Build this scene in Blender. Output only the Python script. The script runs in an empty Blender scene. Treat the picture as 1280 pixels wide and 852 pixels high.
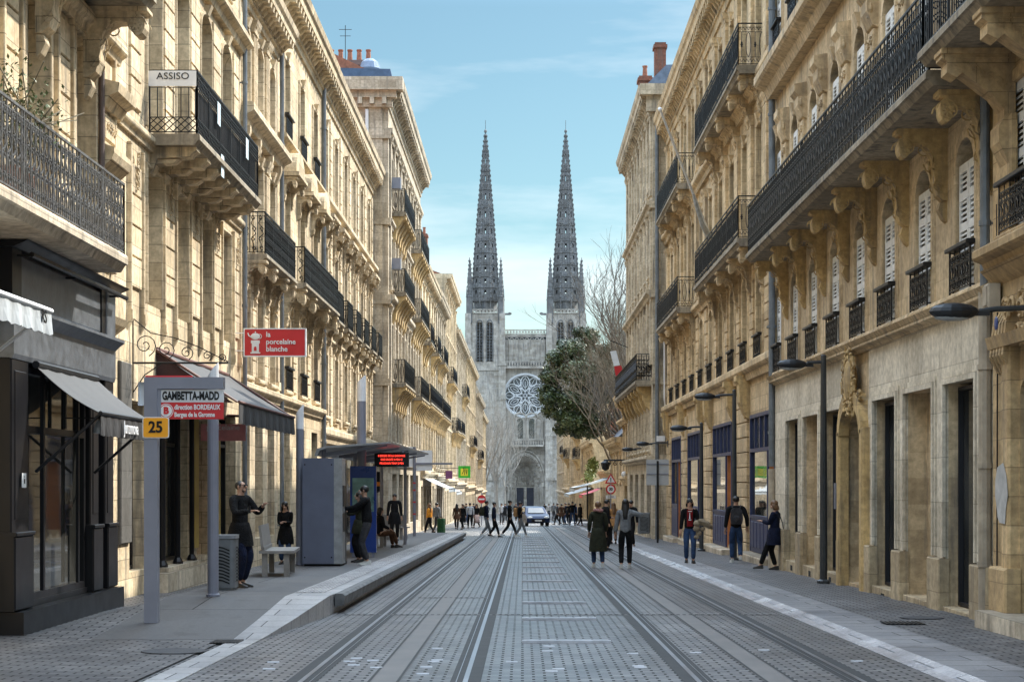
import bpy, bmesh, math, random
from mathutils import Vector, Matrix
R = math.radians
random.seed(7)
SC = bpy.context.scene
COL = SC.collection
F = 2200.0; CX = 653.0; HY = 602.0; HC = 1.62; SL = 0.0127
def g(y): return -SL * y                                   # street falls gently away from the camera
def PX(px, Y): return (px - CX) / F * Y
def PZ(py, Y): return HC - (py - HY) / F * Y

# ------------------------------------------------------------------ camera
cam = bpy.data.cameras.new('camera'); co = bpy.data.objects.new('camera', cam); COL.objects.link(co)
co.location = (0, 0, HC); co.rotation_euler = (R(90), 0, 0)
cam.sensor_width = 36; cam.lens = 36 * F / 1280
cam.shift_x = (640 - CX) / 1280; cam.shift_y = (HY - 426) / 1280
cam.clip_start = 0.1; cam.clip_end = 6000
SC.camera = co
# ------------------------------------------------------------------ light
SUN_EL, SUN_PHI = 45.0, 40.0          # elevation; azimuth from +X (right) towards +Y (away)
W = bpy.data.worlds.new('World'); SC.world = W; W.use_nodes = True
nt = W.node_tree; nt.nodes.clear()
out = nt.nodes.new('ShaderNodeOutputWorld'); bg = nt.nodes.new('ShaderNodeBackground')
sky = nt.nodes.new('ShaderNodeTexSky'); sky.sky_type = 'NISHITA'; sky.sun_disc = False
sky.sun_elevation = R(SUN_EL); sky.sun_rotation = R(90 - SUN_PHI); sky.altitude = 20
sky.air_density = 1.0; sky.dust_density = 0.6; sky.ozone_density = 1.3
tc = nt.nodes.new('ShaderNodeTexCoord'); mp = nt.nodes.new('ShaderNodeMapping'); mp.inputs['Scale'].default_value = (1.0, 1.0, 5.5)
no = nt.nodes.new('ShaderNodeTexNoise'); no.inputs['Scale'].default_value = 2.6; no.inputs['Detail'].default_value = 7; no.inputs['Roughness'].default_value = .55
rp = nt.nodes.new('ShaderNodeValToRGB'); rp.color_ramp.elements[0].position = .42; rp.color_ramp.elements[1].position = .66
tint = nt.nodes.new('ShaderNodeMixRGB'); tint.blend_type = 'MULTIPLY'; tint.inputs[0].default_value = 1; tint.inputs[2].default_value = (.86, 1.05, .95, 1)
mx = nt.nodes.new('ShaderNodeMixRGB'); mx.inputs[2].default_value = (11, 11.2, 11.3, 1)
ml = nt.nodes.new('ShaderNodeMath'); ml.operation = 'MULTIPLY'; ml.inputs[1].default_value = .62
L = nt.links.new
L(tc.outputs['Generated'], mp.inputs[0]); L(mp.outputs[0], no.inputs['Vector']); L(no.outputs['Fac'], rp.inputs[0])
L(rp.outputs[0], ml.inputs[0]); L(ml.outputs[0], mx.inputs[0]); L(sky.outputs[0], tint.inputs[1]); L(tint.outputs[0], mx.inputs[1])
sx_ = nt.nodes.new('ShaderNodeSeparateXYZ'); L(tc.outputs['Generated'], sx_.inputs[0])
er = nt.nodes.new('ShaderNodeMapRange'); er.inputs['From Min'].default_value = .26; er.inputs['From Max'].default_value = .9; er.inputs['To Min'].default_value = .56; er.inputs['To Max'].default_value = 4.2
gm = nt.nodes.new('ShaderNodeVectorMath'); gm.operation = 'SCALE'; L(sx_.outputs[2], er.inputs['Value']); L(mx.outputs[0], gm.inputs[0]); L(er.outputs[0], gm.inputs['Scale'])
L(gm.outputs[0], bg.inputs[0]); L(bg.outputs[0], out.inputs[0]); bg.inputs[1].default_value = 0.11
sl = bpy.data.lights.new('sun', 'SUN'); so = bpy.data.objects.new('sun', sl); COL.objects.link(so)
sl.energy = 3.8; sl.angle = R(.5); sl.color = (1.0, .93, .82)
sd = Vector((math.cos(R(SUN_PHI)) * math.cos(R(SUN_EL)), math.sin(R(SUN_PHI)) * math.cos(R(SUN_EL)), math.sin(R(SUN_EL))))
so.rotation_euler = sd.to_track_quat('Z', 'Y').to_euler(); so.location = (60, 60, 80)
SC.view_settings.view_transform = 'Standard'; SC.view_settings.look = 'None'
SC.view_settings.exposure = 1.1; SC.view_settings.gamma = 1; SC.view_settings.use_curve_mapping = False

# ------------------------------------------------------------------ materials
MATS = {}
class NG:
    def __init__(s, name):
        s.m = bpy.data.materials.new(name); s.m.use_nodes = True; s.t = s.m.node_tree
        s.p = s.t.nodes['Principled BSDF']; s.l = s.t.links.new
    def n(s, ty, **kw):
        nd = s.t.nodes.new(ty)
        for k, v in kw.items():
            if k in nd.inputs: nd.inputs[k].default_value = v
            else: setattr(nd, k, v)
        return nd
    def ramp(s, src, a, b, ca, cb):
        r = s.n('ShaderNodeValToRGB'); e = r.color_ramp.elements
        e[0].position = a; e[1].position = b; e[0].color = (*ca, 1); e[1].color = (*cb, 1)
        s.l(src, r.inputs[0]); return r.outputs[0]
    def mix(s, mode, fac, a, b):
        m = s.n('ShaderNodeMixRGB', blend_type=mode)
        for i, v in ((0, fac), (1, a), (2, b)):
            if isinstance(v, (int, float)): m.inputs[i].default_value = v
            elif isinstance(v, tuple): m.inputs[i].default_value = (*v, 1)
            else: s.l(v, m.inputs[i])
        return m.outputs[0]
    def noise(s, vec, scale, detail=4, rough=.55):
        q = s.n('ShaderNodeTexNoise'); q.inputs['Scale'].default_value = scale; q.inputs['Detail'].default_value = detail
        q.inputs['Roughness'].default_value = rough; s.l(vec, q.inputs['Vector']); return q.outputs['Fac']
    def pos(s): return s.n('ShaderNodeNewGeometry').outputs['Position']
    def bump(s, h, st=.4, d=.02):
        b = s.n('ShaderNodeBump'); b.inputs['Strength'].default_value = st; b.inputs['Distance'].default_value = d
        s.l(h, b.inputs['Height']); s.l(b.outputs[0], s.p.inputs['Normal'])
def stone(name, c, joint=(.75, .33), jd=.55, dirt=.75, grime=(.12, .108, .095), rough=.85):
    if name in MATS: return MATS[name]
    q = NG(name); P = q.pos()
    sp = q.n('ShaderNodeSeparateXYZ'); q.l(P, sp.inputs[0])
    ad = q.n('ShaderNodeMath', operation='ADD'); q.l(sp.outputs[0], ad.inputs[0]); q.l(sp.outputs[1], ad.inputs[1])
    cb = q.n('ShaderNodeCombineXYZ'); q.l(ad.outputs[0], cb.inputs[0]); q.l(sp.outputs[2], cb.inputs[1])
    br = q.n('ShaderNodeTexBrick'); q.l(cb.outputs[0], br.inputs['Vector'])
    br.inputs['Color1'].default_value = (1.0, .98, .95, 1); br.inputs['Color2'].default_value = (.68, .64, .58, 1)
    br.inputs['Mortar'].default_value = (jd, jd * .96, jd * .9, 1); br.inputs['Scale'].default_value = 1
    br.inputs['Mortar Size'].default_value = .008; br.inputs['Mortar Smooth'].default_value = .3; br.inputs['Bias'].default_value = -.2
    br.inputs['Brick Width'].default_value = joint[0]; br.inputs['Row Height'].default_value = joint[1]
    lo = q.noise(P, .6, 5, .6); hi = q.noise(P, 9, 5, .65)
    mpn = q.n('ShaderNodeMapping'); mpn.inputs['Scale'].default_value = (4.0, 4.0, .35); q.l(P, mpn.inputs[0])
    st = q.noise(mpn.outputs[0], 1.3, 6, .6)
    col = q.mix('MULTIPLY', 1, c, br.outputs['Color'])
    col = q.mix('MULTIPLY', 1, col, q.ramp(lo, .32, .68, (.70, .67, .62), (1.14, 1.13, 1.10)))
    col = q.mix('MULTIPLY', .8, col, q.ramp(hi, .32, .68, (.62, .60, .56), (1.2, 1.2, 1.18)))
    fac = q.ramp(st, .50, .70, (0, 0, 0), (dirt, dirt, dirt))
    col = q.mix('MIX', fac, col, grime)
    q.l(col, q.p.inputs['Base Color']); q.p.inputs['Roughness'].default_value = rough
    h = q.mix('ADD', .5, hi, br.outputs['Fac']); inv = q.n('ShaderNodeInvert'); q.l(h, inv.inputs['Color'])
    q.bump(inv.outputs[0], .35, .012); MATS[name] = q.m; return q.m
def plain(name, c, rough=.6, metal=0, var=.25, scale=6, bump=.15, spec=.5, coat=0):
    if name in MATS: return MATS[name]
    q = NG(name); P = q.n('ShaderNodeTexCoord').outputs['Object']
    n1 = q.noise(P, scale, 5, .6)
    col = q.mix('MULTIPLY', 1, c, q.ramp(n1, .3, .7, (1 - var,) * 3, (1 + var * .6,) * 3))
    q.l(col, q.p.inputs['Base Color']); q.p.inputs['Metallic'].default_value = metal
    rr = q.n('ShaderNodeMapRange'); rr.inputs['To Min'].default_value = max(0, rough - .12); rr.inputs['To Max'].default_value = min(1, rough + .12)
    q.l(n1, rr.inputs['Value']); q.l(rr.outputs[0], q.p.inputs['Roughness'])
    q.p.inputs['Specular IOR Level'].default_value = spec; q.p.inputs['Coat Weight'].default_value = coat
    if bump: q.bump(q.noise(P, scale * 6, 4), bump, .01)
    MATS[name] = q.m; return q.m
def glass(name, c=(.02, .025, .03), rough=.05):
    if name in MATS: return MATS[name]
    q = NG(name); P = q.pos(); n1 = q.noise(P, .9, 3)
    q.l(q.mix('MIX', q.ramp(n1, .45, .6, (0, 0, 0), (.6, .6, .6)), c, tuple(min(1, v * 3 + .02) for v in c)), q.p.inputs['Base Color'])
    q.p.inputs['Roughness'].default_value = rough; q.p.inputs['Specular IOR Level'].default_value = .9
    q.bump(q.noise(P, .8, 1), .06, .05); MATS[name] = q.m; return q.m
def emis(name, c, s):
    q = NG(name); q.p.inputs['Base Color'].default_value = (*c, 1); q.p.inputs['Emission Color'].default_value = (*c, 1)
    q.p.inputs['Emission Strength'].default_value = s; MATS[name] = q.m; return q.m
def paving(name, c, bw, bh, mort=.10, msize=.008, rough=.5, swap=False, var=.35, mc=.03):
    q = NG(name); P = q.pos(); v = P
    if swap:
        mpn = q.n('ShaderNodeMapping'); mpn.inputs['Rotation'].default_value = (0, 0, R(90)); q.l(P, mpn.inputs[0]); v = mpn.outputs[0]
    br = q.n('ShaderNodeTexBrick'); q.l(v, br.inputs['Vector'])
    br.inputs['Scale'].default_value = 1; br.inputs['Brick Width'].default_value = bw; br.inputs['Row Height'].default_value = bh
    br.inputs['Mortar Size'].default_value = msize; br.inputs['Mortar Smooth'].default_value = .2; br.inputs['Bias'].default_value = 0
    br.inputs['Color1'].default_value = (1.15, 1.13, 1.1, 1); br.inputs['Color2'].default_value = (1 - var, 1 - var, 1 - var * .95, 1)
    br.inputs['Mortar'].default_value = (mc, mc, mc, 1)
    lo = q.noise(P, .5, 6, .65); hi = q.noise(P, 26, 5, .7); sp_ = q.noise(P, 2.2, 7, .7)
    mp2 = q.n('ShaderNodeMapping'); mp2.inputs['Scale'].default_value = (1.6, .12, 1); q.l(P, mp2.inputs[0]); tr = q.noise(mp2.outputs[0], 1.0, 5)
    col = q.mix('MULTIPLY', 1, c, br.outputs['Color'])
    col = q.mix('MULTIPLY', 1, col, q.ramp(lo, .3, .7, (.7, .7, .72), (1.2, 1.18, 1.15)))
    col = q.mix('MULTIPLY', .9, col, q.ramp(hi, .3, .7, (.7, .7, .7), (1.25, 1.25, 1.25)))
    col = q.mix('MULTIPLY', .7, col, q.ramp(tr, .35, .65, (.75, .74, .73), (1.15, 1.15, 1.15)))
    col = q.mix('MULTIPLY', 1, col, q.ramp(sp_, .55, .72, (1, 1, 1), (.55, .53, .5)))
    q.l(col, q.p.inputs['Base Color'])
    sepc = q.n('ShaderNodeMapRange'); sepc.inputs['To Min'].default_value = rough - .14; sepc.inputs['To Max'].default_value = rough + .2
    q.l(lo, sepc.inputs['Value']); rg = q.mix('ADD', .35, sepc.outputs[0], br.outputs['Fac']); q.l(rg, q.p.inputs['Roughness'])
    q.p.inputs['Specular IOR Level'].default_value = .6
    inv = q.n('ShaderNodeInvert'); q.l(br.outputs['Fac'], inv.inputs['Color'])
    h = q.mix('ADD', .3, inv.outputs[0], hi); q.bump(h, .7, .012); MATS[name] = q.m; return q.m

S_L = stone('limestone_gold', (0.734, 0.618, 0.446), jd=.4)
S_L2 = stone('limestone_pale', (0.756, 0.647, 0.487), (.9, .36), jd=.4)
S_L3 = stone('limestone_grey', (0.597, 0.532, 0.443), (.8, .34), dirt=.6)
S_R0 = stone('limestone_ochre', (0.602, 0.444, 0.253), (.8, .36), dirt=.4)
S_R1 = stone('limestone_tan', (0.670, 0.541, 0.370), (.9, .42), jd=.8)
S_R1C = stone('carved_ochre', (.60, .44, .22), (3, 3), jd=.9)
S_CL = stone('clean_limestone', (.76, .71, .62), (1.35, .66), jd=.6, dirt=.2)
S_R2 = stone('limestone_honey', (0.688, 0.540, 0.347), (.8, .36))
S_R3 = stone('limestone_ashgrey', (0.657, 0.580, 0.464), (.8, .36))
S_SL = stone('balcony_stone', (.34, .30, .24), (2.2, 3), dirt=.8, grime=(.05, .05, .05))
S_CA = stone('cathedral_stone', (.53, .52, .51), (1.0, .5), dirt=.75, jd=.75, grime=(.13, .14, .16))
S_CD = stone('spire_stone', (.21, .225, .25), (1.0, .5), dirt=.8, jd=.7, grime=(.09, .10, .12))
IRON = plain('black_iron', (.018, .019, .022), .42, .5, .3, 20, .1)
IRON2 = plain('weathered_iron', (.14, .14, .14), .5, .4, .5, 14, .2)
ZINC = plain('zinc', (.22, .25, .30), .45, .5, .3, 2, .1)
SLATE = plain('slate', (.08, .10, .14), .5, 0, .4, 3, .2)
TILE = plain('terracotta', (.30, .12, .07), .8, 0, .4, 8, .4)
BRICK = stone('chimney_brick', (.30, .12, .08), (.22, .07), jd=.6)
GL = glass('window_glass'); GL2 = glass('shop_glass', (.02, .02, .018), .03)
WOODW = plain('cream_frame', (.62, .60, .54), .5, 0, .15, 8)
SHUT = plain('shutter_paint', (.72, .72, .70), .55, 0, .18, 5)
BLK = plain('black_lacquer', (.010, .010, .012), .34, 0, .15, 3, .0, .3)
GRYP = plain('brushed_panel', (.20, .22, .25), .4, .6, .35, 5, .25)
BLUE = plain('blue_joinery', (.024, .034, .095), .45, 0, .25, 5)
WOOD = plain('orange_wood', (.42, .16, .05), .5, 0, .3, 6)
PIPE = plain('grey_pipe', (.16, .18, .20), .5, .3, .3, 4)
PIPEB = plain('beige_pipe', (.38, .32, .24), .6, 0, .3, 4)
TRAM = plain('tram_grey', (.22, .23, .28), .42, .2, .08, 4, .03)
TRAMW = plain('pale_cap', (.78, .80, .83), .4, .1, .1, 4, .03)
TRAMB = plain('tram_blue_grey', (.12, .135, .19), .45, .2, .1, 3, .03)
DARK = plain('dark_void', (.01, .01, .01), .9, 0, 0, 1, 0)
WHITE = plain('white_paint', (.75, .75, .75), .5, 0, .08, 8, 0)
RED = plain('red_sign', (.55, .02, .025), .45, 0, .08, 4, 0)
ASPH = paving('asphalt_path', (.085, .083, .085), 3.0, 3.0, msize=.012, rough=.62, var=.08, mc=.3)
ROAD = paving('road_setts', (.215, .213, .22), .21, .125, msize=.015, rough=.32, mc=.012, var=.5)
WALK = paving('pavement_setts', (.145, .143, .148), .26, .14, msize=.012, var=.45, rough=.48)
SLAB = paving('kerb_slab', (.35, .35, .36), 1.1, .6, msize=.008, rough=.42, var=.15, mc=.15)
KERB = paving('polished_gutter', (.50, .50, .53), .8, .9, msize=.01, rough=.22, var=.1, mc=.2)
TACT = paving('tactile_strip', (.70, .69, .70), .12, .10, msize=.02, rough=.5, var=.3, mc=.12)

# ------------------------------------------------------------------ mesh builder
class MB:
    def __init__(s): s.v = []; s.f = []; s.mi = []; s.cur = 0
    def add(s, vs, fs):
        b = len(s.v); s.v += [tuple(v) for v in vs]
        for f in fs: s.f.append(tuple(b + i for i in f)); s.mi.append(s.cur)
    def quad(s, a, b, c, d): s.add([a, b, c, d], [(0, 1, 2, 3)])
    def box(s, x0, x1, y0, y1, z0, z1):
        s.add([(x0, y0, z0), (x1, y0, z0), (x1, y1, z0), (x0, y1, z0), (x0, y0, z1), (x1, y0, z1), (x1, y1, z1), (x0, y1, z1)],
              [(0, 3, 2, 1), (4, 5, 6, 7), (0, 1, 5, 4), (1, 2, 6, 5), (2, 3, 7, 6), (3, 0, 4, 7)])
    def bev(s, x0, x1, y0, y1, z0, z1, b):     # box with chamfered front (y1) edges
        s.add([(x0, y0, z0), (x1, y0, z0), (x1, y0, z1), (x0, y0, z1), (x0, y1 - b, z0), (x1, y1 - b, z0), (x1, y1 - b, z1), (x0, y1 - b, z1),
               (x0 + b, y1, z0 + b), (x1 - b, y1, z0 + b), (x1 - b, y1, z1 - b), (x0 + b, y1, z1 - b)],
              [(0, 1, 5, 4), (1, 2, 6, 5), (2, 3, 7, 6), (3, 0, 4, 7), (4, 5, 9, 8), (5, 6, 10, 9), (6, 7, 11, 10), (7, 4, 8, 11), (8, 9, 10, 11)])
    def px(s, pts, x0, x1):                     # (y,z) profile swept along x
        n = len(pts); s.add([(x0, a, b) for a, b in pts] + [(x1, a, b) for a, b in pts],
              [(i, (i + 1) % n, n + (i + 1) % n, n + i) for i in range(n)] + [tuple(range(n))[::-1], tuple(range(n, 2 * n))])
    def py(s, pts, y0, y1):                     # (x,z) profile swept along y
        n = len(pts); s.add([(a, y0, b) for a, b in pts] + [(a, y1, b) for a, b in pts],
              [(i, (i + 1) % n, n + (i + 1) % n, n + i) for i in range(n)] + [tuple(range(n))[::-1], tuple(range(n, 2 * n))])
    def pz(s, pts, z0, z1):
        n = len(pts); s.add([(a, b, z0) for a, b in pts] + [(a, b, z1) for a, b in pts],
              [(i, (i + 1) % n, n + (i + 1) % n, n + i) for i in range(n)] + [tuple(range(n))[::-1], tuple(range(n, 2 * n))])
    def tube(s, pts, r, k=4, r2=None, cap=True):
        pts = [Vector(p) for p in pts]; n = len(pts)
        if n < 2: return
        b = len(s.v); up = None
        for i, p in enumerate(pts):
            d = (pts[min(i + 1, n - 1)] - pts[max(i - 1, 0)])
            if d.length < 1e-9: d = Vector((0, 0, 1))
            d.normalize()
            if up is None: up = Vector((0, 0, 1)) if abs(d.z) < .9 else Vector((1, 0, 0))
            a = d.cross(up)
            if a.length < 1e-6: a = d.cross(Vector((0, 1, 0)))
            a.normalize(); c = d.cross(a)
            rr = r if r2 is None else r + (r2 - r) * i / (n - 1)
            for j in range(k):
                t = 2 * math.pi * (j + .5) / k; s.v.append(tuple(p + a * (rr * math.cos(t)) + c * (rr * math.sin(t))))
        for i in range(n - 1):
            for j in range(k):
                s.f.append((b + i * k + j, b + i * k + (j + 1) % k, b + (i + 1) * k + (j + 1) % k, b + (i + 1) * k + j)); s.mi.append(s.cur)
        if cap and k > 2:
            s.f.append(tuple(b + j for j in range(k))[::-1]); s.mi.append(s.cur)
            s.f.append(tuple(b + (n - 1) * k + j for j in range(k))); s.mi.append(s.cur)
    def lathe(s, prof, c=(0, 0, 0), k=12):      # (r,z)
        n = len(prof); vs = [(c[0] + r * math.cos(2 * math.pi * j / k), c[1] + r * math.sin(2 * math.pi * j / k), c[2] + z) for r, z in prof for j in range(k)]
        fs = [(i * k + j, i * k + (j + 1) % k, (i + 1) * k + (j + 1) % k, (i + 1) * k + j) for i in range(n - 1) for j in range(k)]
        fs += [tuple(range(k))[::-1], tuple((n - 1) * k + j for j in range(k))]; s.add(vs, fs)
    def ell(s, c, r, k=10, m=7):
        vs = []; fs = []
        for i in range(1, m):
            a = math.pi * i / m
            for j in range(k):
                t = 2 * math.pi * j / k
                vs.append((c[0] + r[0] * math.sin(a) * math.cos(t), c[1] + r[1] * math.sin(a) * math.sin(t), c[2] + r[2] * math.cos(a)))
        vs += [(c[0], c[1], c[2] + r[2]), (c[0], c[1], c[2] - r[2])]; T = len(vs) - 2; B = T + 1
        for i in range(m - 2):
            for j in range(k): fs.append((i * k + j, (i + 1) * k + j, (i + 1) * k + (j + 1) % k, i * k + (j + 1) % k))
        for j in range(k): fs.append((T, j, (j + 1) % k)); fs.append((B, (m - 2) * k + (j + 1) % k, (m - 2) * k + j))
        s.add(vs, fs)
    def mesh(s, name, mats, fn=None, smooth=False):
        me = bpy.data.meshes.new(name); vs = [fn(*v) for v in s.v] if fn else s.v
        me.from_pydata(vs, [], s.f)
        if not isinstance(mats, (list, tuple)): mats = [mats]
        for m in mats: me.materials.append(m)
        if len(mats) > 1: me.polygons.foreach_set('material_index', s.mi)
        if len(s.f) < 60000:
            b = bmesh.new(); b.from_mesh(me); bmesh.ops.recalc_face_normals(b, faces=b.faces); b.to_mesh(me); b.free()
        if smooth: me.polygons.foreach_set('use_smooth', [True] * len(me.polygons))
        me.update(); return me
    def build(s, name, mats, parent=None, loc=(0, 0, 0), fn=None, smooth=False):
        return inst(name, s.mesh(name, mats, fn, smooth), parent, loc)
def inst(name, me, parent=None, loc=(0, 0, 0), rz=0):
    o = bpy.data.objects.new(name, me); COL.objects.link(o); o.parent = parent; o.location = loc
    if rz: o.rotation_euler = (0, 0, rz)
    return o
def tag(o, label, cat, group=None):
    o['label'] = label; o['category'] = cat
    if group: o['group'] = group
    return o
def thing(name, loc, label, cat, group=None, rz=0):
    o = bpy.data.objects.new(name, None); COL.objects.link(o); o.location = loc; o.rotation_euler = (0, 0, rz)
    o.empty_display_size = .2
    return tag(o, label, cat, group)
def struct(o): o['kind'] = 'structure'; return o
def copy_tree(o, parent=None):
    c = o.copy(); COL.objects.link(c); c.parent = parent
    for ch in list(o.children): copy_tree(ch, c)
    return c
def arc(cx, cz, r, a0, a1, n, rx=None): return [(cx + (rx or r) * math.cos(a0 + (a1 - a0) * i / n), cz + r * math.sin(a0 + (a1 - a0) * i / n)) for i in range(n + 1)]
def spiral(cx, cz, r, a0, turns, n, sgn=1): return [(cx + r * (1 - .85 * i / n) * math.cos(a0 + sgn * turns * 2 * math.pi * i / n), cz + r * (1 - .85 * i / n) * math.sin(a0 + sgn * turns * 2 * math.pi * i / n)) for i in range(n + 1)]
def text_mesh(txt, size, depth=.004, bold=0.0, sx=1.0, align='CENTER'):
    cu = bpy.data.curves.new('t', 'FONT'); cu.body = txt; cu.size = size; cu.extrude = depth; cu.offset = bold
    cu.align_x = align; cu.align_y = 'CENTER'; cu.resolution_u = 3
    o = bpy.data.objects.new('t', cu); COL.objects.link(o); dg = bpy.context.evaluated_depsgraph_get()
    me = bpy.data.meshes.new_from_object(o.evaluated_get(dg)); bpy.data.objects.remove(o); bpy.data.curves.remove(cu)
    me.transform(Matrix.Diagonal((sx, 1, 1, 1))); return me
def lettering(txt, size, mat, parent, loc, rot=(90, 0, 0), **k):
    me = text_mesh(txt, size, **k); me.materials.clear(); me.materials.append(mat); me.name = 'lettering'
    o = inst('lettering', me, parent, loc); o.rotation_euler = tuple(R(a) for a in rot); return o

# ------------------------------------------------------------------ ground
def sheet(name, x0, x1, y0, y1, dz, mat, ny=1):
    m = MB(); m.quad((x0, y0, g(y0) + dz), (x1, y0, g(y0) + dz), (x1, y1, g(y1) + dz), (x0, y1, g(y1) + dz))
    return struct(m.build(name, mat))
sheet('ground', -900, 900, -200, 1500, -.012, WALK)
sheet('road', -3.4, 3.86, -20, 362, 0, ROAD)
m = MB()       # right pavement with its flush polished gutter
for (a, b, za, zb) in ((3.86, 3.97, .004, .02), (3.97, 4.10, .02, .06)): m.quad((a, -20, g(-20) + za), (b, -20, g(-20) + zb), (b, 330, g(330) + zb), (a, 330, g(330) + za))
struct(m.build('gutter', KERB))
m = MB(); m.quad((4.10, -20, g(-20) + .06), (4.75, -20, g(-20) + .064), (4.75, 330, g(330) + .064), (4.10, 330, g(330) + .06)); struct(m.build('pavement_edge', paving('edge_slab', (.20, .20, .21), 1.0, .55, msize=.008, rough=.5, var=.2, mc=.06)))
m = MB(); m.quad((4.75, -20, g(-20) + .064), (7.5, -20, g(-20) + .07), (7.5, 120, g(120) + .07), (4.75, 120, g(120) + .064))
m.quad((4.75, 120, g(120) + .064), (30, 120, g(120) + .07), (30, 330, g(330) + .07), (4.75, 330, g(330) + .064)); struct(m.build('pavement', WALK))
# left: pavement along the shops, tram platform with near ramp
PH = .28
def ph(y): return PH * max(0, min(1, (y - 21) / 4.6)) if y < 80 else PH * max(0, min(1, (88 - y) / 5))
ys = [-20, 21, 25.6, 83, 88, 330]
m = MB()
for a, b in zip(ys[:-1], ys[1:]):
    ha, hb = ph(a) + .004, ph(b) + .004
    m.quad((-6.0, a, g(a) + min(.06, ha)), (-5.15, a, g(a) + ha), (-5.15, b, g(b) + hb), (-6.0, b, g(b) + min(.06, hb)))
    m.quad((-9, a, g(a) + min(.06, ha)), (-6.0, a, g(a) + min(.06, ha)), (-6.0, b, g(b) + min(.06, hb)), (-9, b, g(b) + min(.06, hb)))
m.quad((-5.15, -20, g(-20) + .004), (-3.55, -20, g(-20) + .004), (-3.55, 21, g(21) + .004), (-5.15, 21, g(21) + .004))
m.quad((-5.15, 88, g(88) + .004), (-3.4, 88, g(88) + .004), (-3.4, 330, g(330) + .004), (-5.15, 330, g(330) + .004))
struct(m.build('pavement', WALK))
m = MB()
for a, b in zip(ys[1:-1], ys[2:-1]): m.quad((-5.15, a, g(a) + ph(a) + .006), (-3.45, a, g(a) + ph(a) + .006), (-3.45, b, g(b) + ph(b) + .006), (-5.15, b, g(b) + ph(b) + .006))
struct(m.build('platform_surface', ASPH))
m = MB(); m.quad((-3.42, 26.6, g(26.6) + PH + .012), (-2.99, 26.6, g(26.6) + PH + .012), (-2.99, 83, g(83) + PH + .012), (-3.42, 83, g(83) + PH + .012)); struct(m.build('tactile_strip', TACT))
m = MB()       # slab edging, ramped at both ends, with a vertical face to the track
e = [(-20, .006, -3.3), (21, .006, -3.12), (23, PH * .42, -2.98), (25.6, PH, -2.82), (27.2, PH, -2.80), (83, PH, -2.80), (88, .006, -2.9)]
for (a, ha, xa), (b, hb, xb) in zip(e[:-1], e[1:]):
    m.quad((-3.45, a, g(a) + ha + .006), (xa, a, g(a) + ha + .006), (xb, b, g(b) + hb + .006), (-3.45, b, g(b) + hb + .006))
    m.quad((xa, a, g(a) - .02), (xa, a, g(a) + ha + .006), (xb, b, g(b) + hb + .006), (xb, b, g(b) - .02))
struct(m.build('platform_edge', SLAB))
m = MB()       # overhanging concrete nosing of the platform
for i in range(28):
    a = 26.2 + i * 2.03; b = a + 2.0
    m.add([(x, y, g(y) + z) for y in (a, b) for x, z in ((-2.79, .10), (-2.66, .12), (-2.64, PH - .02), (-2.68, PH + .012), (-2.79, PH + .012))],
          [(0, 1, 6, 5), (1, 2, 7, 6), (2, 3, 8, 7), (3, 4, 9, 8), (4, 3, 2, 1, 0), (5, 6, 7, 8, 9)])
struct(m.build('platform_nosing', plain('dark_concrete', (.16, .16, .16), .7, 0, .5, 3, .4)))
# tracks
STEEL = plain('rail_steel', (.30, .30, .32), .36, 1, .2, 3, .02); RUB = plain('rail_rubber', (.02, .02, .02), .7); CONC = plain('track_concrete', (.15, .135, .125), .6, 0, .3, 2, .2)
def strip(mb, x0, x1, z, y0=8, y1=362): mb.quad((x0, y0, g(y0) + z), (x1, y0, g(y0) + z), (x1, y1, g(y1) + z), (x0, y1, g(y1) + z))
for cx, lab in ((-1.27, 'grooved steel tram track beside the raised platform, with brown centre strip'), (2.36, 'grooved steel tram track beside the right pavement, where two women walk')):
    t = thing('tram_track', (cx, 8, g(8)), lab, 'tram track', 'tram tracks')
    for sx in (-.75, .75):
        a = MB(); strip(a, sx - .14, sx + .14, .004); o = a.build('rubber_bed', RUB, t, (0, -8, -g(8)))
        a = MB(); inner = -1 if sx > 0 else 1
        strip(a, sx - .024, sx + .022, .010); strip(a, sx + inner * .08, sx + inner * .088, .009); a.build('rail', STEEL, t, (0, -8, -g(8)))
    a = MB(); strip(a, -.15, .15, .004); a.build('centre_bed', CONC, t, (0, -8, -g(8)))
    a = MB(); [strip(a, k - .012, k + .012, .008) for k in (-.13, .13)]; a.build('centre_seam', RUB, t, (0, -8, -g(8)))
a = MB(); a.box(-.52, .52, -.05, .05, 0, .035); bm0 = a.mesh('divider_bar', plain('divider_stone', (.5, .5, .53), .4))
for i in range(17):
    y = 20.6 + 4.05 * i; o = inst('divider_bar', bm0, None, (.515, y, g(y)))
    tag(o, ('%s raised bar from the camera across the paving between the two tram tracks' % 'first second third fourth fifth sixth seventh eighth ninth tenth eleventh twelfth thirteenth fourteenth fifteenth sixteenth seventeenth'.split()[i]).replace('first raised bar from', 'widest raised bar nearest'), 'divider bar', 'raised bars between the tracks')
a = MB(); a.px([(-.02, 0), (-.012, .012), (.012, .012), (.02, 0)], -.06, .06); st0 = a.mesh('road_stud', plain('stud_white', (.5, .5, .52), .3))
for i in range(26):
    x = random.choice([-2.5, -1.75, -1.5, -.9, -.1, .3, .75, 1.15, 1.9, 2.7, 3.5]) + random.uniform(-.06, .06); y = random.uniform(15.2, 20.5)
    o = inst('road_stud', st0, None, (x, y, g(y) + .002)); tag(o, 'small shiny pale stud set in the grey setts in the foreground', 'road stud', 'studs in the near paving')
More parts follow.
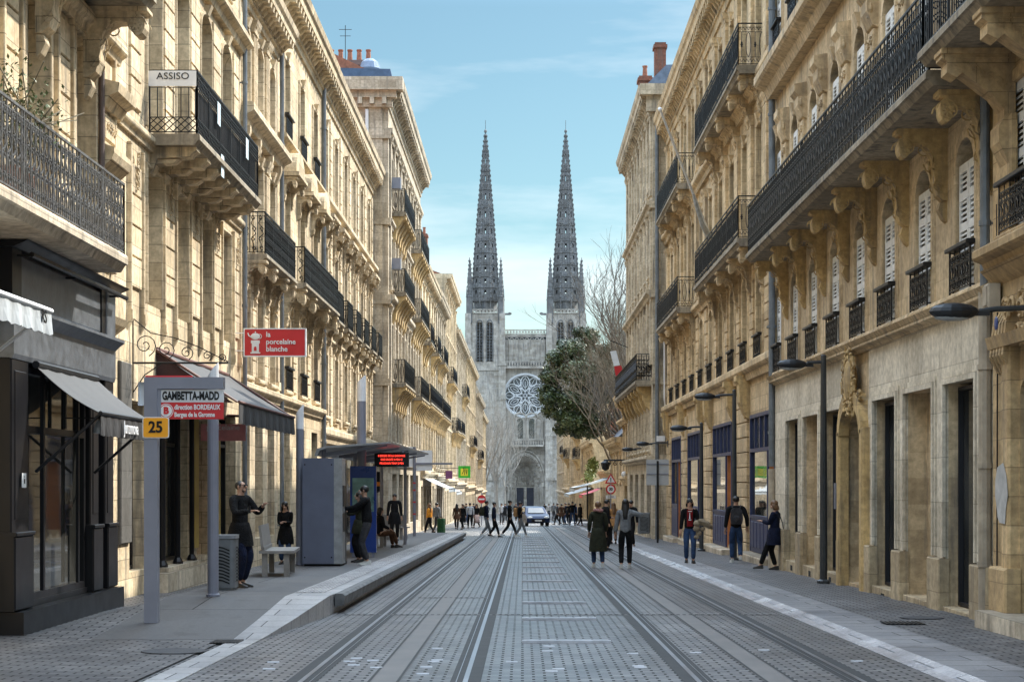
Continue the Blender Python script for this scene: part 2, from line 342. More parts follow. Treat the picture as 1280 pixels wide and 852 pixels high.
for i, (y, x0, x1) in enumerate(((25.8, -2.6, 3.75), (30.5, -1.8, -.6))):
    t = thing('drain_channel', ((x0 + x1) / 2, y, g(y)), ('long dotted drain slot crossing both tracks', 'short dotted drain slot crossing only the left track')[i], 'drain channel'); m = MB(); w = (x1 - x0) / 2
    m.box(-w, w, -.05, .05, .003, .006); m.build('channel', CONC, t); m = MB(); n = int(w * 2 / .09); [m.box(-w + k * .09, -w + k * .09 + .045, -.03, .03, .006, .009) for k in range(n)]; m.build('slots', RUB, t)
m = MB()
def grate(x, y, w, d, lab, rnd=False):
    t = thing('drain_cover', (x, y, g(y) + .075 if x > 0 else g(y) + .012), lab, 'drain cover')
    b = MB()
    if rnd:
        pts = [(w * math.cos(a) , d * math.sin(a)) for a in [k * math.pi / 12 for k in range(24)]]
        b.pz(pts, 0, .006); b.build('cover', plain('cast_iron_cover', (.07, .07, .075), .6, .4, .3, 10, .5), t)
    else:
        b.box(-w, w, -d, d, 0, .004); b.build('recess', DARK, t)
        b = MB(); [b.box(-w + k * 2 * w / 9 + .01, -w + k * 2 * w / 9 + .04, -d, d, .004, .012) for k in range(9)]; b.build('grille', IRON, t)
grate(PX(283, 20.6), 20.6, .17, .2, 'dark square drain grating on the paving at the foot of the platform ramp')
grate(4.95, 22.9, .26, .22, 'dark rectangular drain grating set in the right pavement')
grate(PX(218, 19.3), 19.3, .36, .32, 'round iron cover in the paving before the platform ramp', True)
grate(5.45, 24.0, .3, .26, 'round iron cover in the right pavement near the door', True)

# ------------------------------------------------------------------ railings
def railing(style, Ln, H, end=0, r=.009):
    """bars in (t,z), t along the rail; returned as list of (polyline, r)"""
    c = []; T = lambda *p: c.append((list(p), r))
    c.append(([(0, H), (Ln, H)], .022)); c.append(([(0, .04), (Ln, .04)], .014)); c.append(([(0, H - .1), (Ln, H - .1)], .009))
    if style == 'scroll':
        n = max(1, round(Ln / .19)); w = Ln / n
        for i in range(n):
            x = (i + .5) * w
            T((x - w / 2, .04), (x - w / 2, H)); q = w * .34
            for z0, sg in ((H * .86, 1), (H * .60, -1), (H * .36, 1), (H * .14, -1)):
                T(*spiral(x, z0, q, math.pi / 2 * sg, 1.1, 9)); 
            T((x, H * .86), (x - q, H * .73), (x + q, H * .6)); T((x, H * .6), (x + q * .9, H * .48), (x - q * .9, H * .36), (x, H * .24), (x, H * .04))
    elif style == 'dense':
        n = max(1, round(Ln / .26)); w = Ln / n
        for i in range(n):
            x = (i + .5) * w; T((x - w / 2, .04), (x - w / 2, H)); q = w * .4
            T((x, .04), (x, H - .1)); T(*spiral(x - q * .5, H * .76, q * .6, 0, 1.2, 8)); T(*spiral(x + q * .5, H * .76, q * .6, math.pi, 1.2, 8, -1))
            T(*arc(x, H * .47, H * .17, 0, 2 * math.pi, 10, q)); T(*spiral(x - q * .5, H * .2, q * .6, 0, 1.2, 8, -1)); T(*spiral(x + q * .5, H * .2, q * .6, math.pi, 1.2, 8))
            T((x - q, H * .62), (x, H * .7), (x + q, H * .62)); T((x - q, H * .32), (x, H * .26), (x + q, H * .32))
            rn_ = random.random(); c.append(([(x - q * .5, H * (.4 + .1 * rn_)), (x + q * .3, H * (.5 + .1 * rn_))], r * 2.2))
    elif style == 'oval':
        n = max(1, round(Ln / .2)); w = Ln / n
        c.append(([(0, H * .2), (Ln, H * .2)], .008)); c.append(([(0, H * .8), (Ln, H * .8)], .008))
        for i in range(n):
            x = (i + .5) * w
            if i % 2 == 0: T(*arc(x, H * .5, H * .29, 0, 2 * math.pi, 12, w * .36))
            else: T((x, H * .2), (x, H * .8)); c.append(([(x, H * .44), (x, H * .56)], .03)); c.append(([(x - .035, H * .5), (x + .035, H * .5)], .018))
            for zz in (H * .12, H * .88): T((x - w * .5, zz - .04), (x - w * .25, zz + .04), (x, zz - .04), (x + w * .25, zz + .04), (x + w * .5, zz - .04))
    elif style == 'cross':
        n = max(1, round(Ln / .13)); w = Ln / n
        c.append(([(0, H * .27), (Ln, H * .27)], .01)); c.append(([(0, H * .74), (Ln, H * .74)], .01))
        for i in range(n):
            x = i * w; T((x, H * .27), (x, H * .74))
            for a, b in ((.05, H * .16), (H * .16, H * .27), (H * .76, H * .88), (H * .88, H)): T((x, a), (x + w, b)); T((x + w, a), (x, b))
    elif style == 'bars':
        n = max(1, round(Ln / .11)); [T((i * Ln / n, .04), (i * Ln / n, H)) for i in range(n + 1)]
    elif style == 'far':
        n = max(1, round(Ln / .26)); w = Ln / n
        for i in range(n):
            x = (i + .5) * w; T((x - w / 2, .04), (x - w / 2, H)); T(*arc(x, H * .5, H * .36, 0, 2 * math.pi, 6, w * .3)); T((x, .04), (x, H))
    return c
def rail_mb(style, segs, H, r=.009, posts=1.3, k=4):
    """segs: list of ((u,n),(u,n)) straight rails"""
    m = MB()
    for (a, b) in segs:
        A = Vector((a[0], a[1], 0)); B = Vector((b[0], b[1], 0)); Ln = (B - A).length; d = (B - A) / Ln
        for pl, rr in railing(style, Ln, H, r=r): m.tube([A + d * t + Vector((0, 0, z)) for t, z in pl], rr, k, cap=False)
        n = max(1, round(Ln / posts))
        for i in range(n + 1): m.tube([A + d * (Ln * i / n), A + d * (Ln * i / n) + Vector((0, 0, H + .01))], .018, 4)
    return m

# ------------------------------------------------------------------ facades
OFF = {}
class Bd:
    def __init__(s, name, side, X, U0, U1, Z1, label, mat, depth=9, cat='building', group=None):
        s.s = side; s.X = X; s.U0 = U0; s.U1 = U1; s.Z1 = Z1; s.mat = mat; s.D = depth
        s.um = (U0 + U1) / 2; s.zr = g(s.um); s.root = thing(name, (side * X, s.um, s.zr), label, cat, group)
        s.gz = g(U1) - .3; s.ops = []
    def put(s, name, me, at=(0, 0, 0), parent=None, label=None):
        po = OFF.get(parent, (s.um, 0, s.zr)) if parent else (s.um, 0, s.zr)
        o = inst(name, me, parent or s.root, (-s.s * (at[1] - po[1]), at[0] - po[0], at[2] - po[2])); OFF[o] = at
        if label: o['label'] = label
        return o
    def fn(s, u, n, z): return (-s.s * n, u, z)
    def me(s, mb, name, mats, smooth=False): return mb.mesh(name, mats, s.fn, smooth)
    def part(s, mb, name, mats, parent=None, at=(0, 0, 0), smooth=False, label=None):
        return s.put(name, s.me(mb, name, mats, smooth), at, parent, label)
    def open(s, u, w, z0, z1, rise=0, d=.3, back=False): s.ops.append((u - w / 2, u + w / 2, z0, z1, rise, d, back))
    def wall(s, mat=None, cap=True, mats=None):
        m = MB(); us = sorted({s.U0, s.U1} | {o[0] for o in s.ops} | {o[1] for o in s.ops}); zs = sorted({s.gz, s.Z1} | {o[2] for o in s.ops} | {o[3] for o in s.ops})
        for i in range(len(us) - 1):
            zc0 = None
            for j in range(len(zs) - 1):
                uc = (us[i] + us[i + 1]) / 2; zc = (zs[j] + zs[j + 1]) / 2
                hole = any(o[0] < uc < o[1] and o[2] < zc < o[3] for o in s.ops)
                if not hole and zc0 is None: zc0 = zs[j]
                if zc0 is not None and (hole or j == len(zs) - 2):
                    zt = zs[j] if hole else zs[j + 1]
                    m.quad((us[i], 0, zc0), (us[i + 1], 0, zc0), (us[i + 1], 0, zt), (us[i], 0, zt)); zc0 = None
        for u0, u1, z0, z1, rise, d, back in s.ops:
            m.quad((u0, 0, z0), (u1, 0, z0), (u1, -d, z0), (u0, -d, z0)); zs1 = z1 - rise
            m.quad((u0, 0, z0), (u0, -d, z0), (u0, -d, zs1), (u0, 0, zs1)); m.quad((u1, 0, z0), (u1, 0, zs1), (u1, -d, zs1), (u1, -d, z0))
            if rise:
                n = 10; w = (u1 - u0) / 2; P = [((u0 + u1) / 2 - w * math.cos(math.pi * k / n), zs1 + rise * math.sin(math.pi * k / n)) for k in range(n + 1)]
                for a, b in zip(P[:-1], P[1:]):
                    m.quad((a[0], 0, a[1]), (b[0], 0, b[1]), (b[0], 0, z1), (a[0], 0, z1)); m.quad((a[0], 0, a[1]), (a[0], -d, a[1]), (b[0], -d, b[1]), (b[0], 0, b[1]))
            else: m.quad((u0, 0, z1), (u1, 0, z1), (u1, -d, z1), (u0, -d, z1))
            if back: m.quad((u0, -d, z0), (u1, -d, z0), (u1, -d, z1), (u0, -d, z1))
        D = s.D
        m.quad((s.U0, 0, s.gz), (s.U0, -D, s.gz), (s.U0, -D, s.Z1), (s.U0, 0, s.Z1)); m.quad((s.U1, 0, s.gz), (s.U1, -D, s.gz), (s.U1, -D, s.Z1), (s.U1, 0, s.Z1))
        m.quad((s.U0, -D, s.gz), (s.U1, -D, s.gz), (s.U1, -D, s.Z1), (s.U0, -D, s.Z1)); m.quad((s.U0, 0, s.Z1), (s.U1, 0, s.Z1), (s.U1, -D, s.Z1), (s.U0, -D, s.Z1))
        s.w = s.part(m, 'wall', mat or s.mat); return s.w
    def winkit(s, w, h, rise=0, d=.3, shutters=None, mat=None, surround=.13, frame=None, proud=.05, key=True, guard=None, sill=True, lod=0):
        k = {}
        m = MB(); f = .06; y0, y1 = -d, -d + .05
        m.box(-w / 2, -w / 2 + f, y0, y1, 0, h); m.box(w / 2 - f, w / 2, y0, y1, 0, h); m.box(-w / 2 + f, w / 2 - f, y0, y1, h - f, h); m.box(-w / 2 + f, w / 2 - f, y0, y1, 0, f)
        m.box(-.035, .035, y0, y1, f, h - f)
        if not lod:
            for z in (h * .36, h * .68): m.box(-w / 2 + f, -.035, y0 + .005, y1 - .005, z, z + .03); m.box(.035, w / 2 - f, y0 + .005, y1 - .005, z, z + .03)
        k['window'] = s.me(m, 'window', frame or WOODW)
        m = MB(); m.quad((-w / 2, -d - .005, 0), (w / 2, -d - .005, 0), (w / 2, -d - .005, h), (-w / 2, -d - .005, h)); k['pane'] = s.me(m, 'pane', GL)
        if shutters:
            m = MB(); y = -d + .14 if shutters == 'in' else -.06; hh = h - rise * .75
            for sg in (-1, 1):
                a, b = (-w / 2 + .01, -.008) if sg < 0 else (.008, w / 2 - .01)
                for x0, x1 in ((a, a + .07), (b - .07, b)): m.box(x0, x1, y, y + .04, .02, hh)
                for z in (.02, hh * .48, hh * .72, hh - .12): m.box(a + .07, b - .07, y, y + .04, z, z + .12)
                z = .14
                while z < hh - .15:
                    if not any(abs(z + .02 - (zz + .06)) < .09 for zz in (hh * .48, hh * .72)): m.add([(a + .07, y, z + .045), (b - .07, y, z + .045), (b - .07, y + .03, z), (a + .07, y + .03, z), (a + .07, y + .008, z + .052), (b - .07, y + .008, z + .052), (b - .07, y + .036, z + .008), (a + .07, y + .036, z + .008)], [(0, 1, 2, 3), (4, 5, 6, 7), (0, 1, 5, 4), (2, 3, 7, 6)])
                    z += .075
            k['shutter'] = s.me(m, 'shutter', SHUT)
        m = MB(); b = surround; pr = proud; zs = h - rise
        m.bev(-w / 2 - b, -w / 2, .0, pr, 0, zs, .015); m.bev(w / 2, w / 2 + b, .0, pr, 0, zs, .015)
        if not lod:
            m.bev(-w / 2 - b * 1.5, -w / 2 - b, .0, pr * .5, 0, zs, .01); m.bev(w / 2 + b, w / 2 + b * 1.5, .0, pr * .5, 0, zs, .01)
        if rise:
            n = 10
            for ri, ro, pp in ((0, b, pr), (b, b * 1.5, pr * .5)):
                P = [((w / 2 + ri) * -math.cos(math.pi * q / n), zs + (rise + ri) * math.sin(math.pi * q / n)) for q in range(n + 1)]
                Q = [((w / 2 + ro) * -math.cos(math.pi * q / n), zs + (rise + ro) * math.sin(math.pi * q / n)) for q in range(n + 1)]
                for q in range(n):
                    m.add([(P[q][0], pp, P[q][1]), (P[q + 1][0], pp, P[q + 1][1]), (Q[q + 1][0], pp, Q[q + 1][1]), (Q[q][0], pp, Q[q][1]),
                           (P[q][0], 0, P[q][1]), (P[q + 1][0], 0, P[q + 1][1]), (Q[q + 1][0], 0, Q[q + 1][1]), (Q[q][0], 0, Q[q][1])], [(0, 1, 2, 3), (0, 1, 5, 4), (3, 2, 6, 7)])
        else:
            m.bev(-w / 2 - b, w / 2 + b, 0, pr, h, h + b, .015)
        if key: m.px([(0, h - rise * 0 - .02), (pr + .03, h), (pr + .11, h + b + .14), (0, h + b + .14)], -.11, .11)
        k['surround'] = s.me(m, 'surround', mat or s.mat)
        if sill:
            m = MB(); m.bev(-w / 2 - b - .05, w / 2 + b + .05, 0, .13, -.12, 0, .03); m.bev(-w / 2 - b, w / 2 + b, 0, .07, -.22, -.12, .02); k['sill'] = s.me(m, 'sill', mat or s.mat)
        if guard:
            m = rail_mb(guard, [((-w / 2 - .05, .1), (w / 2 + .05, .1))], .62, .011, 2)
            for sg in (-1, 1): m.tube([((w / 2 + .05) * sg, .1, .6), ((w / 2 + .05) * sg, 0, .6)], .015); m.tube([((w / 2 + .05) * sg, .1, .04), ((w / 2 + .05) * sg, 0, .04)], .015)
            m.bev(-w / 2 - .1, w / 2 + .1, .02, .17, .6, .66, .01)
            k['guard'] = s.me(m, 'guard_rail', IRON)
        return k
    def win(s, kit, u, z, skip=()):
        o = s.put('window', kit['window'], (u, 0, z))
        for q in ('pane', 'shutter', 'surround', 'sill', 'guard'):
            if q in kit and q not in skip: s.put({'guard': 'guard_rail'}.get(q, q), kit[q], (u, 0, z), o)
        return o
    def bays(s, us, w, z0, z1, rise=0, d=.3, **k):
        kit = s.winkit(w, z1 - z0, rise, d, **k)
        for u in us: s.open(u, w, z0, z1, rise, d); s.win(kit, u, z0)
    def band(s, z, h=.2, pr=.12, name='string_course', u0=None, u1=None, mat=None, b=.03):
        u0 = s.U0 + .02 if u0 is None else u0; u1 = s.U1 - .02 if u1 is None else u1; m = MB()
        m.px([(0, z), (pr * .4, z), (pr * .55, z + h * .35), (pr * .9, z + h * .5), (pr, z + h * .6), (pr, z + h * .9), (pr * .93, z + h), (0, z + h)], u0, u1)
        return s.part(m, name, mat or s.mat)
    def cornice(s, z, h=.7, pr=.55, step=.45, u0=None, u1=None, mod=True, mat=None, dent=True, carve=False):
        u0 = s.U0 + .01 if u0 is None else u0; u1 = s.U1 - .01 if u1 is None else u1; m = MB()
        m.px([(0, z), (.06, z), (.08, z + h * .18), (.14, z + h * .2), (.16, z + h * .55), (pr * .8, z + h * .58), (pr * .83, z + h * .75), (pr * .93, z + h * .82), (pr, z + h * .98), (pr * .98, z + h), (0, z + h)], u0, u1)
        if mod:
            q = m; n = int((u1 - u0) / step)
            for i in range(n):
                a = u0 + (i + .5) * (u1 - u0) / n; q.px([(.16, z + h * .25), (.22, z + h * .3), (pr * .5, z + h * .42), (pr * .74, z + h * .4), (pr * .78, z + h * .57), (.16, z + h * .57)], a - .09, a + .09)
        return s.part(m, 'cornice', mat or s.mat)
    def console(s, zt, out, h, w=.16, scroll=True, mat=None, fancy=1, ang=False):
        m = MB()
        if ang: P = [(0, 0), (out, 0), (out, -.12), (out * .93, -.16), (out * .93, -.3), (out * .8, -.36), (out * .72, -.3), (out * .3, -h * .62), (out * .16, -h * .8), (out * .16, -h), (0, -h * 1.05)]
        else:
            P = [(0, 0), (out, 0), (out, -.06), (out * .98, -.09)]
            P += [(out * .86 + .12 * math.cos(t) * out, -.09 - h * .16 + h * .16 * math.sin(t)) for t in [R(70 - 30 * q) for q in range(9)]]
            P += [(out * .68, -h * .2), (out * .52, -h * .21), (out * .38, -h * .28), (out * .28, -h * .42), (out * .25, -h * .6), (out * .26, -h * .76), (out * .2, -h * .92), (out * .08, -h), (0, -h)]
        m.px(P, -w, w); m.bev(-w - .03, w + .03, 0, out + .02, -.07, 0, .01)
        if fancy:
            for sg in (-1, 1):
                x = sg * (w + .008)
                def sc(pts, r=.014): m.tube([(x, a, b) for a, b in pts], r, 4)
                if not ang:
                    sc(spiral(out * .84, -.09 - h * .17, h * .15, 0, 1.8, 22)); sc(spiral(out * .42, -h * .25, h * .13, 1, 1.4, 16)); sc(spiral(out * .17, -h * .8, h * .1, 2, 1.3, 14, -1))
                    sc(spiral(out * .2, -h * .45, h * .15, 0, 1.5, 16, -1)); sc([(out * .28, -h * .3), (out * .3, -h * .5), (out * .25, -h * .7), (out * .1, -h * .9)])
                    for q in range(8): a = R(q * 45 + 10); sc([(out * .84 + .02 * math.cos(a), -.09 - h * .17 + .02 * math.sin(a)), (out * .84 + h * .09 * math.cos(a), -.09 - h * .17 + h * .09 * math.sin(a))], .02)
                else:
                    for q in range(7): sc(spiral(out * (.12 + .11 * q), -.16 - (6 - q) * .05, .07, q, 1.2, 10, 1 if q % 2 else -1), .008)
                    sc([(out * .06, -.12), (out * .85, -.12)], .01)
            if not ang: m.px([(0, -h), (.1, -h * 1.02), (.13, -h * 1.12), (.06, -h * 1.25), (0, -h * 1.3)], -w * .7, w * .7)
        return s.me(m, 'console', mat or s.mat)
    def balcony(s, u0, u1, z, out, H=1.0, style='far', cons=(), ck=None, r=.011, slab=.16, mat=None, iron=None, ends=(1, 1), rk=4, posts=1.3, rn=.06):
        m = MB(); m.px([(0, z - slab), (out - .1, z - slab), (out - .04, z - slab * .6), (out, z - slab * .55), (out, z - .03), (out - .02, z), (0, z)], u0, u1)
        b = s.part(m, 'balcony', mat or S_SL)
        o = out - rn; seg = [((u0 + rn, o), (u1 - rn, o))]
        if ends[0]: seg.append(((u0 + rn, .02), (u0 + rn, o)))
        if ends[1]: seg.append(((u1 - rn, .02), (u1 - rn, o)))
        s.part(rail_mb(style, seg, H, r, posts, rk), 'railing', iron or IRON, b, (0, 0, z))
        for c in cons: s.put('console', ck, (c, 0, z - slab), b)
        return b
    def rustic(s, u, w, z0, z1, step=.5, pr=.06, mat=None, name='rusticated_pier'):
        m = MB(); n = max(1, round((z1 - z0) / step)); h = (z1 - z0) / n
        for i in range(n): m.bev(u - w / 2, u + w / 2, 0, pr, z0 + i * h + .014, z0 + (i + 1) * h - .014, .012)
        return s.part(m, name, mat or s.mat)
    def pilaster(s, u, w, z0, z1, pr=.09, mat=None, cap=True, flute=0):
        m = MB(); m.box(u - w / 2 - .04, u + w / 2 + .04, 0, pr + .03, z0, z0 + .22)
        if flute:
            n = flute; q = w / (2 * n + 1); m.box(u - w / 2, u + w / 2, 0, pr - .025, z0 + .22, z1 - .3)
            for i in range(n + 1): m.box(u - w / 2 + 2 * i * q, u - w / 2 + (2 * i + 1) * q, pr - .025, pr, z0 + .3, z1 - .38)
        else: m.bev(u - w / 2, u + w / 2, 0, pr, z0 + .22, z1 - .3, .012)
        if cap:
            m.px([(0, z1 - .3), (pr + .01, z1 - .3), (pr + .02, z1 - .2), (pr + .08, z1 - .08), (pr + .1, z1), (0, z1)], u - w / 2 - .04, u + w / 2 + .04)
            for sg in (-1, 1): m.tube([(u + sg * w * .4 + a * .06, pr + .05, z1 - .16 + b * .06) for a, b in spiral(0, 0, 1, 0, 1.3, 8, sg)], .012)
        else: m.box(u - w / 2, u + w / 2, 0, pr, z1 - .3, z1)
        return s.part(m, 'pilaster', mat or s.mat)
    def downpipe(s, u, z0, z1, n=.12, r=.06, mat=None, seam=2.6):
        m = MB(); m.tube([(u, n, z0), (u, n, z1)], r, 10)
        z = z0 + .8
        while z < z1: m.tube([(u, n, z), (u, n, z + .07)], r * 1.25, 10); m.box(u - .02, u + .02, 0, n, z + .02, z + .05); z += seam
        return s.part(m, 'downpipe', mat or PIPE, smooth=False)
    def mansard(s, h=2.2, inset=1.6, mat=None, z=None, u0=None, u1=None, setb=.25):
        z = z or s.Z1; u0 = s.U0 if u0 is None else u0; u1 = s.U1 if u1 is None else u1; m = MB()
        m.px([(-setb, z), (-inset, z + h), (-s.D + inset, z + h + .3), (-s.D, z)], u0 + .05, u1 - .05); return s.part(m, 'roof', mat or SLATE)
    def dormer(s, us, w=1.0, h=1.6, n=-.3, z=None, mat=None):
        z = z or s.Z1
        a = MB(); a.box(-w / 2, w / 2, n - 1.6, n, 0, h); a.px([(n - 1.7, h), (n + .12, h), (n + .12, h + .08), (n - .4, h + .28), (n - 1.7, h + .28)], -w / 2 - .1, w / 2 + .1); dm = s.me(a, 'dormer', mat or s.mat)
        b = MB(); b.quad((-w / 2 + .18, n + .006, .25), (w / 2 - .18, n + .006, .25), (w / 2 - .18, n + .006, h - .2), (-w / 2 + .18, n + .006, h - .2)); gm = s.me(b, 'pane', GL)
        for u in us: o = s.put('dormer', dm, (u, 0, z)); s.put('pane', gm, (u, 0, z), o)
    def chimney(s, u, n, z0, z1, w=.8, d=1.4, pots=4, mat=None):
        m = MB(); m.box(u - w / 2, u + w / 2, n - d / 2, n + d / 2, z0, z1); m.box(u - w / 2 - .06, u + w / 2 + .06, n - d / 2 - .06, n + d / 2 + .06, z1 - .25, z1 - .1); o = s.part(m, 'chimney', mat or BRICK)
        q = MB()
        for i in range(pots): q.lathe([(.13, z1), (.10, z1 + .45), (.13, z1 + .5), (.13, z1 + .55)], (u, n - d / 2 + (i + .5) * d / pots, 0), 8)
        if pots: s.part(q, 'chimney_pots', TILE, o)
        return o
    def glazing(s, u0, u1, z0, z1, n=-.25, cols=2, trans=None, frame=None, gl=None, fw=.07, name='shop_window', base=None):
        m = MB(); f = fw; m.box(u0, u0 + f, n, n + .07, z0, z1); m.box(u1 - f, u1, n, n + .07, z0, z1); m.box(u0 + f, u1 - f, n, n + .07, z1 - f, z1); m.box(u0 + f, u1 - f, n, n + .07, z0, z0 + f)
        for i in range(1, cols): x = u0 + (u1 - u0) * i / cols; m.box(x - f / 2, x + f / 2, n + .003, n + .067, z0 + f, z1 - f)
        if trans: m.box(u0 + f, u1 - f, n + .005, n + .08, trans, trans + f)
        o = s.part(m, name, frame or BLK); q = MB(); q.quad((u0, n - .004, z0), (u1, n - .004, z0), (u1, n - .004, z1), (u0, n - .004, z1)); s.part(q, 'pane', gl or GL2, o)
        return o
BALC = {}

# ================================================================== LEFT SIDE
def cloth_awning(name, side, X, u0, u1, zt, out, zb, val, mat, label, arms=True, under=None, vmat=None, parent_ends=False):
    """sloped fabric awning fixed at lateral X, spreading `out` towards the street"""
    um = (u0 + u1) / 2; t = thing(name, (side * X, um, g(um)), label, 'awning'); z0 = g(um)
    fn = lambda u, n, z: (-side * n, u, z - z0)
    m = MB(); N = 14; M = 8
    vs = []
    for i in range(N + 1):
        u = -((u1 - u0) / 2) + (u1 - u0) * i / N
        for j in range(M + 1):
            q = j / M; sag = .05 * math.sin(math.pi * q) + .012 * math.sin(i * 2.1 + q * 3)
            vs.append((u, out * q, zt + (zb - zt) * q - sag))
    m.add(vs, [(i * (M + 1) + j, (i + 1) * (M + 1) + j, (i + 1) * (M + 1) + j + 1, i * (M + 1) + j + 1) for i in range(N) for j in range(M)])
    m.add([(a, b, c - .012) for a, b, c in vs], [(i * (M + 1) + j, (i + 1) * (M + 1) + j, (i + 1) * (M + 1) + j + 1, i * (M + 1) + j + 1) for i in range(N) for j in range(M)])
    m.build('fabric', mat, t, fn=fn, smooth=True)
    m = MB(); vs = []
    for i in range(41):
        u = -((u1 - u0) / 2) + (u1 - u0) * i / 40
        for j in range(3): vs.append((u, out + .012 * math.sin(i * 1.3) * j, zb - val * j / 2 - (.015 * (i % 2) if j == 2 else 0)))
    m.add(vs, [(i * 3 + j, i * 3 + 3 + j, i * 3 + 4 + j, i * 3 + 1 + j) for i in range(40) for j in range(2)]); m.add([(a, b - .01, c) for a, b, c in vs], [(i * 3 + j, i * 3 + 3 + j, i * 3 + 4 + j, i * 3 + 1 + j) for i in range(40) for j in range(2)])
    m.build('valance', vmat or mat, t, fn=fn)
    m = MB(); h = (u1 - u0) / 2; m.tube([(-h, .02, zt), (h, .02, zt)], .05, 8); m.tube([(-h - .02, out, zb), (h + .02, out, zb)], .028, 8)
    m.build('roller', under or IRON, t, fn=fn)
    if arms:
        m = MB()
        for u in (-h + .06, h - .06): m.tube([(u, 0, zb - .75), (u, out * .97, zb - .02)], .022, 6)
        m.build('arm', under or IRON, t, fn=fn)
    return t
AWN = plain('dark_canvas', (.022, .024, .028), .6, 0, .4, 2.5, .2); AWNB = plain('black_canvas', (.02, .02, .022), .85, 0, .3, 3, .2); AWNW = plain('white_canvas', (.42, .45, .47), .8, 0, .15, 2, .2)

# ---- L0: black shopfront building, balcony right over it
b = Bd('corner_shop_building', -1, 6.6, 11, 28.6, 16.5, 'golden stone building with black and grey shopfront under a long scrolled balcony, nearest left', S_L)
us = [26.5 - 2.6 * k for k in range(6)]
b.bays(us, 1.2, 4.95, 8.3, 0, .33, surround=.1, sill=False, key=False)
b.bays(us, 1.2, 9.0, 12.0, .5, .33, surround=.1, sill=False)
b.open(24.4, 5.2, .1, 4.3, 0, .25); b.open(16.5, 6, .1, 3.4, 0, .3)
b.wall()
for u in us:
    b.rustic(u + 1.3, .62, 4.95, 8.25, .52, .05); b.rustic(u + 1.3, .62, 9.0, 12.2, .52, .05)
    m = MB()
    for sg in (-1, 1): m.bev(u + 1.3 + sg * .42 - .05, u + 1.3 + sg * .42 + .05, 0, .09, 4.95, 8.4, .012)
    b.part(m, 'moulding', S_L)
b.band(8.35, .3, .2); b.cornice(15.6, .9, .7)
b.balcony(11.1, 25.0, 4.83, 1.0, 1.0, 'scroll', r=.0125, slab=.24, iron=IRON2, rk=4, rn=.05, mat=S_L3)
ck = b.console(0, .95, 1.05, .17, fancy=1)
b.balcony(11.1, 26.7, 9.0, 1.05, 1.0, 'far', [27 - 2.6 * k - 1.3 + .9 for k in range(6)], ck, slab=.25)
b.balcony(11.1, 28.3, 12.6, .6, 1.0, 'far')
# narrow bay at the end: carved panels, shelf and small pediment
m = MB(); m.px([(0, 7.45), (.12, 7.45), (.2, 7.6), (.34, 7.66), (.36, 7.8), (.1, 7.86), (0, 7.95)], 27.25, 28.5); m.px([(0, 6.5), (.1, 6.5), (.24, 6.62), (.28, 6.72), (.28, 6.8), (0, 6.9)], 27.25, 28.5)
b.part(m, 'shelf_cornice', S_L)
m = MB(); m.bev(27.5, 28.3, 0, .08, 6.98, 7.4, .03); 
for q in range(5): m.tube([(27.9 + a, .1, 7.2 + c) for a, c in spiral((q - 2) * .12, 0, .07, q, 1.2, 8)], .014)
m.bev(27.45, 28.35, 0, .06, 4.2, 4.5, .02); m.px([(0, 3.95), (.2, 4.1), (.26, 4.2), (0, 4.2)], 27.4, 28.4)
for z in (5.6, 6.2): m.tube([(27.35 + a, .05, z + c) for a, c in spiral(0, 0, .1, 1, 1.3, 8)], .02)
b.part(m, 'carved_panel', S_L)
# ---- shopfront (part of the building)
m = MB(); m.box(21.6, 27.05, .02, .48, g(24) - .2, .02)
m.box(22.45, 25.5, .02, .3, .02, .1); sf = b.part(m, 'shopfront_plinth', BLK)
def pil(u0, u1, n=.33, z1=3.15, name='shopfront_pillar'):
    m = MB(); m.bev(u0, u1, .01, n, .03, z1, .02); m.bev(u0 - .04, u1 + .04, .01, n + .06, .03, .95, .02); m.bev(u0 - .05, u1 + .05, .01, n + .08, .95, 1.0, .01)
    m.bev(u0 + .12, u1 - .12, n, n + .012, 1.15, z1 - .15, .01); return b.part(m, name, BLK)
pil(21.6, 22.35); pil(25.55, 26.05); pil(26.45, 27.0)
b.glazing(22.4, 25.5, .1, 3.1, .20, 1, 2.25, BLK, fw=.09)
m = MB(); m.box(23.05, 23.13, .28, .33, .2, 3.0); m.box(24.2, 24.26, .28, .32, 2.35, 3.0); m.box(24.9, 24.96, .28, .32, .2, 3.0); b.part(m, 'glazing_bar', BLK)
m = MB(); m.px([(.01, 3.14), (.34, 3.14), (.36, 3.2), (.36, 3.62), (.42, 3.68), (.5, 3.74), (.5, 3.78), (.01, 3.78)], 21.6, 27.0); b.part(m, 'fascia', GRYP)
m = MB(); m.bev(21.9, 26.2, .28, .32, 3.84, 4.45, .02); b.part(m, 'sign_panel', GRYP)
m = MB(); m.box(21.6, 22.0, .01, .34, 3.78, 4.55); m.box(26.2, 26.45, .01, .34, 3.78, 4.55); m.box(22, 26.2, .01, .26, 3.78, 4.55); b.part(m, 'upper_frame', BLK)
m = MB(); m.bev(26.45, 27.0, .01, .36, 3.78, 4.5, .015); b.part(m, 'corner_panel', GRYP)
m = MB(); m.px([(.01, 4.5), (.38, 4.5), (.5, 4.55), (.56, 4.58), (.01, 4.58)], 21.5, 27.1); m.tube([(21.7, .55, 4.42), (26.9, .55, 4.42)], .035, 6)
for u in (21.8, 24.2, 26.6): m.tube([(u, .3, 4.42), (u, .56, 4.42)], .02)
b.part(m, 'lamp_rail', BLK)
pl = MB(); pl.bev(21.9, 22.08, .37, .378, 1.55, 1.73, .002); pq = b.part(pl, 'sticker', WHITE)
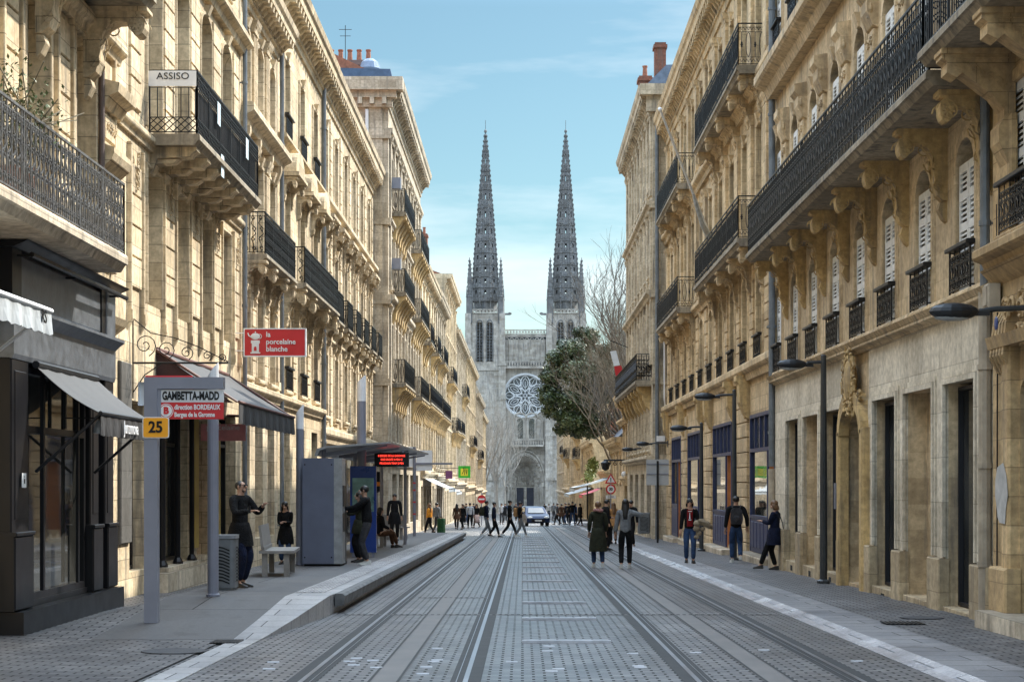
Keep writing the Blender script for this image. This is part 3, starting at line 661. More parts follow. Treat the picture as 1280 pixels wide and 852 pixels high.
pl = MB(); pl.box(21.965, 22.015, .379, .382, 1.6, 1.66); pl.ell((21.99, .381, 1.685), (.012, .002, .012), 8, 5); b.part(pl, 'pictogram', BLK, pq)
b.glazing(13.6, 19.4, .1, 3.3, -.2, 3, 2.4)
b.downpipe(27.2, 4.9, 15.5, .1, .045, plain('rust_pipe', (.10, .07, .06), .6))
a1 = cloth_awning('black_awning', -1, 6.24, 22.5, 25.7, 3.12, .85, 2.5, .28, AWN, 'small black awning with pale lettering on its valance, over the black shop window', vmat=AWNB)
lm = lettering('Junznnova', .25, WHITE, a1, (.885, .0, 2.35 - g(24.1)), (90, 0, 90), sx=.85)
a2 = cloth_awning('white_awning', -1, 6.2, 16.2, 19.6, 3.95, .95, 3.52, .26, AWNW, 'white awning with scalloped valance at the left edge of the street', under=WHITE)
lettering('RS', .2, BLK, a2, (.97, 1.35, 3.42 - g(17.9)), (90, 0, 90))
t = thing('outdoor_lamp', (-5.75, 24.0, 2.35), 'small pale lantern hanging under the black awning', 'lamp')
m = MB(); m.lathe([(.02, .12), (.07, .08), (.10, .0), (.10, -.06), (.09, -.07)], k=10); m.build('shade', TRAMW, t); m = MB(); m.tube([(-.5, 0, .14), (0, 0, .14), (0, 0, .1)], .012); m.build('bracket', IRON, t)
# trailing shrub on the balcony
random.seed(3)
t = thing('balcony_shrub', (-5.95, 20.7, 5.6), 'leafy green shrub spilling from the long scrolled balcony at upper left', 'plant')
m = MB()
for i in range(900):
    c = Vector((random.gauss(0, .22), random.gauss(0, .45), random.gauss(.35, .25))); d = Vector((random.gauss(0, 1), random.gauss(0, 1), random.gauss(0, 1))).normalized() * .035; e2 = d.cross(Vector((0, 0, 1))).normalized() * .018
    m.quad(c - d, c + e2, c + d, c - e2)
m.build('foliage', plain('shrub_leaf', (.09, .12, .04), .6), t)
m = MB()
for i in range(26): p = Vector((0, random.uniform(-.4, .4), -.3)); m.tube([p, p + Vector((random.gauss(0, .12), random.gauss(0, .2), .5)), p + Vector((random.gauss(0, .3), random.gauss(0, .6), random.uniform(.6, 1.1)))], .008)
m.build('stem', plain('twig', (.14, .12, .08), .8), t); m = MB(); m.lathe([(.18, -.78), (.24, -.35), (.26, -.3), (.2, -.3)], k=12); m.build('pot', TILE, t)

# ---- L1
b = Bd('stone_townhouse', -1, 6.6, 28.6, 41.3, 15.8, 'golden stone townhouse with black-screened balcony and long black shop awning, second on the left', S_L)
us = [30.15 + .05 + 2.6 * k - 1.3 for k in range(1, 5)]; us = [31.45, 34.05, 36.6, 39.1]; us0 = [28.95 + .2]
b.bays(us, 1.22, 4.75, 7.15, 0, .3, surround=.05, sill=False, key=False)
b.bays(us, 1.22, 7.85, 11.3, .35, .3, surround=.06, sill=False, key=True)
b.bays(us, 1.1, 12.6, 14.6, 0, .3, surround=.1, lod=1)
for u0, w, z1 in ((30.2, 1.3, 3.0), (33.2, 2.9, 3.0), (36.4, 1.5, 2.9), (39.4, 2.2, 3.1)): b.open(u0, w, .1, z1, 0, .45)
b.wall()
for u, w in [(29.9, 1.0)] + [((a + c) / 2, 1.1) for a, c in zip(us[:-1], us[1:])] + [(40.4, .9)]:
    b.rustic(u, w - .16, 4.9, 7.0, .5, .045); b.rustic(u, w - .2, 7.95, 11.4, .5, .045)
    m = MB(); [m.bev(u + sg * w / 2 - .04, u + sg * w / 2 + .04, 0, .08, 4.35, 7.3, .012) for sg in (-1, 1)]; [m.px([(0, 4.15), (.1, 4.35), (.1, 4.5), (0, 4.5)], u + sg * w / 2 - .05, u + sg * w / 2 + .05) for sg in (-1, 1)]
    b.part(m, 'moulding', S_L)
    m = MB()
    for q in range(5): m.tube([(u + sg2, .08, 7.15 - q * .12 + e2) for sg2, e2 in spiral(0, 0, .1, q, 1.1, 8)], .018)
    b.part(m, 'carved_drop', S_L)
cb = b.winkit(.1, .1)
m = MB(); P = [(0, 0), (.82, 0), (.82, -.05), (.74, -.1), (.7, -.16), (.12, -.2), (.04, -.42), (0, -.46)]; m.px(P, -.19, .19); m.px([(0, -.2), (.5, -.2), (.4, -.27), (0, -.3)], -.14, .14); blk = b.me(m, 'console', S_L)
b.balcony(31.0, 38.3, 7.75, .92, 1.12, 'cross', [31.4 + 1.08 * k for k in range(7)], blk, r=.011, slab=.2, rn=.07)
bal = [o for o in b.root.children if o.name.startswith('balcony')][0]
m = MB(); m.box(31.15, 38.1, .80, .812, 8.03, 8.58); b.part(m, 'privacy_screen', plain('black_mesh', (.02, .02, .024), .8, 0, .5, 8, .4), bal)
for u, z in ((33.2, 8.66), (33.6, 7.75), (36.6, 8.65)):
    m = MB(); m.box(u - .16, u + .16, .875, .88, z - .32, z + .1); q = b.part(m, 'poster', plain('pale_poster', (.55, .66, .72), .6, 0, .2, 9, 0), bal)
# white banner on the near end of the balcony
t = thing('paper_banner', (-5.98, 30.98, 8.6), 'white paper strip lettered ASSO on the near end of the black-screened balcony', 'banner'); m = MB(); m.box(-.6, .24, -.006, 0, -.02, .25)
m.build('sheet', WHITE, t); lettering('ASSISO', .17, IRON, t, (-.17, -.012, .15), sx=1.1)
b.band(7.45, .22, .14); b.band(11.6, .35, .3); b.cornice(14.9, .9, .6)
# rough plaster band and ground floor details
m = MB(); m.bev(28.7, 29.5, 0, .06, .6, 3.6, .02); b.part(m, 'pier', stone('dark_granite_pier', (.10, .10, .10), (.5, .45), dirt=.5))
b.glazing(29.55, 30.85, .1, 3.0, -.3, 1); b.glazing(31.75, 34.65, .1, 3.0, -.3, 3, 2.3); b.glazing(38.3, 40.5, .1, 3.1, -.3, 2, 2.4)
m = MB(); m.box(31.0, 35.6, -.2, .35, g(33) - .2, .0); m.box(31.6, 34.8, .0, .25, 0, .08); b.part(m, 'door_step', S_L3)
m = MB(); m.box(35.66, 37.14, -.42, -.36, .1, 2.9); b.part(m, 'side_door', WOOD)
m = MB(); [m.tube([(u, .1, .0), (u, .1, 3.0)], .05, 8) for u in (31.8, 33.2, 34.6)]; [m.lathe([(.1, .0), (.1, .12), (.06, .2)], (u, .1, 0), 8) for u in (31.8, 33.2, 34.6)]; b.part(m, 'iron_column', BLK)
m = MB(); m.box(35.2, 35.65, .0, .05, .3, 2.9); m.box(37.15, 38.2, .0, .05, .3, 2.9); b.part(m, 'painted_pier', plain('ochre_paint', (.50, .35, .08), .7, 0, .25, 3))
b.downpipe(41.1, -.3, 15.0, .12, .055)
# scrolled iron sign bracket above the awning
t = thing('iron_bracket', (-6.55, 29.6, 3.62), 'scrolled black iron sign bracket on the wall above the shop awnings', 'sign bracket')
m = MB(); m.tube([(0, 0, 0), (1.6, 0, 0)], .018, 5)
for i, (x, z, r0) in enumerate(((.2, .3, .2), (.55, .22, .16), (.9, .17, .12), (1.25, .12, .09), (1.5, .09, .07))): m.tube([(a, 0, c) for a, c in spiral(x, z, r0, -1.2, 1.6, 18)], .011)
m.tube([(0, 0, .75), (.3, 0, .5), (.7, 0, .42), (1.1, 0, .27), (1.6, 0, .02)], .012); m.tube([(0, 0, -.5), (.2, 0, -.2), (.5, 0, 0)], .012); m.tube([(0, 0, .8), (0, 0, -.6)], .015)
m.build('bracket_scrollwork', IRON, t)
a = cloth_awning('long_awning', -1, 6.6, 31.7, 39.3, 4.0, 1.5, 3.06, .38, AWN, 'long black sloping awning with red-brown side frame over the second shop on the left', arms=False, vmat=AWNB, under=plain('redbrown_frame', (.11, .045, .035), .6))
h = 3.8; RB = MATS['redbrown_frame']
for u in (-h, h): m = MB(); m.tube([(u, 0, 4.0), (u, 1.48, 3.05), (u, 0, 3.1)], .035, 6); m.build('side_frame', RB, a, fn=lambda u, n, z: (n, u, z - g(35.5)))
m = MB(); m.add([(-h + .01, 0, 3.95), (-h + .01, 0, 3.15), (-h + .01, 1.4, 3.04)], [(0, 1, 2)]); m.add([(-h + .03, 0, 3.95), (-h + .03, 0, 3.15), (-h + .03, 1.4, 3.04)], [(0, 1, 2)]); m.build('side_curtain', plain('maroon_canvas', (.035, .012, .012), .8), a, fn=lambda u, n, z: (n, u, z - g(35.5)))
t = thing('pink_shop_sign', (-6.5, 35.6, 2.62), 'faded pink fabric sign hanging under the long black awning', 'shop sign')
m = MB(); m.box(0, .9, -.02, .02, -.17, .17); m.build('panel', plain('pink_cloth', (.75, .30, .30), .8, 0, .2, 5), t); lettering('porcelaine', .16, WHITE, t, (.45, -.025, .1))
# ---- projecting red shop sign
t = thing('shop_sign', (-6.55, 40.0, 4.5), 'red rectangular sign reading la porcelaine blanche with a white teapot, hung from the left facades', 'shop sign')
m = MB(); x0, x1 = .24, 1.62; m.box(x0, x1, -.05, .05, -.02, .58); m.build('panel', RED, t)
m = MB(); [m.box(x0 - .02, x1 + .02, -.06, .06, z, z + .025) for z in (-.04, .58)]; [m.box(x, x + .025, -.06, .06, -.02, .58) for x in (x0 - .02, x1 - .005)]; [m.tube([(0, 0, z), (x0, 0, z)], .015) for z in (.1, .5)]; m.build('frame', TRAMW, t)
for i, w_ in enumerate(('la', 'porcelaine', 'blanche')): lettering(w_, .165, WHITE, t, (x0 + .49, -.06, .46 - i * .165), align='LEFT', sx=.97, bold=.003)
m = MB(); c = x0 + .25
m.ell((c, -.06, .42), (.105, .012, .075), 14, 8); m.tube([(c - .09, -.062, .40), (c - .15, -.062, .44), (c - .17, -.062, .5)], .016); m.tube([(c + .09 + .05 * math.sin(a_), -.062, .42 + .05 * math.cos(a_)) for a_ in [k * .4 for k in range(9)]], .011)
m.ell((c, -.062, .515), (.015, .01, .02), 8, 5); m.pz([(c - .08, -.07), (c + .08, -.07), (c + .08, -.05), (c - .08, -.05)], .06, .26); m.box(c - .11, c + .11, -.07, -.05, .03, .06); m.box(c - .1, c + .1, -.07, -.05, .26, .33)
m.build('teapot_emblem', WHITE, t); m = MB(); m.box(c - .03, c + .03, -.076, -.07, .09, .16); m.ell((c, -.073, .16), (.03, .003, .03), 10, 6); m.build('emblem_door', RED, t)

# ---- L2a / L2b
b = Bd('narrow_townhouse', -1, 6.7, 41.3, 48.2, 13.9, 'narrow golden stone townhouse with one ornate iron balcony, behind the red teapot sign', S_L2)
us = [42.6, 44.75, 46.9]
b.bays(us, 1.05, 4.2, 6.3, 0, .3, surround=.1, lod=1); b.bays(us, 1.05, 7.15, 9.6, 0, .3, surround=.1); b.bays(us, 1.05, 10.6, 12.6, .2, .3, surround=.1)
for u in us: b.open(u, 1.3, .2, 3.2, 0, .4)
b.wall(); [b.glazing(u - .65, u + .65, .2, 3.2, -.35, 1) for u in us]
b.pilaster(41.8, .4, 4.1, 6.9); b.pilaster(47.8, .35, 4.1, 6.9)
for u in (43.7, 45.8): b.pilaster(u, .6, 7.1, 9.9, flute=3); b.pilaster(u, .6, 10.5, 13, flute=3); b.rustic(u, .6, 4.2, 6.7, .45, .05)
ck = b.console(0, .6, .75, .14)
b.balcony(41.9, 47.6, 7.05, .62, 1.0, 'scroll', [42, 43.7, 45.8, 47.3], ck, r=.014)
b.band(3.7, .3, .2); b.band(10.1, .45, .4); b.cornice(13.1, .8, .6); b.downpipe(48.15, -.4, 13.4, .12, .06)
for u in (42, 43.7, 45.8, 47.4): m = MB(); m.px([(.0, 9.5), (.1, 9.6), (.22, 9.95), (.22, 10.1), (0, 10.1)], u - .1, u + .1); b.part(m, 'corbel', S_L2); b.mansard(1.8, 1.5)
b = Bd('pedimented_townhouse', -1, 6.7, 48.2, 58.6, 15.4, 'golden stone house with rounded pediments over its upper windows, middle of the left row', S_L)
us = [49.9, 53.3, 56.7]
b.bays(us, 1.15, 4.2, 6.3, 0, .3, guard='far', surround=.12); b.bays(us, 1.15, 7.25, 9.9, 0, .3, surround=.14, lod=0); b.bays(us, 1.1, 11.3, 13.5, 0, .3, guard='far', surround=.12)
for u in us: b.open(u, 1.6, .2, 3.2, 0, .4)
b.wall(); [b.glazing(u - .8, u + .8, .2, 3.2, -.35, 1, 2.5) for u in us]
P = [(-.95, 0)] + [(.95 * -math.cos(math.pi * k / 10), .1 + .55 * math.sin(math.pi * k / 10)) for k in range(11)] + [(.95, 0)]
m = MB(); m.py(P, 0, .42); m.bev(-1.0, 1.0, 0, .5, -.12, .0, .02); pd = b.me(m, 'pediment', S_L)
ck2 = b.console(0, .42, .7, .11, fancy=0)
for u in us:
    pe = b.put('pediment', pd, (u, 0, 10.25))
    for sg in (-1, 1): b.put('console', ck2, (u + sg * .8, 0, 10.12), pe)
ck = b.console(0, .66, 1.1, .16)
b.balcony(48.9, 57.9, 7.15, .7, 1.0, 'scroll', [49.2, 51.6, 55, 57.5], ck, r=.015)
b.band(3.7, .3, .2); b.band(10.95, .25, .25); b.cornice(14.4, 1.0, .65, .5); b.downpipe(58.4, -.5, 15, .12, .07)
for u in (48.6, 51.6, 55.0): b.rustic(u, .8 if u > 49 else .4, 4.2, 6.8, .45, .05)
b.mansard(1.6, 1.3)
# ---- L3
b = Bd('modillion_townhouse', -1, 6.8, 58.6, 80.0, 15.7, 'long golden stone house with bracketed cornice and six small balconies, middle left', S_L2, depth=7)
us = [60.6, 64, 67.4, 70.8, 74.2, 77.6]
b.bays(us, 1.15, 3.9, 6.0, 0, .3, surround=.14); b.bays(us, 1.15, 7.2, 9.7, 0, .3, surround=.14); b.bays(us, 1.15, 11.5, 13.8, 0, .3, surround=.12)
for u in us: b.open(u, 2.0, .2, 2.7, 0, .4)
b.wall(); [b.glazing(u - 1, u + 1, .2, 2.7, -.35, 2, 2.1) for u in us]
ck = b.console(0, .55, .7, .13, fancy=0); hk = b.console(0, .4, .9, .12)
for u in us:
    b.balcony(u - 1.0, u + 1.0, 7.1, .6, 1.0, 'far', [u - .7, u + .7], ck, r=.013)
    m = MB(); m.bev(u - 1.1, u + 1.1, 0, .45, 10.55, 10.7, .02); hd = b.part(m, 'window_head', S_L2)
    for sg in (-1, 1): b.put('console', hk, (u + sg * .85, 0, 10.55), hd)
for u in [59.1] + [(p + q) / 2 for p, q in zip(us[:-1], us[1:])] + [79.4]: b.rustic(u, .6, 3.6, 14.4, .5, .05)
b.band(2.95, .5, .25); b.band(6.4, .2, .15); b.band(10.9, .4, .3); b.cornice(14.6, 1.1, .6, .55); b.downpipe(59.0, -.5, 15, .12, .07)
b.mansard(1.0, 2.5, TILE); m = MB(); m.lathe([(.02, 0), (.02, 1.6)], (76, -1.5, 16.6), 5)
b.chimney(70, -3.5, 15.5, 18.2, .9, 2.2, 4)
# ---- L4: tall corner block
b = Bd('tall_corner_block', -1, 6.1, 80.0, 105.2, 19.9, 'tall grey-gold corner block with blind side wall and two stacks of rounded stone balconies, left', S_L3, depth=12)
us = [81.9 + 2.3 * k for k in range(10)]
for z0, z1 in ((2.9 + .6, 5.2), (6.4, 8.9), (10.6, 12.9), (14.4, 16.6)): b.bays(us, 1.05, z0, z1, 0, .3, surround=.12, lod=1, key=False)
for k in range(5): b.open(84 + 4.4 * k, 3.0, -.6, 2.0, 0, .4)
b.wall(); [b.glazing(82.5 + 4.4 * k, 85.5 + 4.4 * k, -.6, 2.0, -.35, 2) for k in range(5)]
for u in [80.75] + [(p + q) / 2 for p, q in zip(us[:-1], us[1:])] + [104.1]: b.pilaster(u, .42, 3.2, 9.6, .1, cap=True); b.pilaster(u, .42, 10.4, 17.4, .1)
def rbal(b, u0, u1, z, out=.65, H=1.1, style='far', screen=None, r=.02, mat=None, tal=1.3):
    ck = BALC.get((b.root, 'rb'))
    if not ck:
        m = MB(); m.px([(0, 0), (out, 0), (out * .98, -.12), (out * .75, -.2), (out * .6, -.35), (out * .45, -.5), (out * .3, -.75), (out * .25, -tal * .8), (0, -tal)], -.34, .34); ck = BALC[(b.root, 'rb')] = b.me(m, 'console', mat or S_R1C)
    n = max(2, round((u1 - u0) / 1.3)); return b.balcony(u0, u1, z, out, H, style, [u0 + .4 + (u1 - u0 - .8) * i / (n - 1) for i in range(n)], ck, r=r, slab=.2, rk=3)
for z in (14.25, 10.5, 6.25): rbal(b, 82.4, 90, z); rbal(b, 95.8, 104, z)
b.band(2.4, .5, .3); b.band(9.7, .45, .3); b.band(13.3, .3, .2); b.band(17.3, .4, .2); b.cornice(18.6, 1.3, .7, .8)
# stone banding, carved frieze and cornice returned on the side wall facing the camera
m = MB(); X = 0
for z, h in ((2.4, .5), (6.0, .3), (9.7, .4), (13.3, .3), (17.2, .4)): m.box(79.86, 80.0, -11.9, .12, z, z + h)
m.box(79.3, 79.999, -11.9, .7, 19.3, 19.88); m.box(79.55, 79.999, -11.9, .4, 19.0, 19.3); m.box(79.75, 79.999, -11.9, .2, 18.6, 19.0)
for k in range(22): m.box(79.5, 79.75, -11.8 + k * .55, -11.6 + k * .55, 18.7, 19.0)
for n0 in (-.55, -3.6, -7.2): m.box(79.9, 80.0, n0 - .3, n0 + .3, 2.9, 18.6)
b.part(m, 'side_wall_mouldings', S_L3)
m = MB()
for k in range(16): m.tube([(79.84, -1.1 - k * .16 + a_, 18.0 - .5 * math.sin(k / 15 * math.pi) + c_) for a_, c_ in spiral(0, 0, .12, k, 1.2, 8)], .035)
b.part(m, 'carved_garland', S_L3)
m = MB(); m.px([(.2, 19.9), (.1, 20.35), (-11.9, 20.6), (-12, 19.9)], 79.9, 105); b.part(m, 'roof_edge', plain('blue_zinc', (.08, .12, .20), .4, .5))
m = MB(); m.px([(-1, 20.4), (-3.5, 21.6), (-9, 21.6), (-11.5, 20.4)], 80.2, 104); b.part(m, 'roof', TILE)
m = MB(); [m.tube([(79.8, n0, 5), (79.8, n0, 18.5)], .08, 8) for n0 in (-.95,)]; b.part(m, 'side_downpipe', WHITE)
m = MB(); m.lathe([(.5, 0), (.5, .2), (.4, .5), (.2, .65), (.02, .7)], (80.8, -.9, 20.35), 12); b.part(m, 'roof_dome', plain('blue_zinc2', (.14, .18, .25), .35, .5))
b.chimney(82.5, -2.2, 20.3, 21.3, .7, 2.6, 6, plain('pot_brick', (.16, .12, .11), .8)); 
m = MB(); m.tube([(82.5, -2.2, 21), (82.5, -2.2, 23.0)], .02); m.tube([(82.5, -2.5, 22.8), (82.5, -1.9, 22.8)], .015); m.tube([(82.5, -2.45, 22.5), (82.5, -1.95, 22.5)], .015); b.part(m, 'aerial', IRON)
for z in (15.1, 11.4): m = MB(); m.box(80.9, 81.4, .1, .5, z, z + .5); b.part(m, 'air_conditioner', TRAM)

# ---- generic rows far down the street
def row_house(name, side, X, U0, U1, Z1, label, mat, floors=4, rng=0, balc=None, roof='mansard', awn=None, z_gf=3.2, cat='building', w=1.1, pil=True, screen=False):
    random.seed(rng); b = Bd(name, side, X, U0, U1, Z1, label, mat); L_ = U1 - U0; n = max(2, int(L_ / 2.9)); us = [U0 + (i + .5) * L_ / n for i in range(n)]
    gz0 = g((U0 + U1) / 2); zg = gz0 + z_gf + .9; fh = (Z1 - 1.0 - zg) / (floors - 1)
    for f in range(floors - 1):
        z0 = zg + fh * f + (.12 if f else .2); b.bays(us, w, z0, z0 + fh * .66, .18 if f == 1 else 0, .28, surround=.14, lod=1, key=(f == 1), sill=True)
        if f: b.band(z0 - .35, .2, .15)
    for u in us: b.open(u, L_ / n * .62, gz0 + .1, gz0 + z_gf - .4, 0, .35)
    b.wall()
    for u in us: b.glazing(u - L_ / n * .31, u + L_ / n * .31, gz0 + .1, gz0 + z_gf - .4, -.3, 1 + (u > U0 + 4), gz0 + 2.2, frame=random.choice([BLK, WOODW, BLUE, TRAM]))
    b.band(gz0 + z_gf + .1, .45, .3); b.cornice(Z1 - .9, .9, .6, .7)
    if pil:
        for i in range(n + 1): b.pilaster(U0 + i * L_ / n + (.3 if i == 0 else -.3 if i == n else 0), .4, zg - .1, Z1 - .95, .1, cap=True)
    for (a, c, f) in (balc or []): rbal(b, U0 + a * L_, U0 + c * L_, zg + fh * f + .1, r=.025)
    if roof == 'mansard': b.mansard(2.0, 1.4); b.dormer([u for u in us[::1]], 1.0, 1.5)
    elif roof == 'tile': b.mansard(1.2, 3.5, TILE)
    b.chimney(U0 + .8, -2.2, Z1, Z1 + 3.2, .8, 1.6, 3)
    return b
row_house('ornate_townhouse', -1, 6.1, 105.2, 122, 14.6, 'ornate stone house with dark full-width iron balcony on carved brackets, left behind the green sign', S_L2, 4, 1, [(.03, .97, 1), (.05, .3, 2), (.6, .85, 2)])
row_house('dormered_townhouse', -1, 6.15, 122, 138.5, 14.9, 'stone house with white dormers and one wide balcony, far left row', S_L3, 4, 2, [(.1, .9, 1), (.2, .6, 2)])
row_house('tall_townhouse', -1, 6.1, 138.5, 160, 18.0, 'taller pale stone house with deep cornice and chimneys, far left row', S_L2, 5, 3, [(.1, .5, 2), (.55, .9, 1)], 'tile')
row_house('brick_chimney_house', -1, 6.2, 160, 190, 15.5, 'pale stone house with a big brick chimney beside the left cathedral tower', S_L3, 4, 4, [(.1, .4, 1), (.6, .9, 2)])
row_house('shuttered_house', -1, 6.1, 190, 226, 15.2, 'narrow-looking pale house next after the brick chimney, far left', S_L2, 4, 5, [(.3, .7, 1)], 'tile')
row_house('last_left_house', -1, 6.0, 226, 262, 13, 'last pale house of the left row, just before the bare tree', S_L3, 4, 6, [(.2, .6, 1)])
row_house('cathedral_side_house', -1, 6.3, 262, 300, 12, 'far low house at the end of the left row below the cathedral', S_L2, 4, 8)

# ================================================================== RIGHT SIDE
# ---- R0
b = Bd('carved_door_house', 1, 6.15, 9, 23.0, 16, 'ochre stone house with carved doorcase, grey shutter and big bracketed balcony at the right edge', S_R0)
b.bays([21.6, 18.6, 15.6], 1.35, 4.75, 6.35 + .25, 0, .28, shutters='front', guard='dense', surround=.16, key=False)
b.bays([21.6, 18.6, 15.6], 1.2, 7.35, 10, .2, .28, shutters='front')
b.open(20.9, 1.7, -.05, 3.0, .3, .5); b.open(16, 3.4, .1, 3.0, 0, .4)
b.wall()
m = MB(); m.bev(21.78, 22.1, 0, .14, -.3, 3.3, .03); m.bev(22.1, 22.4, 0, .07, -.3, 3.3, .02); m.bev(19.6, 20.02, 0, .14, -.3, 3.3, .03); m.bev(21.72, 22.5, 0, .2, -.3, .55, .03)
m.px([(0, 3.3), (.2, 3.3), (.24, 3.45), (0, 3.5)], 19.5, 22.5); b.part(m, 'door_case', S_R0)
m = MB(); random.seed(11)
for k in range(26): u = 19.6 + 2.8 * (k / 25); m.tube([(u + a_, .1 + .04 * math.sin(k), 3.62 + .22 * math.sin(k * 1.7) + c_) for a_, c_ in spiral(0, 0, .14, k * 1.3, 1.3, 12, 1 if k % 2 else -1)], .028, 5)
for k in range(5): m.px([(0, 2.95), (.1, 3.0), (.2, 3.2), (.16, 3.6), (.06, 3.8), (0, 3.8)], 21.8 + k * .14, 21.88 + k * .14)
b.part(m, 'carved_lintel', S_R0)
m = MB(); m.box(20.05, 21.75, -.48, -.42, .0, 3.0); [m.bev(a_, a_ + .6, -.42, -.39, z_, z_ + 1.1, .02) for a_ in (20.2, 21.0) for z_ in (.2, 1.6)]; b.part(m, 'door', plain('dark_green_door', (.02, .03, .03), .4))
m = MB(); m.box(19.7, 22.3, -.4, .42, g(21) - .1, .0); b.part(m, 'door_step', S_L3)
m = MB(); m.ell((22.25, .16, 3.62), (.07, .02, .09), 12, 8); b.part(m, 'house_number_plate', plain('blue_enamel', (.03, .06, .2), .3))
ck = b.console(0, .92, .95, .16, fancy=1, ang=True)
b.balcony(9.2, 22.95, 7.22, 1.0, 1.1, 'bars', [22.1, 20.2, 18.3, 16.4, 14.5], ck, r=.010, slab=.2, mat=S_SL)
for u in (22.1, 20.2, 18.3): m = MB(); m.bev(u - .24, u + .24, 0, .1, 4.7, 6.2, .03); m.px([(0, 6.2), (.12, 6.2), (.22, 6.05), (.22, 5.85), (.06, 5.5), (0, 5.5)], u - .2, u + .2); b.part(m, 'pilaster', S_R0)
b.band(4.35, .28, .28); m = MB(); m.px([(0, 4.15), (.06, 4.2), (.2, 4.35), (0, 4.35)], 9.1, 22.9); b.part(m, 'string_cove', S_R0); b.cornice(15, .9, .7)
t = thing('meter_box', (6.15 - .2, 22.62, 4.0), 'small grey electrical box on the wall above the carved door', 'electrical box'); m = MB(); m.bev(-.12, .12, -.06, .1, -.16, .16, .02); m.box(-.09, .09, .1, .115, -.12, .12); m.build('casing', PIPEB, t, fn=lambda x, y, z: (-y + .1, x, z))
m = MB(); [m.tube([(.18, dy, .1), (.16, dy, .6), (.17, dy + .05, 1.2)], .008) for dy in (-.05, .05)]; m.tube([(.17, .05, -.2), (.17, .08, -3.9)], .012); m.build('cable', IRON, t)
m = MB(); random.seed(5)
P = [(.3 * math.cos(t_) * random.uniform(.75, 1.1), .42 * math.sin(t_) * random.uniform(.8, 1.1)) for t_ in [k * .45 for k in range(14)]]
t = thing('torn_poster', (6.0, 22.05, 1.45), 'torn pale grey paper patch stuck on the ochre door pier', 'poster'); m.py(P, 0, .004); m.build('paper', plain('grey_paper', (.45, .44, .42), .8), t, fn=lambda x, y, z: (y, x, z))
# ---- R1
b = Bd('long_balcony_house', 1, 6.25, 23.0, 43.4, 15.6, 'tan stone house with long black balcony on scrolled consoles over shuttered arched windows, right', S_R1)
us = [24.75 + 2.58 * k for k in range(8)]; us = [u for u in us if u < 43]
k1 = dict(shutters='front', surround=.12, proud=.04)
kit = b.winkit(1.05, 2.15, .42, .26, guard='dense', key=False, **k1)
for u in us: b.open(u, 1.05, 4.3, 6.45, .42, .26); b.win(kit, u, 4.3)
kit = b.winkit(1.0, 3.0, .45, .26, key=True, **k1)
for u in us: b.open(u, 1.0, 7.0, 10.0, .45, .26); b.win(kit, u, 7.0, ('sill',))
kit = b.winkit(1.0, 2.2, 0, .26, guard='dense', **k1)
for u in us: b.open(u, 1.0, 12.1, 14.3, 0, .26); b.win(kit, u, 12.1)
GO = [(24.0, 25.8, 'g'), (26.5, 28.5, 's'), (29.1, 31.0, 'g'), (31.6, 33.8, 'd'), (34.2, 36.2, 'g'), (36.7, 38.7, 's'), (39.3, 41.2, 'g')]
for a_, c_, k_ in GO: b.open((a_ + c_) / 2, c_ - a_, -.2 if k_ != 'd' else g(32.7) + .12, 3.05 if k_ != 'd' else 2.95, .5 if k_ == 'd' else 0, .29 if k_ != 'd' else .55, back=(k_ == 's'))
b.wall()
# pale ashlar skin of the ground floor: piers, lintels, plinth blocks, all proud of the wall
m = MB(); pp = .05; ed = [23.15] + [v for a_, c_, _ in GO for v in (a_, c_)] + [43.2]
for i in range(0, len(ed), 2): m.box(ed[i] + .02, ed[i + 1] - .02, .0, pp, .5, 3.1)
m.box(23.15, 31.5, 0, pp, 3.1, 4.0); m.box(33.95, 43.2, 0, pp, 3.1, 4.0); b.part(m, 'ashlar_facing', S_CL)
PLS = stone('plinth_stone', (.52, .43, .30), (1.3, .5), jd=.6)
for i in range(0, len(ed), 2): m = MB(); m.bev(ed[i] - .03, ed[i + 1] + .03, 0, .16, g(40) - .2, .5, .02); b.part(m, 'plinth', PLS)
for a_, c_, k_ in GO:
    if k_ != 'd': m = MB(); m.bev(a_ + .035, c_ - .035, -.28, .1, g(40) - .2, -.195, .01); b.part(m, 'sill', PLS)
for a_, c_, k_ in GO:
    if k_ == 'd': continue
    m = MB()
    for q, pr in ((0, .10), (.09, .075)):
        m.box(a_ - .06 - q, a_ - q + .015, pp, pr, .52, 3.04 + q); m.box(c_ - .015 + q, c_ + .06 + q, pp, pr, .52, 3.04 + q); m.box(a_ - .06 - q, c_ + .06 + q, pp, pr, 3.04 + q, 3.12 + q)
    m.box(a_ + .15, a_ + .2, -.2, -.1, -.2, 3.0); b.part(m, 'opening_moulding', S_CL)
for a_, c_, k_ in GO:
    if k_ == 'g': b.glazing(a_ + .02, c_ - .02, -.18, 3.0, -.2, 1, None, plain('navy_frame', (.010, .011, .016), .5), fw=.05)
    m = MB(); m.box((a_ + c_) / 2 - .14, (a_ + c_) / 2 + .14, .1, .104, g(30) - .02, g(30) + .1)
    if k_ != 'd': b.part(m, 'cellar_vent', DARK)
m = MB(); m.box(31.75, 33.65, -.53, -.47, g(32.7), 2.9); m.bev(31.9, 32.6, -.47, -.43, .0, 2.2, .03); m.bev(32.8, 33.5, -.47, -.43, 0, 2.2, .03); b.part(m, 'door', plain('brown_door', (.06, .03, .02), .4))
m = MB(); m.bev(31.42, 31.68, 0, .2, -.4, 2.6, .04); m.bev(33.72, 33.98, 0, .2, -.4, 2.6, .04)
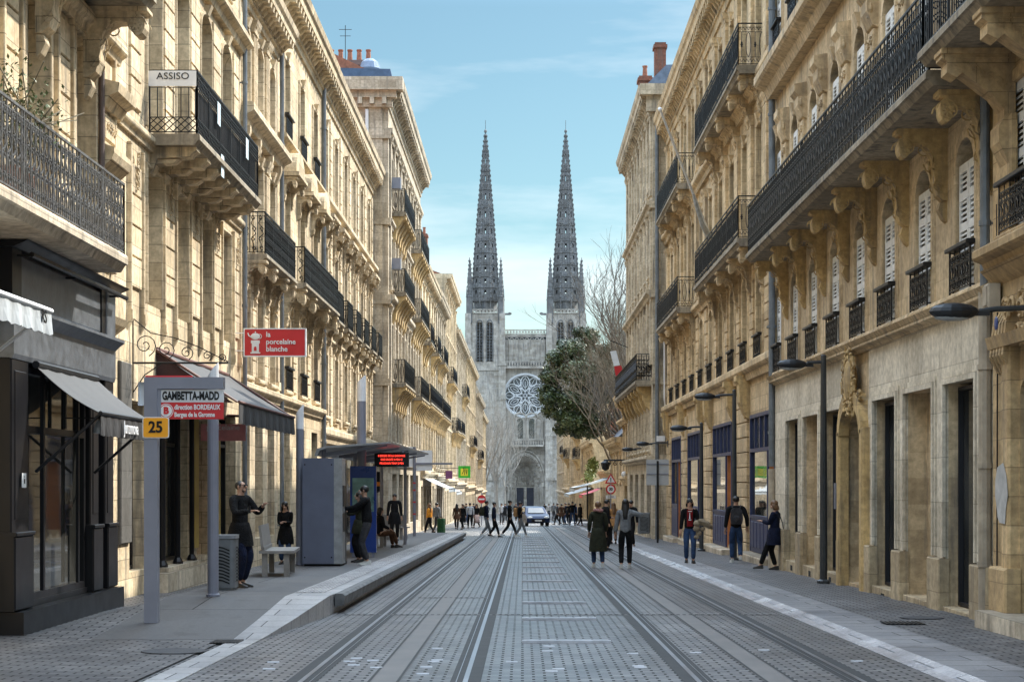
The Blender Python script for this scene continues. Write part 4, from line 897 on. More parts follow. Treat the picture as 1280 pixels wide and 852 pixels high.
P = [(32.7 - 1.2 * math.cos(math.pi * k / 12), 2.5 + .85 * math.sin(math.pi * k / 12)) for k in range(13)]; Q = [(32.7 - .98 * math.cos(math.pi * k / 12), 2.5 + .55 * math.sin(math.pi * k / 12)) for k in range(13)]
for i in range(12): m.add([(P[i][0], .2, P[i][1]), (P[i + 1][0], .2, P[i + 1][1]), (Q[i + 1][0], .2, Q[i + 1][1]), (Q[i][0], .2, Q[i][1]), (P[i][0], 0, P[i][1]), (P[i + 1][0], 0, P[i + 1][1]), (Q[i + 1][0], 0, Q[i + 1][1]), (Q[i][0], 0, Q[i][1])], [(0, 1, 2, 3), (0, 1, 5, 4), (3, 2, 6, 7)])
b.part(m, 'door_case', S_R1C)
m = MB(); m.ell((32.7, .16, 3.5), (.34, .12, .42), 14, 9)
for k in range(18): t_ = k / 18 * 2 * math.pi; m.tube([(32.7 + .5 * math.cos(t_) + a_, .2, 3.5 + .5 * math.sin(t_) + c_) for a_, c_ in spiral(0, 0, .15, t_, 1.3, 10, 1 if k % 2 else -1)], .032, 5)
for k in range(10): m.tube([(32.7 + (k - 4.5) * .2 + a_, .16, 3.05 + .12 * math.cos(k) + c_) for a_, c_ in spiral(0, 0, .12, k, 1.3, 10)], .03, 5)
b.part(m, 'carved_cartouche', S_R1C)
m = MB(); m.box(33.9, 34.02, .2, .23, 1.1, 1.6); [m.box(33.93, 33.99, .23, .235, 1.17 + k * .1, 1.22 + k * .1) for k in range(4)]; b.part(m, 'intercom', TRAM)
b.band(3.98, .12, .2); m = MB(); m.px([(0, 4.1), (.2, 4.1), (.26, 4.18), (.12, 4.24), (.1, 4.3), (0, 4.3)], 23.05, 43.3); b.part(m, 'string_course', S_R1)
ck = b.console(0, .74, 1.05, .12)
b.balcony(22.98 + .02, 41.6, 7.0, .98, 1.12, 'dense', [23.4 + 2.58 * k for k in range(8)], ck, r=.0125, slab=.2, mat=S_SL, posts=2.6)
for c_ in [o for o in b.root.children if o.name.startswith('balcony')][0].children:
    if c_.name.startswith('console'): c_.data.materials[0] = S_R1C
# giant order: scrolled capitals between the upper windows, bulky cornice over
for u in [24.75 + 2.58 * k - 1.29 for k in range(9)]:
    if 23.3 < u < 43.2:
        m = MB(); m.bev(u - .22, u + .22, 0, .09, 7.1, 9.6, .02)
        for sg in (-1, 1): m.tube([(u + sg * .18 + a_, .14, 9.95 + c_) for a_, c_ in spiral(0, 0, .17, 0, 1.8, 16, sg)], .035, 5); m.tube([(u + sg * .12 + a_, .1, 9.4 + c_) for a_, c_ in spiral(0, 0, .1, 0, 1.5, 12, -sg)], .025, 5)
        m.px([(0, 9.6), (.1, 9.65), (.2, 9.9), (.2, 10.1), (.28, 10.2), (.28, 10.35), (0, 10.4)], u - .3, u + .3); b.part(m, 'scrolled_capital', S_R1)
b.band(11.0, .6, .55, 'ledge'); b.cornice(14.7, .9, .7)
b.downpipe(43.25, 2.0, 15, .12, .08); b.downpipe(43.25, -.6, 1.94, .12, .09, PIPEB)
b.downpipe(23.25, 4.2, 15, .14, .065, PIPE); b.downpipe(23.25, -.3, 4.14, .14, .085, PIPEB, 1.3)
# ---- R2
b = Bd('blue_shop_house', 1, 6.5, 43.4, 79.0, 17.9, 'long honey-coloured stone house with blue-framed shops below and stacked iron balconies, right', S_R2, depth=10)
us = [45.0 + 3.1 * k for k in range(11)]
b.bays(us, 1.15, 5.0, 7.5, .25, .32, surround=.14, guard='oval', key=True); b.bays(us, 1.15, 8.25, 11.4, 0, .32, surround=.14, key=True); b.bays(us, 1.15, 12.85, 15.8, 0, .32, surround=.14, key=True)
SH = [(44.9, 49.8), (54.2, 59.5), (63.2, 68.6), (71.6, 75.9)]
for a_, c_ in SH: b.open((a_ + c_) / 2, c_ - a_, -.35, 3.5, 0, .35)
b.wall()
for i, (a_, c_) in enumerate(SH):
    m = MB(); n0, n1 = -.02, .07; zb = g(a_) + .25
    for u in (a_, c_ - .1): m.box(u, u + .1, n0, n1, zb, 3.5)
    for z in (2.45, 3.4): m.box(a_ + .1, c_ - .1, n0, n1, z, z + .1)
    dm = a_ + 1.3 if i % 2 == 0 else a_ + 1.5
    m.box(dm, dm + .1, n0, n1, zb, 2.45)
    for k in range(1, 5): m.box(a_ + (c_ - a_) * k / 5 - .03, a_ + (c_ - a_) * k / 5 + .03, n0 + .01, n1 - .01, 2.55, 3.4)
    m.box(dm + .1, c_ - .1, n0, n1, .62, .7)
    f = b.part(m, 'shopfront_frame', BLUE)
    m = MB(); m.box(dm + .1, c_ - .1, n0, .05, zb, .62)
    for k in range(5): w_ = (c_ - dm - .2) / 5; m.bev(dm + .15 + k * w_, dm + .05 + (k + 1) * w_, .05, .065, zb + .12, .52, .012)
    b.part(m, 'panelled_base', BLUE, f)
    m = MB(); m.quad((dm + .1, .0, .7), (c_ - .1, .0, .7), (c_ - .1, .0, 2.45), (dm + .1, .0, 2.45)); m.quad((a_ + .1, .0, 2.55), (c_ - .1, .0, 2.55), (c_ - .1, .0, 3.4), (a_ + .1, .0, 3.4)); b.part(m, 'pane', GL2, f)
    m = MB(); m.box(a_ + .1, dm, -.3, -.24, zb, 2.45); m.box(dm - .12, dm - .03, -.24, .02, zb, 2.45); b.part(m, 'door', WOOD, f)
    m = MB(); m.bev(a_ - .3, c_ + .3, 0, .42, g(c_) - .2, zb - .02, .03); b.part(m, 'door_step', S_L3, f)
for u, w_ in ((52, 3.2), (61.4, 2.6), (70.1, 2.2), (77.5, 2.0)): b.rustic(u, w_, g(u) + .1, 4.2, .45, .08)
for u in (50.5, 53.5, 60.2, 62.6, 70.1, 77.4):
    m = MB(); m.px([(0, 3.4), (.1, 3.45), (.3, 3.9), (.32, 4.4), (.4, 4.5), (.4, 4.65), (0, 4.7)], u - .3, u + .3)
    for q in range(5): m.tube([(u + a_, .28 - q * .04, 4.3 - q * .18 + c_) for a_, c_ in spiral(0, 0, .13, q, 1.2, 9)], .03)
    b.part(m, 'carved_corbel', S_R1C)
for u in [43.9] + [(p + q) / 2 for p, q in zip(us[:-1], us[1:])] + [78]:
    b.rustic(u, .75, 5.0, 7.7, .42, .06); b.pilaster(u, .7, 8.25, 11.9, .11, flute=0); b.pilaster(u, .7, 12.85, 16.4, .11)
ck = b.console(0, .7, 1.0, .16)
for z in (8.12, 12.72):
    b.balcony(46.9, 58.8, z, .8, 1.12, 'oval', [47.3, 49.7, 52.75, 55.85, 58.3], ck, r=.013, slab=.22)
    b.balcony(65.4, 75.3, z, .8, 1.12, 'oval', [65.8, 68.3, 71.4, 74.6], ck, r=.015, slab=.22)
b.band(4.5, .45, .3); b.band(7.75, .35, .25); b.band(12.2, .45, .3); b.cornice(16.6, 1.3, .65, .5)
b.mansard(2.6, 1.5); b.dormer([47, 52, 57, 62, 67, 72, 76.5], 1.1, 2.0)
# ---- R3
b = Bd('ash_grey_corner_house', 1, 5.85, 79.0, 98.0, 19.4, 'tall ash-grey corner house with zinc roof, brick chimneys and one dark balcony, right', S_R3, depth=10)
us = [80.7 + 2.2 * k for k in range(8)]
for z0, z1 in ((3.1, 5.2), (7.0, 9.2), (11, 13.3), (14.9, 17)): b.bays(us, 1.0, z0, z1, 0, .3, surround=.12, lod=1, key=True)
for k in range(4): b.open(81.4 + 4.4 * k, 2.6, g(88) + .1, 2.0, 0, .4)
b.wall(); [b.glazing(80.1 + 4.4 * k, 82.7 + 4.4 * k, g(88) + .1, 2.0, -.35, 2) for k in range(4)]
for u in [79.5] + [(p + q) / 2 for p, q in zip(us[:-1], us[1:])] + [97.5]: b.pilaster(u, .45, 6.9, 13.8, .1); b.pilaster(u, .45, 14.5, 18.3, .1)
m = MB(); m.px([(0, 0), (.62, 0), (.62, -.15), (.5, -.3), (.4, -.32), (.34, -.6), (.2, -.9), (0, -1.1)], -.3, .3); ckk = b.me(m, 'console', S_R1C)
b.balcony(79.6, 97.6, 6.2, .75, 1.2, 'dense', [80.4 + 2.4 * k for k in range(8)], ckk, r=.02, slab=.25, rk=3)
b.band(2.5, .3, .3); b.band(9.9, .35, .3); b.band(13.9, .35, .3); b.cornice(18.2, 1.2, .65, .7)
m = MB()
for z, h in ((2.5, .35), (9.9, .35), (6.0, .3), (13.9, .3)): m.box(78.86, 79.0, -9.9, .1, z, z + h)
m.box(78.5, 78.999, -9.9, .6, 18.9, 19.38); m.box(78.75, 78.999, -9.9, .3, 18.2, 18.9); [m.box(78.8, 78.95, -.9 - k * .6, -.5 - k * .6, 2.9, 5.9) for k in range(0, 1)]; b.part(m, 'side_wall_mouldings', S_R3)
m = MB(); m.tube([(78.8, -.18, g(79)), (78.8, -.18, 18.2)], .09, 8); b.part(m, 'side_downpipe', PIPE)
m = MB(); m.tube([(78.8, -.55, 5.0), (78.7, -.5, 5.3), (78.8, -.5, 9.5)], .04, 6); m.box(78.5, 78.95, -1.0, -.6, 10.6, 11.1); b.part(m, 'wall_fittings', WHITE)
m = MB(); m.px([(.3, 19.4), (-.6, 20.3), (-9, 20.6), (-10, 19.4)], 78.9, 97.9); b.part(m, 'roof', plain('blue_zinc3', (.16, .20, .27), .35, .5))
b.chimney(80.0, -.4, 20, 21.5, .7, .5, 0); b.chimney(84.0, .0, 20, 20.9, .8, .62, 1); b.chimney(80.2, -2.2, 20, 20.8, .6, .5, 1)
t = thing('security_camera', (6.35, 78.6, 3.55), 'small white camera on the grey corner wall, above the bin', 'security camera'); m = MB(); m.box(-.35, .0, -.2, .1, -.12, .12); m.build('housing', WHITE, t); m = MB(); m.tube([(0, 0, 0), (.3, .2, 0)], .04); m.build('bracket', TRAM, t)
# ---- R4 low corner with mansard, then terrace and far right row
b = Bd('low_corner_house', 1, 5.95, 98.0, 104.5, 6.6, 'low honey stone house with heavy cornice after the grey corner house, right', S_R2, depth=8)
b.bays([99.8, 102.6], 1.0, 2.2, 4.6, .3, .3, surround=.14, lod=1); b.open(101, 3.4, g(101) + .1, 1.4, 0, .4); b.wall(); b.glazing(99.3, 102.7, g(101) + .1, 1.4, -.35, 2); b.cornice(5.6, 1.0, .6, .5); b.band(1.6, .35, .25); b.band(4.9, .3, .4)
b = Bd('mansard_pavilion', 1, 5.95, 104.5, 118, 4.3, 'small stone pavilion with dark mansard roof below the trees, right', S_R2, depth=7)
b.bays([106.5, 109.8, 113, 116.2], 1.0, 1.6, 3.2, .2, .3, surround=.14, lod=1); b.wall(); b.cornice(3.5, .8, .6, .5); b.mansard(1.3, 1.1, SLATE, setb=-.25)
b = row_house('terrace_house', 1, 6.6, 162, 188, 5.6, 'low stone house with balustraded terrace roof, far right under the tree', S_R2, 2, 12, roof='none')
row_house('brown_balcony_house', 1, 6.3, 188, 214, 10.5, 'stone house with rounded brown balcony, far right', S_R1, 4, 13, [(.05, .5, 1), (.1, .6, 2)])
row_house('quoined_house', 1, 5.9, 214, 250, 12.5, 'white house with dark quoined corner, far right beside the cathedral', S_L2, 4, 14, [(.1, .4, 1)])
row_house('grey_end_house', 1, 6.3, 250, 318, 12.0, 'grey end house of the right row right beside the cathedral portal', S_L3, 5, 15, [(.1, .3, 2)])
# garden wall closing the square behind the trees
m = MB(); m.box(10, 30, 119, 119.4, g(119) - .2, g(119) + 2.2); m.box(9.9, 30.1, 118.95, 119.45, g(119) + 2.2, g(119) + 2.3); tag(m.build('garden_wall', S_R2), 'low stone garden wall behind the mansard pavilion', 'wall')

# ================================================================== CATHEDRAL
CY = 371.0; GZ = g(CY)
def cx(px): return (px - CX) / F * CY
def cz(py): return PZ(py, CY)
t = thing('cathedral', (cx(656), CY, GZ), 'grey gothic cathedral with twin openwork spires and rose window, closing the street', 'cathedral')
O = (-cx(656), -CY, -GZ)
def cp(m, name, mat, parent=None, smooth=False): 
    if parent: return m.build(name, mat, parent, (0, 0, 0), smooth=smooth)
    return m.build(name, mat, t, O, smooth=smooth)
# central wall with recesses: built as slabs round the rose and portal
xa, xb = cx(627), cx(684); yF = CY
def ring(m, c, z, r0, r1, y0, y1, k=36):
    for i in range(k):
        a0, a1 = 2 * math.pi * i / k, 2 * math.pi * (i + 1) / k
        p = lambda r, a_, y: (c + r * math.cos(a_), y, z + r * math.sin(a_))
        m.add([p(r0, a0, y0), p(r0, a1, y0), p(r1, a1, y0), p(r1, a0, y0), p(r0, a0, y1), p(r0, a1, y1), p(r1, a1, y1), p(r1, a0, y1)], [(0, 1, 2, 3), (4, 5, 6, 7), (0, 1, 5, 4), (3, 2, 6, 7)])
rc, rz, rr = cx(656.5), cz(494), 4.35
m = MB()                                # wall with a true round hole for the rose
k = 48; sq = rr + .01
zt0, zb0 = rz + 5.0, rz - 5.0; xl, xr_ = rc - 4.9, rc + 4.9
for i in range(k):
    a0, a1 = 2 * math.pi * i / k, 2 * math.pi * (i + 1) / k
    def edge(a_):
        c_, s_ = math.cos(a_), math.sin(a_); q = min(4.9 / max(1e-6, abs(c_)), 5.0 / max(1e-6, abs(s_))); return (rc + q * c_, yF, rz + q * s_)
    m.quad((rc + rr * math.cos(a0), yF, rz + rr * math.sin(a0)), (rc + rr * math.cos(a1), yF, rz + rr * math.sin(a1)), edge(a1), edge(a0))
    m.quad((rc + rr * math.cos(a0), yF, rz + rr * math.sin(a0)), (rc + rr * math.cos(a1), yF, rz + rr * math.sin(a1)), (rc + rr * math.cos(a1), yF + .9, rz + rr * math.sin(a1)), (rc + rr * math.cos(a0), yF + .9, rz + rr * math.sin(a0)))
ztop = cz(418)
m.box(xa, xb, yF, yF + 1.5, zt0, ztop); m.box(xa, xl, yF, yF + 1.5, zb0, zt0); m.box(xr_, xb, yF, yF + 1.5, zb0, zt0)
pw = 3.9                                # portal half width
zarch = cz(608)
m.box(xa, xb, yF, yF + 1.5, cz(556), zb0); m.box(xa, rc - pw, yF, yF + 1.5, GZ, cz(556)); m.box(rc + pw, xb, yF, yF + 1.5, GZ, cz(556))
def gothic(c, hw, z0, zt, n=9):         # pointed arch outline, left base to apex to right base
    h = zt - z0; pts = [(c - hw * math.cos(math.pi / 2 * i / n) ** .9 if i < n else c, z0 + h * math.sin(math.pi / 2 * i / n) ** 1.0) for i in range(n + 1)]
    return pts + [(2 * c - x, z) for x, z in pts[-2::-1]]
G = gothic(rc, pw, zarch, cz(567))
for a_, b_ in zip(G[:-1], G[1:]): m.quad((a_[0], yF, a_[1]), (b_[0], yF, b_[1]), (b_[0], yF, cz(556)), (a_[0], yF, cz(556)))
m.box(cx(560), cx(760), yF + 4.5, yF + 40, GZ - 1, cz(432)); 
wall = cp(m, 'wall', S_CA)
m = MB()                                # portal orders, receding
for q in range(6):
    hw = pw - q * .33; y0 = yF - .1 + q * .7; zt = cz(567) - q * .42; A = gothic(rc, hw, zarch, zt); B = gothic(rc, hw - .33, zarch, zt - .42)
    for i in range(len(A) - 1):
        m.quad((A[i][0], y0, A[i][1]), (A[i + 1][0], y0, A[i + 1][1]), (B[i + 1][0], y0, B[i + 1][1]), (B[i][0], y0, B[i][1])); m.quad((B[i][0], y0, B[i][1]), (B[i + 1][0], y0, B[i + 1][1]), (B[i + 1][0], y0 + .7, B[i + 1][1]), (B[i][0], y0 + .7, B[i][1]))
    for sg in (-1, 1):
        x = rc + sg * hw; m.box(min(x, x - sg * .33), max(x, x - sg * .33), y0, y0 + .7, GZ, zarch); m.tube([(x - sg * .3, y0, GZ + .8), (x - sg * .3, y0, zarch)], .13, 6); m.ell((x - sg * .25, y0 - .05, cz(615)), (.16, .16, .62), 6, 5)
    m.tube([(p_[0], y0 - .05, p_[1]) for p_ in A], .16, 6)
    for i in range(0, len(A) - 1): m.ell(((A[i][0] + B[i][0]) / 2, y0 - .08, (A[i][1] + B[i][1]) / 2), (.15, .16, .24), 6, 5)
m.tube([(p_[0], yF - .3, p_[1]) for p_ in gothic(rc, pw + .35, zarch, cz(563))], .2, 5)
po = cp(m, 'portal', S_CA)
m = MB(); T_ = gothic(rc, pw - 1.98, zarch, cz(577.5)); m.add([(x, yF + 4.1, z) for x, z in T_], [tuple(range(len(T_)))]); 
for zz, w_ in ((cz(604), 1.7), (cz(598), 1.5), (cz(592), 1.1)):
    for q in range(7): m.ell((rc + w_ * (q - 3) / 3, yF + 3.95, zz), (.2, .2, .4), 6, 5)
    m.box(rc - w_ - .15, rc + w_ + .15, yF + 3.8, yF + 4.1, zz - .42, zz - .34)
m.box(rc - 2, rc + 2, yF + 3.7, yF + 4.1, zarch - .2, zarch + .02); m.box(rc - .3, rc + .3, yF + 3.6, yF + 4.1, GZ, zarch - .2); m.ell((rc, yF + 3.5, cz(618)), (.3, .2, 1.0), 8, 6); cp(m, 'tympanum', S_CA, None)
m = MB(); m.box(rc - 2.0, rc - .3, yF + 3.8, yF + 3.95, GZ, zarch - .2); [m.box(rc - 1.9 + .8 * q, rc - 1.2 + .8 * q, yF + 3.76, yF + 3.8, GZ + .4 + 2.2 * v, GZ + 2.3 + 2.2 * v) for q in range(2) for v in range(2)]
dm = m.mesh('door', plain('blue_black_door', (.02, .025, .045), .5, 0, .4, 1)); inst('door', dm, t, O); inst('door', dm, t, (O[0] + 2.3, O[1], O[2]))
# rose window
m = MB(); 
def disc(m, c, z, r, y, k=40): m.add([(c + r * math.cos(2 * math.pi * i / k), y, z + r * math.sin(2 * math.pi * i / k)) for i in range(k)], [tuple(range(k))])
disc(m, rc, rz, rr, yF + .75); rg = cp(m, 'rose_window', glass('rose_glass', (.03, .035, .05), .15))
m = MB(); ring(m, rc, rz, rr - .18, rr + .02, yF + .2, yF + .6); ring(m, rc, rz, rr, rr + .35, yF - .18, yF + .01)
def arcp(pts, r=.1): m.tube([(rc + a_, yF + .45, rz + c_) for a_, c_ in pts], r, 4)
for q in range(6):
    a_ = math.pi / 6 + q * math.pi / 3; ca, sa = math.cos(a_), math.sin(a_)
    for sg in (-1, 1):                  # big petals
        arcp([((2.05 - 2.05 * math.cos(v)) * ca - sg * 1.05 * math.sin(v) * sa, (2.05 - 2.05 * math.cos(v)) * sa + sg * 1.05 * math.sin(v) * ca) for v in [math.pi * j / 12 for j in range(13)]], .13)
        arcp([((2.6 - .9 * math.cos(v)) * ca - sg * .5 * math.sin(v) * sa, (2.6 - .9 * math.cos(v)) * sa + sg * .5 * math.sin(v) * ca) for v in [math.pi * j / 10 for j in range(11)]], .08)
    b_ = a_ + math.pi / 6; cb_, sb_ = math.cos(b_), math.sin(b_)
    for sg in (-1, 1):
        arcp([((3.2 - .95 * math.cos(v)) * cb_ - sg * .75 * math.sin(v) * sb_, (3.2 - .95 * math.cos(v)) * sb_ + sg * .75 * math.sin(v) * cb_) for v in [math.pi * j / 10 for j in range(11)]], .11)
        arcp([((2.0 - .5 * math.cos(v)) * cb_ - sg * .35 * math.sin(v) * sb_, (2.0 - .5 * math.cos(v)) * sb_ + sg * .35 * math.sin(v) * cb_) for v in [math.pi * j / 8 for j in range(9)]], .08)
    arcp([(.6 * ca, .6 * sa), (3.0 * ca, 3.0 * sa)], .07); arcp([(3.6 * ca, 3.6 * sa), (4.3 * ca, 4.3 * sa)], .08); arcp([(.9 * cb_, .9 * sb_), (4.2 * cb_, 4.2 * sb_)], .06)
tr_ = cp(m, 'tracery', plain('pale_tracery', (.66, .69, .72), .8, 0, .1, .5), rg); tr_.parent = rg
# balustrades, galleries
def balus(m, x0, x1, z0, z1, y, n, d=.25):
    m.box(x0, x1, y, y + d, z0, z0 + (z1 - z0) * .15); m.box(x0, x1, y, y + d, z1 - (z1 - z0) * .16, z1)
    w = (x1 - x0) / n
    for i in range(n + 1): m.box(x0 + i * w - .09, x0 + i * w + .09, y + .02, y + d - .02, z0, z1)
    for i in range(n): ring(m, x0 + (i + .5) * w, (z0 + z1) / 2, min(w, z1 - z0) * .26, min(w, z1 - z0) * .44, y + .04, y + d - .04, 10)
m = MB(); balus(m, xa, xb, ztop, cz(411) - .1, yF - .1, 15); cp(m, 'parapet', S_CA)
m = MB(); m.box(xa, xb, yF - .05, yF - .01, cz(458.5), cz(452.5)); m.box(xa, xb, yF - .05, yF - .01, cz(424), cz(420.5)); m.box(cx(636), cx(679), yF - .05, yF - .01, cz(556), cz(550.5)); cp(m, 'gallery_shade_strips', plain('passage_shade_paint', (.05, .055, .065), .9))  # flat dark strips on the wall, painted shade for the passages behind the balustrades
m = MB(); balus(m, xa, xb, cz(458.5), cz(451.5), yF - .9, 17); m.box(xa, xb, yF - 1.0, yF + .1, cz(460.5), cz(458.5)); cp(m, 'gallery', S_CA)
m = MB()
for i in range(9): x = xa + (xb - xa) * (i + .5) / 9; m.tube([(x, yF - .1, cz(450)), (x, yF - .1, cz(424))], .12, 5); m.tube([(p_[0], yF - .1, p_[1]) for p_ in gothic(x + (xb - xa) / 18, (xb - xa) / 18, cz(428), cz(422), 5)], .1, 4) if i < 8 else 0
m.box(xa, xb, yF - .2, yF, cz(421), cz(419)); cp(m, 'blind_arcade', S_CA)
m = MB()
for i, px_ in enumerate((641.5, 650, 665, 673.5)):
    A = gothic(cx(px_), .85, cz(528), cz(523), 5); A = [(A[0][0], cz(548))] + A + [(A[-1][0], cz(548))]
    if i in (1, 2): m.add([(x, yF - .03, z) for x, z in A], [tuple(range(len(A)))])
lw = cp(m, 'lancet_window', GL)
m = MB()
for px_ in (641.5, 650, 657.5, 665, 673.5):
    A = gothic(cx(px_), .8 if px_ != 657.5 else .3, cz(528), cz(522), 5); m.tube([(A[0][0], yF - .1, cz(549))] + [(x, yF - .1, z) for x, z in A] + [(A[-1][0], yF - .1, cz(549))], .14, 5)
m.box(xa, xb, yF - .3, yF, cz(549.5), cz(548)); 
for px_ in (650, 665): m.tube([(x, yF - .25, z) for x, z in gothic(cx(px_), 1.25, cz(522), cz(516), 5)], .16, 5)
cp(m, 'window_arcade', S_CA)
m = MB(); balus(m, cx(636), cx(679), cz(556.5), cz(550), yF - 1.3, 14); m.box(cx(636), cx(679), yF - 1.4, yF, cz(558), cz(556.5))
for i in range(9): c_ = cx(640) + (cx(676) - cx(640)) * i / 8; m.tube([(c_ - .42, yF - .2, cz(566)), (c_, yF - .2, cz(558.5)), (c_ + .42, yF - .2, cz(566)), (c_ - .42, yF - .2, cz(566))], .09, 4)
cp(m, 'portal_balustrade', S_CA)
# towers and spires
def tower(pc, side):
    c = cx(pc); hw = 3.6; m = MB(); yb = yF - .5; zt = cz(392)
    zw0, zw1 = cz(452), cz(403)
    xs = [c - hw, c - 1.9, c - .75, c + .75 - .4, c + 1.5, c + hw]
    L1_, L2_ = (c - 1.75, c - .55), (c + .35, c + 1.55)
    m.box(c - hw, c + hw, yb, yb + 7, GZ, zw0); m.box(c - hw, c + hw, yb, yb + 7, zw1, zt)
    for a_, b_ in ((c - hw, L1_[0]), (L1_[1], L2_[0]), (L2_[1], c + hw)): m.box(a_, b_, yb, yb + 7, zw0, zw1)
    m.box(L1_[0], L2_[1], yb + 1.2, yb + 7, zw0, zw1)
    o = cp(m, 'tower', S_CA)
    m = MB()
    for a_, b_ in (L1_, L2_):
        m.tube([((a_ + b_) / 2, yb + .3, zw0), ((a_ + b_) / 2, yb + .3, zw1)], .12, 4)
        z = zw0 + .4
        while z < zw1 - .6: m.add([(a_, yb + .5, z), (b_, yb + .5, z), (b_, yb + .9, z + .45), (a_, yb + .9, z + .45)], [(0, 1, 2, 3)]); z += .62
        A = gothic((a_ + b_) / 2, .68, zw1 - .9, zw1 + .5, 5); m.tube([(A[0][0], yb - .05, zw0)] + [(x, yb - .05, z_) for x, z_ in A] + [(A[-1][0], yb - .05, zw0)], .13, 5)
    q = m.build('louvre', S_CD, o)
    m = MB()                            # buttresses, string courses
    for x in (c - hw, c + hw):
        m.box(x - .75, x + .75, yb - .9, yb, GZ, cz(455)); m.box(x - .6, x + .6, yb - .6, yb, cz(455), zt); m.py([(x - .9, cz(457)), (x + .9, cz(457)), (x + .62, cz(452)), (x - .62, cz(452))], yb - 1.05, yb)
        for z_ in (cz(600), cz(545), cz(500)): m.box(x - .85, x + .85, yb - 1.0, yb, z_, z_ + .4)
    for z_ in (cz(463), cz(545), cz(600)): m.box(c - hw, c + hw, yb - .25, yb, z_, z_ + .5)
    for q_ in range(12): m.box(c - hw + .7 + q_ * .52, c - hw + .8 + q_ * .52, yb - .1, yb, cz(402), cz(393))
    q = m.build('buttress', S_CA, o)
    m = MB(); balus(m, c - 2.6, c + 2.6, zt, cz(386.5), yb - .2, 7); q = m.build('tower_balustrade', S_CA, o)
    # octagonal openwork spire
    y0 = yb + 3.3; zb_ = cz(373); zt_ = cz(163); m = MB()
    prof = [(cz(386), 2.75), (cz(373), 3.0), (cz(359), 2.95), (cz(345), 2.75), (cz(330), 2.6), (cz(315), 2.42), (cz(300), 2.2), (cz(280), 1.93), (cz(258), 1.62), (cz(235), 1.25), (cz(212), .92), (cz(190), .6), (cz(175), .36), (cz(164), .14)]
    def pt(r, j, f, z): # point on face j, fraction f
        a0, a1 = math.pi / 8 + math.pi / 4 * j, math.pi / 8 + math.pi / 4 * (j + 1); return (c + r * (math.cos(a0) * (1 - f) + math.cos(a1) * f), y0 + r * (math.sin(a0) * (1 - f) + math.sin(a1) * f), z)
    rows = []
    for (z0, r0), (z1, r1) in zip(prof[:-1], prof[1:]): rows += [(z0, r0, z0 + (z1 - z0) * .45, r0 + (r1 - r0) * .45, 0), (z0 + (z1 - z0) * .45, r0 + (r1 - r0) * .45, z0 + (z1 - z0) * .78, r0 + (r1 - r0) * .78, 1), (z0 + (z1 - z0) * .78, r0 + (r1 - r0) * .78, z1, r1, 0)]
    for sc_ in (1.0, .86):
        for i, (z0, r0, z1, r1, hole) in enumerate(rows):
            for j in range(8):
                if i < 2: continue
                if hole and r0 > .55:
                    for f0, f1 in ((0, .4), (.6, 1)): m.quad(pt(r0 * sc_, j, f0, z0), pt(r0 * sc_, j, f1, z0), pt(r1 * sc_, j, f1, z1), pt(r1 * sc_, j, f0, z1))
                else: m.quad(pt(r0 * sc_, j, 0, z0), pt(r0 * sc_, j, 1, z0), pt(r1 * sc_, j, 1, z1), pt(r1 * sc_, j, 0, z1))
    sp = m.build('spire', S_CD, t, O)
    m = MB()
    m.lathe([(2.5, cz(387)), (2.5, cz(374))], (c, y0, 0), 8)
    for j in range(8):
        m.tube([(pt(r * 1.02, j, 0, z)) for z, r in prof], .16, 4, .07); 
        for f in (.33, .66): m.tube([(pt(r * 1.0, j, f, z)) for z, r in prof[1:10]], .07, 3, .04)
        n_ = 34
        for i in range(n_):
            z = zb_ + (zt_ - zb_) * (i + .3) / n_
            r = next(r0 + (r1 - r0) * (z - z0) / (z1 - z0) for (z0, r0), (z1, r1) in zip(prof[:-1], prof[1:]) if z0 <= z <= z1)
            p = pt(r * 1.0 + .16, j, 0, z); s_ = .10 + .09 * (1 - i / n_); m.add([(p[0] - s_, p[1] - s_, p[2]), (p[0] + s_, p[1] - s_, p[2]), (p[0] + s_, p[1] + s_, p[2]), (p[0] - s_, p[1] + s_, p[2]), (p[0], p[1], p[2] + .34), (p[0], p[1], p[2] - .3)], [(0, 1, 4), (1, 2, 4), (2, 3, 4), (3, 0, 4), (1, 0, 5), (2, 1, 5), (3, 2, 5), (0, 3, 5)])
    for z, r in prof[2:12]:
        P_ = [pt(r + .1, j, 0, z) for j in range(8)]; m.tube(P_ + [P_[0]], .09, 4)
        for j in range(8): q_ = pt(r + .12, j, .5, z); m.tube([(q_[0], q_[1], q_[2]), (q_[0], q_[1], q_[2] + .9)], .12, 4, .02)
    q = m.build('crockets', S_CD, sp)
    m = MB(); m.tube([(c, y0, cz(165)), (c, y0, cz(147))], .05, 5); m.ell((c, y0, cz(161)), (.32, .32, .4), 8, 6); m.ell((c, y0, cz(166)), (.4, .4, .2), 8, 6); q = m.build('finial', S_CD, sp)
    pm = MB()                           # corner pinnacles
    pm.lathe([(.7, zt - 2), (.7, cz(372)), (.8, cz(371)), (.5, cz(369)), (.42, cz(352)), (.5, cz(351)), (.3, cz(340)), (.2, cz(333)), (.06, cz(322))], (0, 0, 0), 8)
    for i in range(9): z = cz(369) + i * .9; r = .56 - i * .05; [pm.ell((r * math.cos(a_), r * math.sin(a_), z), (.12, .12, .22), 4, 4) for a_ in [k_ * math.pi / 4 for k_ in range(8)]]
    for k_ in range(4): a_ = k_ * math.pi / 2 + .78; pm.tube([(.85 * math.cos(a_), .85 * math.sin(a_), cz(372)), (.85 * math.cos(a_), .85 * math.sin(a_), cz(358))], .16, 4, .02)
    me = pm.mesh('pinnacle', S_CD)
